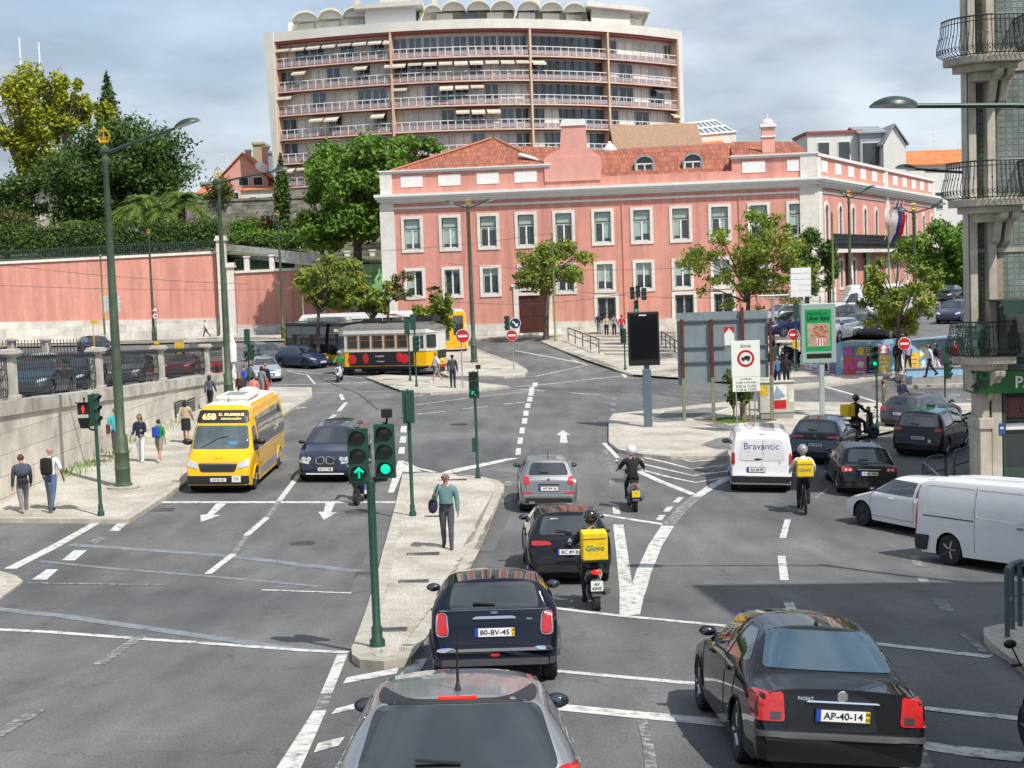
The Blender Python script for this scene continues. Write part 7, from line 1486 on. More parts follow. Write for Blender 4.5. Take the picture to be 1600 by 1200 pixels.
for sg in(1,-1):c.patch('r',[(sg*.56,.65),(sg*.84,.65),(sg*.84,.89),(sg*.58,.93)],M_tail,'tail_lamp',off=.016,sm=1);c.patch('r',[(sg*.60,.67),(sg*.70,.67),(sg*.70,.74),(sg*.60,.74)],mat('smoked_lens',(.05,.035,.035),.2,var=.1,coat=1),'reverse_lamp',off=.021,sm=0)
c.seam('r',[(-.54,.93),(-.54,.56),(.54,.56),(.54,.93)]);c.patch('r',[(-.82,.50),(.82,.50),(.82,.555),(-.82,.555)],mat('grey_bumper_strip',(.05,.053,.056),.5),'bumper_strip',off=.02,sm=0);c.patch('r',[(-.36,.845),(.36,.845),(.34,.862),(-.34,.862)],M_chr,'boot_grip',off=.03,sm=0)
c.plate('r',0,.73,'AP-40-14',yel='98 03');c.letters('r',.36,.875,'PASSAT',.035,M_chr,bold=.03);c.mirror(.95,1.0,P_black);c.handle((-.75,.35),.88);c.arches(P_black,.02)
p,n=c.hit('r',0,.91);m=MB();m.lathe([(.045,0),(.055,.006),(.055,.012),(.044,.012)],axis='X',n=20);m.prism([(.008,-.03,.028),(.008,-.02,.028),(.008,-.0,-.02),(.008,.02,.028),(.008,.03,.028),(.008,.0,-.032)],(.006,0,0));o=m.build('round_badge',M_chr,c.t);o.location=p+Vector((-.018,0,0));m=MB();p=c.hit('t',-1.0,0)[0];m.sph(p,(.05,.025,.04),8,6);m.build('roof_aerial',M_trim,c.t)
for ax in('L','R'):c.seam(ax,[(-.52,1.33),(-.52,.35)]);c.seam(ax,[(1.05,.95),(1.0,.35),(-.52,.35)]);c.seam(ax,[(-.52,.35),(-.95,.38),(-1.1,.75),(-1.2,.95)])
KM=HK(3.63,1.41,.98,.10,.17,.34,2.15,2.62,1.0,.80,wr_=.74,rz=1.37,be=.88)
c=hatch('dark blue small hatchback with chrome bumper strip in the middle',(-.38,18.9+1.8),91,P_navy,3.63,1.69,1.41,.96,plate='80-BV-45',yel='05 01',keys=KM,rzw=(.60,.985,.54,1.32),tails=(.60,.77,.66,.95),wr=.31,wb=2.47,fo=.62,name='small_hatchback',bump=False,ant=0,mz=1.03)
for sg in(1,-1):
 m=MB();P=[(sg*.60,.655),(sg*.77,.655),(sg*.75,.95),(sg*.63,.95)];P=smooth_poly(P,2);m.tube([c.hit('r',*p)[0]+Vector((-.012,0,0))for p in P+P[:1]],.011,6);m.build('lamp_surround',M_chr,c.t,smooth=60)
c.patch('r',[(-.74,.46),(.74,.46),(.74,.50),(-.74,.50)],M_chr,'chrome_strip',off=.04,sm=1);c.patch('r',[(-.30,.865),(.30,.865),(.25,.90),(-.25,.90)],M_chr,'boot_grip',off=.035,sm=1);c.patch('r',[(-.80,.25),(.80,.25),(.80,.36),(-.80,.36)],mat('charcoal_plastic',(.05,.055,.06),.55),'bumper_skirt',off=.01,sm=1);c.patch('r',[(-.06,.39),(.06,.39),(.06,.43),(-.06,.43)],M_tail,'fog_lamp',off=.02,sm=1)
c.letters('r',0,.945,'=O=',.035,M_chr,bold=.04);c.letters('r',-.46,.86,'One',.03,M_chr);c.arches(MATS['charcoal_plastic'],.035);p=c.hit('t',-1.35,0)[0];m=MB();m.sph(p,(.05,.03,.04),8,6);m.build('roof_aerial',M_trim,c.t)
c.seam('r',[(-.72,.972),(0,.975),(.72,.972)],.01,M_chr,'belt_chrome',.02)
c=hatch('black crossover hatchback beside the courier on the motorcycle',(.98,29.6+2.0),91.5,P_black,4.15,1.73,1.5,.98,plate='BC 89 BS',rzw=(.62,1.03,.53,1.38),tails=(.36,.78,.82,.92),wr=.33,wb=2.6,fo=.8,name='black_hatchback',mz=1.05);c.letters('r',.0,.93,'^',.08,M_chr,bold=.03);c.letters('r',.0,.86,'CITROËN',.022,M_chr);c.arches();c.patch('r',[(-.62,1.40),(-.2,1.40),(-.2,1.42),(-.62,1.42)],M_signw,'roof_glint',sm=0)if False else None
m=MB();p=c.hit('r',.30,1.33)[0];m.box(p.x-.012,p.x-.006,p.y-.08,p.y+.08,p.z-.012,p.z+.012);m.build('window_sticker',M_signw,c.t)
c=hatch('grey small rounded hatchback behind the far end of the island',(.85,40.3+1.75),91,P_grey,3.6,1.63,1.49,.97,plate='AF 84 SJ',rzw=(.56,1.05,.46,1.36),tails=(.50,.70,.80,1.02),wr=.29,wb=2.3,fo=.68,name='grey_hatchback',mz=1.03,ant=.3);c.patch('r',[(-.30,.80),(.30,.80),(.28,.825),(-.28,.825)],M_trim,'boot_grip',off=.02,sm=0);
for sg in(1,-1):c.patch('r',[(sg*.44,.56),(sg*.72,.56),(sg*.72,.61),(sg*.44,.61)],M_tail,'reflector',off=.012,sm=1)
m=MB();p,n=c.hit('r',0,.93);m.lathe([(.001,0),(.045,0),(.045,.01),(.001,.012)],axis='X',n=14);o=m.build('round_badge',M_chr,c.t);o.location=p+Vector((-.015,0,0))
for y in(.42,.5):m=MB();m.lathe([(.03,0),(.04,0),(.04,-.08),(.03,-.08)],axis='X',n=10);o=m.build('exhaust_pipe',M_chr,c.t);o.location=(-1.74,y,.32)
KX=HK(4.65,1.69,1.08,.10,.2,.62,2.9,3.6,1.10,.95,wr_=.68)
c=hatch('deep blue SUV waiting beside the yellow minibus',(508,755,'f'),268,P_bmw,4.65,1.88,1.69,1.08,plate='',front='67-LT-98',keys=KX,wr=.36,wb=2.8,fo=.85,name='blue_suv',mz=1.15,detail=2,rzw=(.6,1.18,.5,1.55),tails=(.6,.85,.8,1.05))
for sg in(1,-1):
 c.patch('f',[(sg*.03,.62),(sg*.26,.60),(sg*.30,.80),(sg*.04,.84)],M_trim,'kidney_grille',off=.02);m=MB();P=smooth_poly([(sg*.03,.62),(sg*.26,.60),(sg*.30,.80),(sg*.04,.84)]);m.tube([c.hit('f',*p)[0]+Vector((.02,0,0))for p in P+P[:1]],.013,5);m.build('grille_surround',M_chr,c.t)
 for y in(.52,.68):m=MB();m.lathe([(.05,0),(.075,.0),(.075,.015),(.05,.02)],axis='X',n=16);o=m.build('headlamp_ring',M_lens,c.t);p=c.hit('f',sg*y,.76)[0];o.location=p+Vector((.02,0,0))
c.patch('f',[(-.6,.28),(.6,.28),(.6,.32),(-.6,.32)],M_signw,'bumper_skid',off=.02,sm=0)
c=hatch('blue grey electric hatchback between the white van and the black taxi',(1272,727,'r'),68,P_blue,4.26,1.81,1.57,1.0,plate='BT 27 EN',rzw=(.66,1.12,.56,1.42),tails=(.36,.82,.92,1.0),wr=.36,wb=2.77,fo=.8,name='blue_hatchback',mz=1.08,dark=True);c.patch('r',[(-.7,.86),(.7,.86),(.74,1.08),(-.74,1.08)],M_trim,'black_tailgate',off=.006)
m=MB();p,n=c.hit('r',0,.98);m.lathe([(.04,0),(.06,0),(.06,.01),(.04,.012)],axis='X',n=16);o=m.build('round_badge',M_chr,c.t);o.location=p+Vector((-.018,0,0))
c=hatch('black saloon hatchback with clear red tail lamps ahead of the white car',(1358,777,'r'),85,P_black,4.4,1.72,1.44,.93,plate='19-BV-ZM',yel='05 11',rzw=(.60,.99,.5,1.33),tails=(.46,.80,.74,.88),wr=.31,wb=2.6,fo=.85,name='black_hatchback',mz=1.0,ant=0,keys=HK(4.4,1.44,.93,.09,.3,.85,2.6,3.25,.95,.74,deck=.93));c.patch('r',[(-.34,.80),(.34,.80),(.34,.825),(-.34,.825)],M_chr,'boot_grip',off=.025,sm=0)
for sg in(1,-1):
 for y in(.56,.68):m=MB();m.lathe([(.001,0),(.035,0),(.035,.01),(.001,.012)],axis='X',n=12);o=m.build('lamp_lens',M_signw,c.t);o.location=c.hit('r',sg*y,.81)[0]+Vector((-.03,0,0))
KP=HK(4.6,1.64,1.02,.10,.16,.42,3.0,3.75,1.05,.85,wr_=.74,rz=1.60)
c=hatch('black taxi people carrier with mint green roof',(1432,715,'r'),60,P_black,4.6,1.83,1.64,1.02,plate='09-XX-67',keys=KP,rzw=(.70,1.10,.62,1.52),tails=(.56,.86,.93,1.05),wr=.34,wb=2.84,fo=.9,name='taxi',cat='taxi',mz=1.1);c.patch('t',[(-1.75,-.58),(.55,-.60),(.68,0),(.55,.60),(-1.75,.58)],P_mint,'mint_roof',off=.006,sm=1,cell=.12);m=MB();p=c.hit('t',-.4,0)[0];m.box(p.x-.08,p.x+.08,-.14,.14,p.z,p.z+.1);m.build('taxi_sign',M_fas,c.t,bevel=.01);c.patch('r',[(-.48,.56),(-.38,.56),(-.38,.66),(-.48,.66)],M_signw,'taxi_sticker',sm=0)
c=hatch('grey hatchback at the far right by the traffic light',(1402,673,'r'),48,P_dgrey,4.4,1.79,1.43,.96,plate='AB 19 XT',rzw=(.62,1.05,.5,1.34),tails=(.50,.84,.78,.94),wr=.34,wb=2.72,fo=.85,name='grey_hatchback',mz=1.03)
c=hatch('white hatchback driving behind the white van on the right',tuple((G(1340,822)+Vector((.95,.25,0))+Vector((.48,-.87,0))*1.0)[:2]),119,P_white,4.1,1.72,1.45,.94,front='',rzw=(.55,1.0,.5,1.33),wr=.32,wb=2.52,fo=.84,name='white_hatchback',mz=1.0,steer=R(-8),dark=True)
c=hatch('silver saloon heading to the camera behind the waiting people',(420,598,'f'),286,P_slv2,4.58,1.77,1.44,.93,front='98-IX-91',wr=.32,wb=2.76,fo=.8,name='silver_saloon',mz=1.0);c.patch('f',[(-.36,.56),(.36,.56),(.40,.74),(-.40,.74)],M_chr,'chrome_grille',off=.015)
c=hatch('dark car half hidden behind the silver saloon',(432,572,'f'),300,P_dgrey,4.3,1.77,1.44,.95,front='',wr=.32,wb=2.6,fo=.8,name='dark_hatchback',mz=1.0)
c=hatch('indigo blue hatchback next to the black bus',(474,574,'c'),318,P_ford,4.04,1.74,1.48,.95,front='AJ 27 LP',wr=.33,wb=2.49,fo=.8,name='blue_hatchback',mz=1.02,dark=True)
uz=lambda x,y:lz(y)
def up(px,py,Y):return(at(px,py,Y).x,Y)
hatch('black saloon driving on the upper road by the pink wall',up(150,545,108),300,P_black,4.5,1.8,1.45,.95,front='',wr=.33,wb=2.7,fo=.85,name='black_saloon',z=uz,detail=1);hatch('white car behind the iron fence at the far left',up(62,560,80),272,P_white,4.0,1.72,1.5,.95,front='',name='white_car',z=uz,detail=1)
hatch('dark teal car right behind the first fence panel',up(60,585,56),272,P_teal,4.4,1.8,1.55,1.0,front='',name='teal_car',z=uz,detail=1,wr=.33);hatch('dark grey car behind the fence and the tall lamp mast',up(205,585,70),272,P_dgrey,4.2,1.75,1.5,.97,front='',name='grey_car',z=uz,detail=1);hatch('small red car behind the last fence panels',up(285,592,79),272,paint('red_paint',(.16,.01,.01)),3.6,1.65,1.2,.8,front='',name='red_car',z=uz,detail=0,rzw=(.5,.85,.45,1.1))
hatch('black car behind the second fence panel',up(118,585,61),272,P_navy,4.2,1.75,1.5,.97,front='',name='black_car',z=uz,detail=0)
dz_=lambda x,y:deckz(x,y)
for(px,py,Y,hd,pm,lb,H_)in((1243,540,88,200,P_ford,'blue parked car beside the motorcycles at the deck end',1.5),(1345,522,84,232,P_dgrey,'dark parked car at the deck edge under the white van',1.45),(1322,500,95,232,P_black,'black parked car right in front of the white parked van',1.45),(1384,520,83,232,P_black,'black parked car half behind the yellowish acacia',1.42),(1492,492,96,240,P_bmw,'dark blue parked car right of the yellowish acacia',1.5),(1540,500,92,240,P_dgrey,'dark parked car just left of the awning',1.5),(1303,540,82,235,P_slv2,'pale parked car low behind the advertising panel',1.3),(1225,500,100,200,P_slv2,'silver parked car behind the steel billboard edge',1.5),(1530,470,122,240,P_slv2,'distant silver parked car near the dark trees',1.5),(1480,468,120,240,P_black,'distant black parked car near the big leafy tree',1.5)):
 hatch(lb,(at(px,py,Y).x,Y),hd,pm,4.2,1.75,H_,.95,front='',name='parked_car',z=(dz_ if Y<105 else(lambda x,y:3.0)),detail=1,group='cars parked on the deck')
def van(label,place,head,L,W,H,pm,name,keys,**k):return Car(name,label,'van',place,head,L,W,H,keys,pm,**k)
def VK(L,H,nose=1.05,cowl=1.15,wt=None,we=.86):wt=wt or L-1.35;return[(0,.55,.48,.9,.92,.04),(.04,.72,.6,.93,.95,.05),(.07,H-.30,1.05,.90,.97,.08),(.14,H-.06,1.1,we,.985,.10),(.5,H,1.15,we,1,.10),(wt-.2,H,1.15,we,1,.10),(wt,H-.08,1.12,we-.02,1,.1),(L-.75,cowl+.02,1.02,.84,.98,.08),(L-.2,nose-.1,nose-.25,.8,.92,.1),(L-.05,nose-.35,nose-.45,.76,.86,.08),(L,.5,.42,.7,.78,.05)]
c=van('white small van with Bravantic lettering seen from behind',(1190,771,'r'),83,4.4,1.85,1.84,P_white,'white_van',VK(4.4,1.84),wr=.32,wb=2.78,fo=.9)
for sg in(1,-1):c.patch('r',[(sg*.80,.86),(sg*.90,.86),(sg*.89,1.22),(sg*.81,1.22)],M_tail,'tail_lamp',off=.015,sm=1);c.patch('r',[(sg*.04,.98),(sg*.68,1.0),(sg*.60,1.62),(sg*.04,1.66)],mat('white_panel',(.64,.64,.645),.35,coat=.8,var=.02),'window_panel',off=.01)
c.seam('r',[(0,1.74),(0,.5)]);c.patch('r',[(-.88,.32),(.88,.32),(.88,.52),(-.88,.52)],M_trim,'rear_bumper',off=.03,sm=1);c.plate('r',.17,.72,'AZ 68 PE',h=.13);c.letters('r',.02,1.42,'Bravantic',.2,mat('lettering_violet',(.06,.06,.22),.5),'company_lettering',.005);c.letters('r',.38,1.24,'Energias',.05,M_sred,'red_lettering',0);c.letters('r',.35,.98,'www.bravantic.com',.03,M_sgrey,'small_lettering',0);c.letters('r',-.52,.92,'Y',.08,M_sgrey,'badge',.03);p=c.hit('r',.0,1.02)[0];m=MB();m.sph((p.x-.01,.12,1.03),(.02,.12,.03),8,6);m.build('door_handle',M_trim,c.t);c.patch('r',[(-.1,1.76),(.1,1.76),(.1,1.775),(-.1,1.775)],M_trim,'top_brake_lamp',sm=0);c.mirror(1.35,1.12,M_trim,1.2);c.patch('f',[(-.7,1.2),(.7,1.2),(.62,1.7),(-.62,1.7)],M_cgl,'windscreen')
for P in([(.55,1.15),(1.35,1.12),(.95,1.62),(.55,1.66)],):c.sides(P,M_cgl,'side_window',sm=1)
c=van('large white panel van entering from the right edge',tuple((G(1428,874)+Vector((.87,.48,0))*.97+Vector((.48,-.87,0))*2.65)[:2]),-61,5.3,1.94,1.93,P_white,'white_van',VK(5.3,1.93,1.1,1.25),wr=.34,wb=3.28,fo=.95)
for P,nm in(([(-2.3,1.18),(-.85,1.12),(-.85,1.72),(-2.25,1.74)],'pressed_panel'),([(-.78,1.12),(.55,1.08),(.55,1.70),(-.78,1.72)],'pressed_panel')):
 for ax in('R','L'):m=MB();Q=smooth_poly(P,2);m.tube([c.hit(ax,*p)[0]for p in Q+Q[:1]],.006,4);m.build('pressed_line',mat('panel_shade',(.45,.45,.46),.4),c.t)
for ax in('R','L'):c.seam(ax,[(-.82,1.78),(-.82,.35)]);c.seam(ax,[(.62,1.78),(.62,.3)]);c.seam(ax,[(-2.35,1.06),(-.85,1.03)],.03);c.seam(ax,[(.62,.3),(1.45,.3),(1.62,1.1)]);c.patch(ax,[(-2.62,.28),(-2.25,.28),(-2.15,.62),(-2.62,.62)],M_trim,'rear_bumper',off=.03,sm=1);c.patch(ax,[(.62,.28),(1.35,.28),(1.35,.42),(.62,.42)],M_trim,'door_moulding',off=.02,sm=1);c.patch(ax,[(-2.64,.72),(-2.56,.72),(-2.56,1.35),(-2.63,1.35)],M_tail,'tail_lamp',off=.02,sm=1);c.patch(ax,[(.72,1.18),(1.7,1.15),(1.25,1.70),(.72,1.74)],M_cgl,'side_window')
c.handle((.45,.95),.98,M_trim);c.mirror(1.6,1.2,M_trim,1.3);c.patch('f',[(-.75,1.3),(.75,1.3),(.68,1.78),(-.68,1.78)],M_cgl,'windscreen')
for k in range(4):c.seam('t',[(-2.3,-.6+k*.4),(1.0,-.6+k*.4)],.03,P_white,'roof_rib',.0)
c=van('white high van parked on the deck behind the acacia',(at(1362,500,103).x,103),182,5.9,2.0,2.5,P_white,'white_van',VK(5.9,2.5,1.1,1.3),wr=.35,wb=3.6,fo=1.0,z=dz_);c.sides([(1.2,1.3),(2.1,1.3),(1.7,1.9),(1.2,1.95)],M_cgl,'side_window',sm=1);c.mirror(1.9,1.4,M_trim,1.4)
M_by=paint('bus_yellow',(.78,.43,.008));M_byw=mat('bus_roof_white',(.62,.61,.55),.5,var=.04,dirt=.15)
L=6.95;KB=[(0,.6,.5,.94,.95,.04),(.05,2.3,1.3,.86,.97,.1),(.3,2.58,1.3,.76,1,.16),(5.2,2.62,1.3,.76,1,.16),(5.55,2.58,1.3,.74,1,.14),(5.85,2.28,1.3,.76,.99,.08),(6.25,1.55,1.16,.82,.98,.08),(6.75,1.15,.95,.82,.95,.1),(6.9,.85,.72,.80,.90,.08),(L,.5,.42,.76,.84,.05)]
c=Car('yellow_minibus','yellow minibus showing 65B C. OURIQUE waiting at the left stop line','bus',(347,772,'f'),270,L,2.04,2.62,KB,M_by,wr=.36,wb=4.49,fo=.95,flat=.97)
c.t.location.x-=.12
c.patch('f',[(-.86,1.32),(.86,1.32),(.78,1.98),(-.78,1.98)],mat('bus_windscreen',(.06,.085,.09),.04,var=.5,scale=1.6,spec=1,coat=.8),'windscreen',off=.012);d=c.patch('f',[(-.80,2.06),(.80,2.06),(.74,2.42),(-.74,2.42)],M_blk,'destination_display',off=.02);p,n=c.hit('f',0,2.24);p.x=max(p.x,c.hit('f',0,2.1)[0].x-.12)
ml=mat('amber_led',(1,.62,.18),.5,var=0,emit=1.4);uz_=(Vector((0,0,1))-n*n.z).normalized()
for s_,y_,z_,h_ in(('65B',-.42,2.235,.20),('C. OURIQUE',.25,2.28,.10),('CIRCULAÇÃO',.25,2.17,.07)):
 p2,n2=c.hit('f',y_,z_);text_obj(s_,p2+n2*.035,(0,1,0),uz_,ml,d,name='led_text',height=h_,bold=.03,width={'65B':.42}.get(s_,.78 if h_>.09 else .62))
c.patch('f',[(-.52,.68),(.52,.68),(.60,.94),(-.60,.94)],M_trim,'grille',off=.02);c.patch('f',[(-.56,.90),(.56,.90),(.6,.925),(-.6,.925)],M_chr,'grille_bar',off=.03,sm=0);c.letters('f',0,.79,'MAN',.07,M_chr,bold=.02);c.patch('f',[(-.92,.30),(.92,.30),(.92,.56),(-.92,.56)],M_trim,'front_bumper',off=.02,sm=1);c.plate('f',.0,.44,'AH 55 CZ');m=MB();x=c.hit('f',.5,.44)[0].x;m.box(x+.02,x+.04,.43,.70,.37,.56);tp=m.build('tp_plate',M_signw,c.t);text_obj('TP',(x+.045,.56,.46),(0,1,0),(0,0,1),M_sgrey,tp,height=.1)
for sg in(1,-1):c.patch('f',[(sg*.60,.76),(sg*.93,.84),(sg*.93,1.04),(sg*.64,.94)],M_head,'headlamp',off=.02,sm=1)
c.letters('f',-.0,1.08,'carris',.07,mat('faint_bus_lettering',(.45,.22,.02),.5),bold=.0)
for sg in('L','R'):c.patch(sg,[(-3.2,1.22),(1.85,1.22),(1.75,2.15),(-3.2,2.2)],M_cgl,'side_window',off=.01,sm=1,cell=.15);c.patch(sg,[(2.0,1.22),(2.72,1.22),(2.38,1.92),(2.05,1.95)],M_cgl,'cab_window',off=.01,sm=1);c.patch(sg,[(-3.3,.35),(1.9,.35),(1.9,.60),(-3.3,.62)],mat('silver_skirt',(.45,.46,.47),.3,.4,var=.1),'lower_panel',off=.006,sm=0,cell=.2);c.seam(sg,[(-3.3,1.18),(2.6,1.16)],.03,M_chr,'chrome_line');c.letters(sg,-1.6,1.5,'Uptown',.3,M_signw,'window_lettering',0)
c.arches(M_by,.03);c.mirror(2.35,1.45,M_trim,1.6);c.patch('t',[(-3.1,-.78),(1.9,-.78),(2.1,0),(1.9,.78),(-3.1,.78)],M_byw,'white_roof',off=.01,sm=1,cell=.2)
m=MB();m.box(-1.0,.9,-.55,.55,2.58,2.74);a_=m.build('roof_air_unit',M_byw,c.t,bevel=.08);m=MB()
for k in range(7):m.box(-.5+k*.17,-.42+k*.17,-.3,.3,2.74,2.755)
m.build('unit_slots',M_sgrey,a_);m=MB();m.sph((-2.2,0,2.64),(.5,.35,.13),14,8);m.build('roof_dome',M_byw,c.t,smooth=60);text_obj('226',(1.2,0,2.655),(0,1,0),(-1,0,0),M_sgrey,c.t,name='roof_number',height=.28,bold=.02);m=MB();m.tube([(1.55,0,2.63),(1.55,0,2.67),(1.5,0,2.8)],[.04,.015,.006],6);m.build('roof_aerial',M_trim,c.t);m=MB();p=c.hit('f',.35,1.45)[0];m.box(p.x-.02,p.x+.015,.25,.5,1.42,1.52);m.build('blue_card',mat('card_blue',(.1,.35,.65),.5),c.t);m=MB();p0,p1,p2=[c.hit('f',*q)[0]+Vector((.03,0,0))for q in((-.6,1.36),(-.1,1.62),(.2,1.68))];m.tube([p0,p1,p2],.014,5);m.build('wiper',M_trim,c.t)
def bus(label,place,head,L,W,H,pm,name,roofm,glass=(.95,2.75),z=None,low=None):
 K=[(0,.6,.5,.95,.96,.04),(.05,H-.25,1.3,.93,.985,.06),(.25,H,1.4,.92,1,.08),(L-.3,H,1.4,.92,1,.08),(L-.06,H-.3,1.3,.93,.985,.06),(L,.6,.5,.95,.96,.04)]
 c=Car(name,label,'bus',place,head,L,W,H,K,pm,wr=.47,wb=5.9 if L>8 else 2.7,fo=2.3,flat=.99,z=z,sill=.28)
 for ax in('L','R'):
  n_=int(L/1.5)
  for i in range(n_):x0=-L/2+.3+i*(L-.6)/n_;c.patch(ax,[(x0+.02,glass[0]),(x0+(L-.6)/n_-.02,glass[0]),(x0+(L-.6)/n_-.02,glass[1]),(x0+.02,glass[1])],M_cgl,'side_window',off=.01,sm=1,cell=.4)
 c.patch('f',[(-1.15,1.1),(1.15,1.1),(1.15,2.75),(-1.15,2.75)],M_cgl,'windscreen',off=.01,sm=1,cell=.2);c.patch('t',[(-L/2+.3,-1.05),(L/2-.4,-1.05),(L/2-.4,1.05),(-L/2+.3,1.05)],roofm,'roof_panel',off=.01,sm=0,cell=1);return c
c=bus('black and yellow articulated bus behind the tram showing 774',(541,581,'f'),326,6.0,2.5,3.05,P_black,'city_bus',M_byw)
c.t.location+=Vector((.6,5.2,0));p,n=c.hit('R',2.3,2.5);text_obj('774 S. BENTO',p+n*.03,(1,0,0),(0,0,1),ml,c.t,name='led_text',height=.18,bold=.03);
for ax in('L','R'):c.patch(ax,[(-.2,.35),(2.9,.35),(2.9,.85),(.2,.9)],M_by,'yellow_skirt',off=.012,sm=1,cell=.3);c.patch(ax,[(-2.97,.35),(-2.8,.35),(-2.8,2.8),(-2.97,2.8)],M_by,'yellow_corner',off=.013,sm=0,cell=.3)
c.patch('f',[(-1.2,.4),(1.2,.4),(1.2,1.05),(-1.2,1.05)],M_by,'yellow_front',off=.012,sm=1);m=MB();m.box(-1.5,1.5,-.8,.8,3.04,3.3);m.build('roof_air_unit',M_byw,c.t,bevel=.08)
c=bus('yellow city bus half hidden by trees before the palace',(at(625,520,106).x,106),3,12,2.5,3.1,P_white,'city_bus',M_byw)
for ax in('L','R'):c.patch(ax,[(4.7,.35),(5.95,.35),(5.95,3.0),(4.7,3.0)],M_by,'yellow_end_panel',off=.014,sm=0,cell=.5);c.patch(ax,[(-5.9,.32),(4.7,.32),(4.7,.9),(-5.9,.9)],M_by,'yellow_skirt',off=.012,sm=0,cell=.8);c.patch(ax,[(5.0,1.3),(5.7,1.3),(5.7,2.7),(5.0,2.7)],M_cgl,'front_door_glass',off=.02,sm=1)
c.patch('f',[(-1.2,.4),(1.2,.4),(1.2,1.05),(-1.2,1.05)],M_by,'yellow_front',off=.012,sm=1);c.t.location.x=at(730,520,106).x-6.0
def tram():
 o=at(615,582,91.0);o.z=gz(o.x,o.y);a=R(-19);t=thing('tram','yellow and white vintage tram with black advert panel and curved grey roof','tram',o,a);L,W=6.5,2.35;h=L/2
 Mw=mat('tram_white',(.62,.61,.56),.4,var=.05,coat=.5);My=M_by;def_=[(-h,-.72),(-h+.55,-1.175),(h-.55,-1.175),(h,-.72),(h,.72),(h-.55,1.175),(-h+.55,1.175),(-h,.72)]
 def belt(z0,z1,m_,nm,off=0,par=t,bev=0):q=MB();k=1+off/1.17;q.prism([(x+math.copysign(off,x),y*k,z0)for x,y in def_],(0,0,z1-z0));return q.build(nm,m_,par,bevel=bev)
 belt(.55,1.45,My,'lower_panels');belt(1.45,1.56,Mw,'waist_rail',.03);belt(1.56,2.55,Mw,'window_band',-.02);belt(2.55,2.78,Mw,'fascia',.04);belt(.38,.55,M_trim,'floor_frame',-.1)
 q=MB();rows=[]
 for i in range(17):
  f=i/16;x=-h-.15+(L+.3)*f;e=1-abs(2*f-1)**6*.75;w=(1.22 if .1<f<.9 else 1.22-.42*(1-min(f,1-f)/.1));rows.append([(x,w*math.cos(b),2.78+.42*e*math.sin(b))for b in np.linspace(0,math.pi,13)])
 q.grid(rows);q.face(range(13));q.face([16*13+i for i in range(13)][::-1]);q.build('roof',mat('tram_roof_grey',(.13,.13,.125),.7,var=.25,dirt=.3),t,smooth=40)
 for i in range(5):
  x0=-h+.75+i*.83
  for s in(-1,1):
   q=MB();y=s*1.16;q.box(x0,x0+.68,y,y+s*.012,1.66,2.46);f=q.build('window',M_glass,t);q=MB()
   for a_ in((x0-.02,x0+.04,1.64,2.48),(x0+.64,x0+.70,1.64,2.48),(x0+.04,x0+.64,2.42,2.48),(x0+.04,x0+.64,2.12,2.16),(x0+.04,x0+.64,1.64,1.7)):q.box(a_[0],a_[1],y+s*.01,y+s*.03,a_[2],a_[3])
   q.build('window_frame',mat('varnished_wood',(.28,.12,.03),.4,var=.2),f)
 for sx in(-1,1):
  for y0,y1 in((-.66,-.24),(-.2,.2),(.24,.66)):q=MB();q.box(sx*(h-.02),sx*(h+.01),y0,y1,1.66,2.44);q.build('end_window',M_glass,t)
  for s in(-1,1):
   q=MB();e=[(sx*(h-.03),s*.80),(sx*(h-.50),s*1.14)];q.prism([(e[0][0],e[0][1],1.66),(e[1][0],e[1][1],1.66),(e[1][0],e[1][1],2.44),(e[0][0],e[0][1],2.44)],(sx*.03,s*.035,0));q.build('corner_window',M_glass,t)
  q=MB();q.box(sx*(h+.0),sx*(h+.02),-.7,.7,.95,1.45);q.build('end_advert_panel',M_blk,t);q=MB();q.lathe([(.001,0),(.12,0),(.1,.05*sx),(.001,.07*sx)],(sx*(h+.02),0,.82),'X',14);q.build('headlamp',M_lens,t)
  q=MB();q.box(sx*(h+.05),sx*(h+.25),-.8,.8,.42,.52);q.build('bumper_beam',mat('tram_red',(.30,.03,.02),.5),t);q=MB();q.box(sx*(h-.4),sx*h,-.5,.5,.08,.35);q.build('lifeguard',M_trim,t)
  q=MB();q.box(sx*(h-.0),sx*(h+.02),-.3,.3,2.58,2.76);q.build('route_board',M_blk,t)
 for s in(-1,1):
  y=s*1.18;q=MB();q.box(-h+.85,h-1.35,y,y+s*.02,.60,1.44);p=q.build('advert_panel',M_blk,t)
  for k,(x,z)in enumerate(((-2.2,1.0),(-1.3,1.05),(1.3,1.0),(.95,1.1))):q=MB();q.sph((x,y+s*.025,z),(.28 if k%2==0 else .2,.012,.3),12,8);q.build('red_flower_print',M_sred,p)
  text_obj('A melhor',(-.35,y+s*.035,1.18),(-s,0,0)if s>0 else(1,0,0),(0,0,1),M_signw,p,height=.11);text_obj('de sempre!',(-.3,y+s*.035,.85),(-s,0,0)if s>0 else(1,0,0),(0,0,1),M_signw,p,height=.11)
  q=MB();q.box(h-1.25,h-.62,s*1.13,s*1.15,.5,2.45);d=q.build('door',My,t);
  for z0,z1 in((1.6,2.38),):
   for x0 in(h-1.2,h-.92):q=MB();q.box(x0,x0+.22,s*1.15,s*1.165,z0,z1);q.build('door_window',M_glass,d)
  q=MB();q.box(h-1.3,h-.6,s*1.1,s*1.35,.28,.33);q.build('step',M_trim,t)
 q=MB();q.box(-1.7,1.7,-1.0,1.0,.22,.42);q.build('truck_frame',M_under,t)
 for x in(-1.15,1.15):
  for s in(-1,1):wheel(t,x,s*.78,.33,.12,True)
 q=MB();q.box(-.9,.9,-.35,.35,3.2,3.28);q.box(-1.8,-.9,-.4,.4,3.18,3.42);q.build('roof_gear',M_trim,t);q=MB()
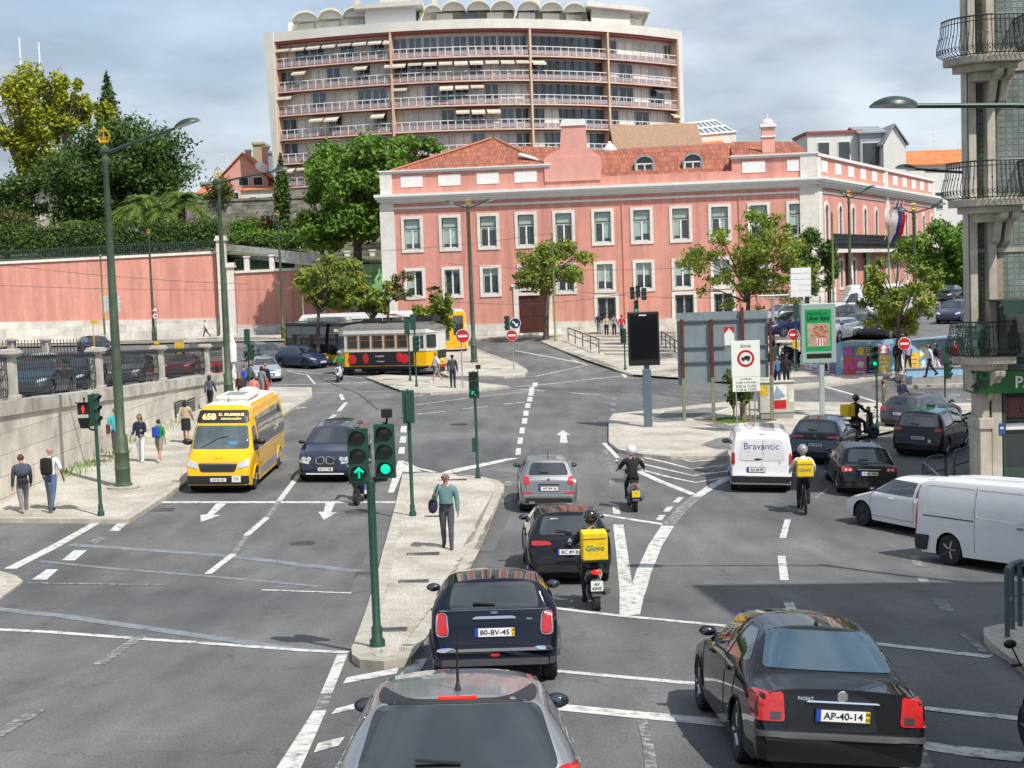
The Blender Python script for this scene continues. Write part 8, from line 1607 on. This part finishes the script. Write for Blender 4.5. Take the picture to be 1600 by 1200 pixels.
 for s in(-.3,.3):q.tube([(0,s,3.25),(.9,s*.9,3.5),(-.1,s,3.68)],.03,5)
 q.box(-.25,.1,-.8,.8,3.66,3.7);q.build('pantograph',mat('pantograph_red',(.16,.03,.03),.6),t);q=MB();q.box(1.2,3.0,-.65,-.6,3.2,3.5);q.box(1.2,3.0,.6,.65,3.2,3.5);q.box(2.95,3.0,-.6,.6,3.2,3.5);q.build('roof_guard',M_trim,t)
tram()
# ---------------- people ----------------
M_skin=mat('skin',(.42,.23,.15),.55,var=.08,scale=9);M_skind=mat('dark_skin',(.12,.06,.04),.55,var=.08)
def cloth(name,col):return mat('cloth_'+name,col,.85,var=.16,scale=7,bump=.25)
CL_={k:cloth(k,v)for k,v in dict(teal=(.11,.22,.22),slate=(.07,.075,.10),navy=(.012,.018,.05),white=(.66,.66,.66),jeans=(.07,.14,.26),black=(.012,.012,.014),grey=(.19,.19,.20),turq=(.07,.42,.50),green=(.02,.22,.07),beige=(.42,.33,.22),khaki=(.25,.23,.17),blue=(.02,.07,.42),red=(.42,.03,.03),pink=(.6,.2,.18),olive=(.13,.13,.08),lilac=(.3,.22,.4),brown=(.08,.04,.03),yellow=(.74,.50,.01),suit=(.05,.055,.075)).items()}
HAIR={k:mat('hair_'+k,v,.7,var=.3,scale=40,bump=.4)for k,v in dict(dark=(.018,.012,.01),grey=(.22,.21,.2),brown=(.07,.035,.018),fair=(.25,.15,.07)).items()}
def seg_d(P,a,b):ab=b-a;t=np.clip(((P-a)@ab)/max(1e-9,ab@ab),0,1);return np.linalg.norm(P-(a+t[:,None]*ab),axis=1)
def person(label,place,head,h=1.74,legs=((22,8),(-18,22)),arms=((-15,15,8),(15,20,8)),lean=2,top='navy',bottom='black',hair='dark',sleeve=2,leg=2,skin=None,bald=False,longhair=False,helmet=None,seat=None,turn=0,skirt=False,hood=0,shoe='black',fem=False,par_z=None,hl=None):
 """legs: (hip swing, knee bend) left/right; arms: (shoulder swing, elbow bend, spread) left/right; angles in degrees, forward is +X"""
 k=h/1.75;J={};E=[];V=[];rad=[]
 def add(n,p,r,par=None):
  J[n]=len(V);V.append(Vector(p));rad.append(r if hasattr(r,'__len__')else(r,r))
  if par is not None:E.append((J[par],J[n]))
 ln=R(lean);up=Vector((math.sin(ln),0,math.cos(ln)));hipz=.93;P0=Vector((0,0,hipz));sw=.175 if fem else .195
 add('pelvis',P0,(.125,.15)if not fem else(.12,.155));add('waist',P0+up*.17,(.10,.13)if not fem else(.09,.115),'pelvis');add('chest',P0+up*.38,(.115,.165)if not fem else(.11,.14),'waist');add('neckb',P0+up*.52,(.07,.08),'chest');add('neck',P0+up*.59,(.05,.05),'neckb')
 hd=Vector((math.sin(ln*.3),0,math.cos(ln*.3)));a_=V[J['neck']];add('jaw',a_+hd*.055+Vector((.025,0,0)),(.073,.066),'neck');add('skull',a_+hd*.135+Vector((.012,0,0)),(.106,.09),'jaw');add('crown',a_+hd*.195+Vector((.0,0,0)),(.086,.076),'skull')
 add('nose',V[J['skull']]+Vector((.112,0,-.025)),(.014,.014),'skull')
 def rot(v,a):c,s=math.cos(a),math.sin(a);return Vector((v.x*c+v.z*-s*-1 if False else v.x*c-v.z*s*-1,v.y,v.z*c+v.x*-s))if False else Vector((v.x*c-v.z*s,v.y,v.x*s+v.z*c))
 for sd_,(sa,ka)in zip((1,-1),legs):
  n='L' if sd_>0 else 'R';hp=P0+Vector((0,sd_*.09,-.04));add(n+'hip',hp,(.09,.092),'pelvis');sa,ka=R(sa),R(ka);spd=sd_*(.10 if seat else .012)
  d=Vector((math.sin(sa),spd,-math.cos(sa)));kn=hp+d*.43;add(n+'thigh',hp+d*.2,(.08,.08),n+'hip');add(n+'knee',kn,(.055,.056),n+'thigh');s2=sa-ka;d2=Vector((math.sin(s2),0,-math.cos(s2)));an=kn+d2*.40
  add(n+'calf',kn+d2*.14,(.056,.056),n+'knee');add(n+'ankle',an,(.036,.036),n+'calf');fa=s2*.35 if s2<0 else s2*.6;f=Vector((math.cos(fa),sd_*.12,math.sin(fa)))
  add(n+'heel',an+Vector((-.035,0,-.045)),(.032,.03),n+'ankle');add(n+'toe',an+f*.15+Vector((0,0,-.05)),(.03,.045),n+'ankle')
 for sd_,(sa,ea,sp_)in zip((1,-1),arms):
  n='L' if sd_>0 else 'R';sh=V[J['chest']]+up*.085+Vector((0,sd_*sw,0));add(n+'sho',sh,(.058,.06),'chest');sa,ea,sp2=R(sa)+0*ln,R(ea),R(sp_)
  d=Vector((math.sin(sa)*math.cos(sp2),sd_*math.sin(sp2),-math.cos(sa)*math.cos(sp2)));el=sh+d*.29;add(n+'elbow',el,(.041,.041),n+'sho');s2=sa+ea;d2=Vector((math.sin(s2),sd_*math.sin(sp2)*.3*(1 if ea<.8 else-1),-math.cos(s2))).normalized();wr_=el+d2*.25;add(n+'wrist',wr_,(.026,.03),n+'elbow')
  pm=wr_+d2*.075;add(n+'palm',pm,(.018,.036),n+'wrist');sx=Vector((1,0,0))if abs(d2 .x)<.7 else Vector((0,0,1));ax=d2 .cross(sx).cross(d2).normalized()
  for q,(o_,l_)in enumerate(((-.027,.062),(-.009,.075),(.009,.07),(.027,.055))):b_=pm+ax*o_+d2*.012;add(n+'f%d'%q,b_+d2*l_*.5,(.009,.009),n+'palm');add(n+'g%d'%q,b_+d2*l_*.8+Vector((0,-sd_*.028,0)),(.007,.007),n+'f%d'%q)
  add(n+'th',wr_+d2*.05+ax*.05,(.01,.01),n+'palm')
 me=bpy.data.meshes.new('b');me.from_pydata([v*k for v in V],E,[]);ob=bpy.data.objects.new('b',me);sc.collection.objects.link(ob);md=ob.modifiers.new('s','SKIN');sv=me.skin_vertices[0].data
 for i,r_ in enumerate(rad):sv[i].radius=(r_[0]*k,r_[1]*k);sv[i].use_root=(i==0)
 ms=ob.modifiers.new('u','SUBSURF');ms.levels=1;ms.render_levels=1;md.use_smooth_shade=True
 ev=bpy.data.meshes.new_from_object(ob.evaluated_get(bpy.context.evaluated_depsgraph_get()));bpy.data.objects.remove(ob)
 co=np.empty(len(ev.vertices)*3);ev.vertices.foreach_get('co',co);co=co.reshape(-1,3);no=np.array([v.normal[:]for v in ev.vertices]);faces=[tuple(p.vertices)for p in ev.polygons];bpy.data.meshes.remove(ev)
 zmin=co[:,2].min()if not seat else 0;
 if seat:zmin=hipz*k-seat-.08
 co[:,2]-=zmin;JV={n:np.array((V[i]*k)[:])-np.array([0,0,zmin])for n,i in J.items()}
 if len(place)==2 and not isinstance(place,Vector):o=G(place[0],place[1],hood)
 else:o=Vector(place)
 t=thing('person',label,'person',o,R(head));
 def mesh(nm,fs,m,off=0,par=t):
  us_=sorted({v for f in fs for v in f});mp={v:i for i,v in enumerate(us_)};me=bpy.data.meshes.new(nm);me.from_pydata([tuple(co[v]+no[v]*off)for v in us_],[],[tuple(mp[v]for v in f)for f in fs]);me.materials.append(m);me.shade_smooth();return link(nm,me,par)
 mesh('body',faces,skin or M_skin)
 C=np.array([co[list(f)].mean(0)for f in faces]);bones=[('pelvis','waist','T'),('waist','chest','T'),('chest','neckb','T'),('neckb','neck','N'),('jaw','skull','H'),('skull','crown','H'),('neck','jaw','N'),('skull','nose','H')]
 for n in 'LR':bones+=[('pelvis',n+'hip','B'),(n+'hip',n+'thigh','B'),(n+'thigh',n+'knee','B' if leg>=1 else 'N'),(n+'knee',n+'ankle','B' if leg==2 else 'N'),(n+'ankle',n+'heel','S'),(n+'ankle',n+'toe','S'),('chest',n+'sho','T'),(n+'sho',n+'elbow','T' if sleeve else 'N'),(n+'elbow',n+'wrist','T' if sleeve==2 else 'N'),(n+'wrist',n+'palm','N'),(n+'palm',n+'f1','N'),(n+'palm',n+'f2','N')]
 D=np.array([seg_d(C,JV[a],JV[b])-(0 if s_!='T' or 'pelvis' not in(a,)else .0)for a,b,s_ in bones]);w=D.argmin(0);sl=np.array([bones[i][2]for i in w]);pz=JV['pelvis'][2]
 sl[(sl=='T')&(C[:,2]<pz-.0*k)&(np.abs(C[:,1])<.17*k)&(np.abs(C[:,0])<.16*k)]='B' if not seat else 'T'
 if leg<2:sl[(sl=='B')&(C[:,2]<min(JV['Lknee'][2],JV['Rknee'][2])+(.08 if leg==1 else .2))]='N'
 g=lambda c:[faces[i]for i in np.nonzero(sl==c)[0]]
 mesh('trousers' if not skirt else 'tights',g('B'),CL_[bottom],.012);mesh('shirt',g('T'),CL_[top],.018);mesh('shoes',g('S'),CL_[shoe],.01)
 s_=JV['skull']
 if skirt:m=MB();z=pz;m.lathe([(.17*k,z+.06),(.19*k,z-.1),(.19*k,z-.42*k),(.185*k,z-.42*k),(.16*k,z+.05)],(0,0,0),n=16);m.build('skirt',CL_[bottom],t,smooth=50)
 if helmet:m=MB();m.sph((s_[0]-.005,0,s_[2]+.02),(.155*k,.14*k,.15*k),14,10);hm=m.build('helmet',helmet,t,smooth=80);m=MB();m.sph((s_[0]+.05,0,s_[2]-.0),(.115,.10,.06),10,8);m.build('visor',M_cgl,hm,smooth=80)
 else:
  hf=[faces[i]for i in np.nonzero((sl=='H')&((C[:,2]>s_[2]+.035*k)|((C[:,0]<s_[0]-.01)&(C[:,2]>s_[2]-.07))))[0]]
  if not bald:mesh('hair',hf,HAIR[hair],.02)
  if longhair:m=MB();m.sph((s_[0]-.06,0,s_[2]-.07),(.07*k,.10*k,.16*k),12,8);m.build('long_hair',HAIR[hair],t,smooth=80)
  m=MB()
  for y in(-.03,.03):m.sph((s_[0]+.09*k,y*k,s_[2]+.005),(.012,.014,.009),6,5)
  m.box(s_[0]+.084*k,s_[0]+.096*k,-.022,.022,s_[2]-.062*k,s_[2]-.055*k);m.build('face_features',HAIR['dark'],t);m=MB()
  for y in(-1,1):m.sph((s_[0],y*.088*k,s_[2]-.012),(.02,.012,.03),6,5)
  m.build('ears',skin or M_skin,t,smooth=80)
 t['_j']=0;del t['_j'];return t,JV
def worn(t,name,label,cat,loc,m,size,lean=0,txt=None,rot=0,straps=True,rnd=.03):
 """bag or box carried by person t; loc in the person's frame"""
 M=Matrix.Translation(t.location)@Matrix.Rotation(t.rotation_euler.z,4,'Z');o=thing(name,label,cat,M@Vector(loc),t.rotation_euler.z+rot);a,b,c=size;q=MB();q.box(-a/2,a/2,-b/2,b/2,-c/2,c/2);bd=q.build('bag_body',m,o,bevel=rnd)
 if straps:
  for s in(-1,1):q=MB();q.tube([(a/2,s*b*.3,c*.42),(a/2+.13,s*b*.3,c*.5),(a/2+.25,s*b*.32,c*.3),(a/2+.22,s*b*.32,-c*.1),(a/2,s*b*.3,-c*.35)],.016,5);q.build('strap',CL_['black'],o)
 if txt:
  text_obj(txt,(-a/2-.006,0,-.02),(0,-1,0),(0,0,1),mat('bag_lettering',(.10,.22,.12),.6),o,width=b*.72,bold=.02);q=MB();q.tube([(-a/2-.004,-b/2+.02,c*.28),(-a/2-.004,b/2-.02,c*.28)],.006,4);q.build('bag_seam',M_trim,o);q=MB();q.box(-a/2-.01,a/2+.01,-b/2-.01,b/2+.01,-c/2-.02,-c/2+.02);q.build('bag_base',M_trim,o)
 return o
ST=((18,6),(-20,24));SD=((2,2),(-2,3));AR=((-18,12,8),(20,22,8));AS=((-3,12,8),(3,14,8))
t,J=person('grey haired man in teal shirt and sunglasses walking on the central island',(700,857),268,1.80,((12,4),(-8,14)),((-4,18,10),(12,112,14)),0,'teal','slate','grey',hood=KH,shoe='brown')
m=MB();s=J['skull'];[m.sph((s[0]+.098,y,s[2]+.005),(.012,.03,.018),8,6)for y in(-.034,.034)];m.build('sunglasses',M_blk,t);m=MB();z=J['pelvis'][2];m.lathe([(.165,z+.075),(.172,z+.08),(.172,z+.11),(.165,z+.115)],n=16);m.build('belt',CL_['black'],t)
o=worn(t,'shoulder_bag','navy holdall hanging from the shoulder of the man in teal','bag',(.02,-.31,1.02),CL_['navy'],(.42,.20,.32),straps=False,rnd=.09);q=MB();q.tube([(.12,.02,.14),(.08,.1,.38),(0,.14,.5),(-.1,.1,.38),(-.14,.02,.14)],.018,6);q.build('strap',CL_['navy'],o)
t,J=person('man with a dark sweater over his shoulders walking left from the pavement',(38,806),118,1.76,((-22,30),(16,4)),((-8,20,10),(10,20,10)),3,'suit','grey','brown',shoe='beige');q=MB();q.sph((-.08,0,J['chest'][2]-.02),(.12,.22,.2),14,10);q.build('draped_sweater',mat('cloth_sweater',(.06,.075,.11),.9,var=.2,bump=.3),t,smooth=80);worn(t,'belt_bag','black belt bag on the back of the man with the sweater','bag',(-.17,0,J['pelvis'][2]+.05),CL_['black'],(.1,.28,.14),straps=False)
t,J=person('bald man in a white shirt and jeans behind the dark bollard',(82,797),80,1.76,((6,4),(-10,12)),((10,20,20),(-6,20,24)),2,'white','jeans',bald=True,sleeve=1,hood=KH,shoe='navy');worn(t,'backpack','black backpack on the bald man in the white shirt','backpack',(-.20,0,J['chest'][2]-.08),CL_['black'],(.2,.32,.48),rnd=.07)
t,J=person('man in a turquoise shirt half hidden by the tall lamp mast',(184,716),275,1.8,SD,AS,0,'turq','slate','grey',sleeve=1,hood=KH,shoe='beige');worn(t,'shoulder_bag','brown shoulder bag at the side of the man in turquoise','bag',(.0,-.27,1.05),CL_['brown'],(.26,.12,.34),straps=False)
t,J=person('curly haired woman in navy sweatshirt and white trousers',(221,722),262,1.68,((10,4),(-8,12)),((5,95,8),(5,60,8)),0,'navy','white','brown',fem=True,longhair=True,hood=KH,shoe='white')
t,J=person('boy in green shirt and khaki shorts walking away by the woman in navy',(250,722),75,1.52,((16,4),(-14,16)),((10,60,10),(-10,20,10)),3,'green','khaki',sleeve=1,leg=1,hood=KH,shoe='white');worn(t,'backpack','dark and blue backpack on the boy in green','backpack',(-.18,0,J['chest'][2]-.06),CL_['blue'],(.17,.27,.38),rnd=.06)
t,J=person('woman in beige top and black skirt behind the yellow minibus',(292,692),88,1.66,((8,3),(-8,10)),AR,0,'beige','black',fem=True,skirt=True,leg=0,longhair=True,hood=KH);worn(t,'tote_bag','white tote bag held by the woman in the black skirt','bag',(0,.26,.95),CL_['white'],(.3,.06,.36),straps=False)
WA=lambda px,Y:(lambda x:Vector((x,Y,gz(x,Y)+KH)))(at(px,590,Y).x)
person('dark haired woman in dark jacket between the wall and the minibus',WA(327,69),85,1.66,ST,AR,2,'slate','black',fem=True,longhair=True)
person('person in bright blue jacket waiting at the end of the left pavement',WA(381,76),180,1.74,SD,((30,110,10),(5,20,8)),0,'blue','navy','dark');person('brown haired child beside the person in bright blue',WA(374,73),240,1.45,SD,AS,0,'brown','black','fair',longhair=True);person('person with grey backpack and pink sleeves above the minibus roof',WA(396,70),90,1.5,SD,AS,0,'pink','black','dark');person('woman in grey top leaning by the silver saloon',WA(408,75),60,1.68,SD,AS,8,'grey','grey','dark',fem=True,longhair=True);person('fair haired man in navy with a maroon bag by the silver saloon',WA(415,76),60,1.78,SD,AS,0,'navy','red','fair')
def far(label,px,Y,z,hd,h=1.7,**k):p=at(px,550,Y);return person(label,Vector((p.x,Y,z)),hd,h,**k)
far('person in white shirt walking along the pink wall',323,139,1.65,180,legs=ST,arms=AR,top='white',bottom='navy')
person('man in white shirt and pale shorts walking in front of the tram',(683,598),200,1.78,((22,6),(-20,10)),AR,3,'white','grey','brown',sleeve=1,leg=1,hood=KH,shoe='white');person('man in dark suit standing at the kerb by the tram',(708,606),80,1.78,SD,AS,0,'suit','navy','dark',hood=KH)
for i,(px,py,tp,bt,hr,lb,fm)in enumerate(((936,522,'navy','grey','dark','man in navy jumper walking above the plaza steps',0),(948,526,'beige','black','brown','woman in beige coat above the plaza steps',1),(960,525,'grey','navy','dark','person in grey with dark backpack above the plaza steps',0),(972,526,'red','jeans','dark','person with orange red backpack above the plaza steps',0))):person(lb,(px,py),265 if i<2 else 85,1.72,ST,AR,2,tp,bt,hr,hood=KH,fem=bool(fm),longhair=bool(fm))
person('woman in denim walking behind the pasted cabinet',(1215,606),265,1.66,ST,AR,0,'jeans','navy','grey',fem=True,hood=KH);person('woman in black top with brown bag behind the pasted cabinet',(1229,606),270,1.7,SD,AS,0,'black','black',fem=True,skin=M_skind,hood=KH)
person('curly haired woman in olive jacket by the green traffic light',(1382,652),330,1.66,SD,AS,0,'olive','khaki','brown',fem=True,longhair=True,hood=KH);person('dark haired woman in navy cardigan behind the grey hatchback',(1410,650),290,1.66,SD,((5,80,8),(5,60,8)),0,'navy','black',fem=True,longhair=True,hood=KH)
zw=zwalk
for px,Y,hd,tp,bt,lb in((1452,73,180,'white','black','long haired woman in white top striding along the low blue wall'),(1463,74,170,'black','white','person in black top beside the striding woman'),(1403,77,90,'black','black','person dressed in black by the acacia trunk'),(1418,76,90,'lilac','black','person in pale lilac shirt near the no entry sign'),(1492,75,200,'red','navy','person in orange red top behind the lowest balcony')):far(lb,px,Y,zw,hd,legs=ST,arms=AR,top=tp,bottom=bt,fem='woman' in lb,longhair='woman' in lb)
for px,tp,lb in((1547,'lilac','person in lilac between the far parked cars'),(1535,'brown','person in brown between the far parked cars')):far(lb,px,108,2.9,90,legs=SD,arms=AS,top=tp,bottom='navy')
# ---------------- two wheelers ----------------
M_grey2=mat('scooter_engine_grey',(.09,.09,.095),.45,.4,var=.2)
def scooter(label,place,head,col,name='scooter',big=False,plate=None,rider=None,topcase=False,tall=.0,zfn=None):
 p=G(*place)if len(place)==2 else Vector(place);t=thing(name,label,'motorcycle' if big else 'scooter',p,R(head));r=.27 if big else .24;wb=.70 if big else .64
 for x in(-wb,wb):w_=wheel(t,x,.0001,r,.12,True,0,7)
 m=MB();m.tube([(-.92,0,.78),(-.6,0,.70),(-.25,0,.58),(-.15,0,.42)],[(.05,.05),(.15,.13),(.17,.16),(.12,.14)],12);m.tube([(-.2,0,.34),(.38,0,.33)],[(.17,.05),(.15,.04)],10);m.tube([(.36,0,.34),(.50,0,.62),(.47,0,.95)],[(.13,.05),(.21 if big else .17,.06),(.14,.05)],12);m.sph((wb-.02,0,r+.16),(.25,.085,.13),12,8);b=m.build('body',col,t,smooth=60)
 m=MB();m.tube([(-.72,0,.84),(-.4,0,.82),(-.12,0,.76)],[(.11,.04),(.15,.05),(.12,.04)],12);m.build('seat',M_trim,t,smooth=70);m=MB();m.tube([(.42,-.36,1.06),(.47,-.15,1.04),(.5,0,1.02),(.47,.15,1.04),(.42,.36,1.06)],.018,6);m.tube([(.5,0,1.0),(wb,0,r)],.035,8);m.sph((.5,0,.98),(.12,.14,.1),10,8);m.build('handlebar',M_trim,t,smooth=60)
 for s in(-1,1):m=MB();m.tube([(.44,s*.26,1.06),(.46,s*.34,1.24)],.01,5);m.sph((.46,s*.36,1.28),(.025,.075,.05),10,6);m.build('mirror',M_trim if big else M_chr,t,smooth=60)
 m=MB();m.tube([(.40,0,1.05),(.46,0,1.28 if big else 1.1)],[(.14,.01),(.1,.01)],10);m.build('windshield',M_cgl,t);m=MB();m.sph((.62 if big else .60,0,.84),(.05,.11,.07),10,8);m.build('headlamp',M_head,t,smooth=60);m=MB();m.sph((-.93,0,.79),(.03,.09 if big else .06,.045),10,8);m.build('tail_lamp',M_brake if big else M_tail,t,smooth=60)
 m=MB();m.tube([(-.1,-.12,.3),(-.4,-.18,.3),(-.82,-.21,.42)],[.03,.055,.06],10);m.build('exhaust',M_grey2,t,smooth=60);m=MB();m.box(-.5,-.1,-.12,.12,.22,.46);m.tube([(-wb,.11,r),(-.2,.11,.34)],.035,6);m.prism([(-.98,-.09,.36),(-.98,.09,.36),(-.88,.08,.66),(-.88,-.08,.66)],(.02,0,0));m.build('engine',M_grey2,t)
 if plate:
  m=MB();m.box(-1.0,-.985,-.11,.11,.46,.64);pl_=m.build('number_plate',plate[0],t);
  for i,s in enumerate(plate[1:]):text_obj(s,(-1.003,0,.585-.075*i),(0,-1,0),(0,0,1),M_blk,pl_,height=.055,bold=.03)
 if rider:
  k=dict(seat=.86,legs=((66,62),(66,62)),arms=((42,28,16),(42,28,16)),lean=8,h=1.76);k.update(rider);lb=k.pop('label');h_=k.pop('h');loc=Vector((p.x,p.y,p.z))+Matrix.Rotation(R(head),3,'Z')@Vector((-.32,0,0));rt,J=person(lb,loc,head,h_,**k);return t,rt,J
 return t,None,None
MH_b=mat('helmet_black',(.012,.012,.013),.2,coat=1,var=0);MH_w=mat('helmet_white',(.68,.68,.70),.25,coat=1,var=0);MH_g=mat('helmet_grey',(.25,.25,.27),.3,coat=1)
t,rt,J=scooter('black motorcycle with lit tail lamp beside the black crossover',(925,944),93,P_black,'motorcycle',True,(M_signw,'AV','62NZ'),dict(label='courier in black on the motorcycle with the big yellow box',helmet=MH_b,top='black',bottom='black',legs=((30,30),(60,70))));worn(rt,'delivery_box','yellow courier box lettered Glovo on the motorcyclist back','box',(-.36,0,J['chest'][2]-.08),CL_['yellow'],(.40,.46,.52),txt='Glovo',rnd=.03)
t,rt,J=scooter('silver scooter with yellow plate ridden between the lanes',(988,794),92,M_chr if False else P_slv2,'scooter',False,(M_ply,'L'),dict(label='scooter rider in black T shirt and white helmet',helmet=MH_w,top='black',bottom='black',sleeve=1,arms=((30,40,30),(30,40,30))))
t,rt,J=scooter('white scooter facing the camera in front of the tram',(531,596),268,P_white,'scooter',True,None,dict(label='rider in green on the white scooter',helmet=MH_g,top='green',bottom='jeans',skin=M_skind));t,rt,J=scooter('black scooter waiting between the blue SUV and the double traffic light',(566,784),262,P_black,'scooter',False,None,dict(label='scooter rider in black jacket and jeans behind the traffic light',helmet=MH_w,top='black',bottom='jeans',shoe='white',legs=((66,62),(30,26))))
t,rt,J=scooter('black maxi scooter between the electric hatchback and the grey hatchback',(1345,688),32,P_black,'maxi_scooter',True,None,dict(label='courier in black on the maxi scooter with a yellow box',helmet=MH_b,top='black',bottom='black'));worn(rt,'delivery_box','yellow courier box carried on the maxi scooter','box',(-.36,0,J['chest'][2]-.1),CL_['yellow'],(.38,.44,.46),rnd=.03)
t,rt,J=scooter('dark motor scooter entering at the right picture edge',(at(1662,1150,15).x,15.0,gz(5.5,15)),96,P_black,'motorcycle',True,None,dict(label='rider in black at the right picture edge',helmet=MH_b,top='black',bottom='black'))
for i,(px,py,Y)in enumerate(((1226,545,86),(1238,556,84),(1218,535,88))):p=at(px,py,Y);scooter(('parked motorcycle at the left end of the deck','parked motorcycle under the red no entry sign','parked motorcycle farthest back at the deck end')[i],(p.x,Y,gz(p.x,Y)+KH),200,P_black if i else P_ford,'motorcycle',True)
p=G(1256,799);t=thing('bicycle','black bicycle of the courier beside the white van','bicycle',p,R(84))
for x in(-.52,.52):
 m=MB();m.lathe([(.31,-.02),(.345,-.018),(.345,.018),(.31,.02)],axis='Y',n=28)
 for q in range(12):a=q*.5236;m.tube([(0,0,0),(math.cos(a)*.31,0,math.sin(a)*.31)],.004,3)
 o=m.build('wheel',M_tyre,t);o.location=(x,0,.345)
m=MB();A=dict(r=(-.52,0,.345),c=(-.05,0,.30),s=(-.2,0,.85),h=(.36,0,.88),f=(.52,0,.345))
for a,b in('rc','cs','sh','ch','rs','hf'):m.tube([A[a],A[b]],.02,6)
m.build('frame',M_trim,t);m=MB();m.tube([(.36,0,.88),(.38,0,1.02)],.018,6);m.tube([(.3,-.28,1.03),(.4,0,1.03),(.3,.28,1.03)],.016,6);m.build('handlebar',M_trim,t);m=MB();m.sph((-.22,0,.92),(.14,.08,.035),10,6);m.build('saddle',M_trim,t)
rt,J=person('bicycle courier in pale jacket with a yellow box bag',p+Matrix.Rotation(R(84),3,'Z')@Vector((-.2,0,0)),84,1.76,((20,18),(45,60)),((35,20,22),(35,20,22)),10,'white','black','dark',seat=.93,helmet=MH_g);worn(rt,'delivery_box','bright yellow courier bag lettered Glovo on the cyclist back','box',(-.34,0,J['chest'][2]-.1),CL_['yellow'],(.38,.44,.46),txt='Glovo',rnd=.03)
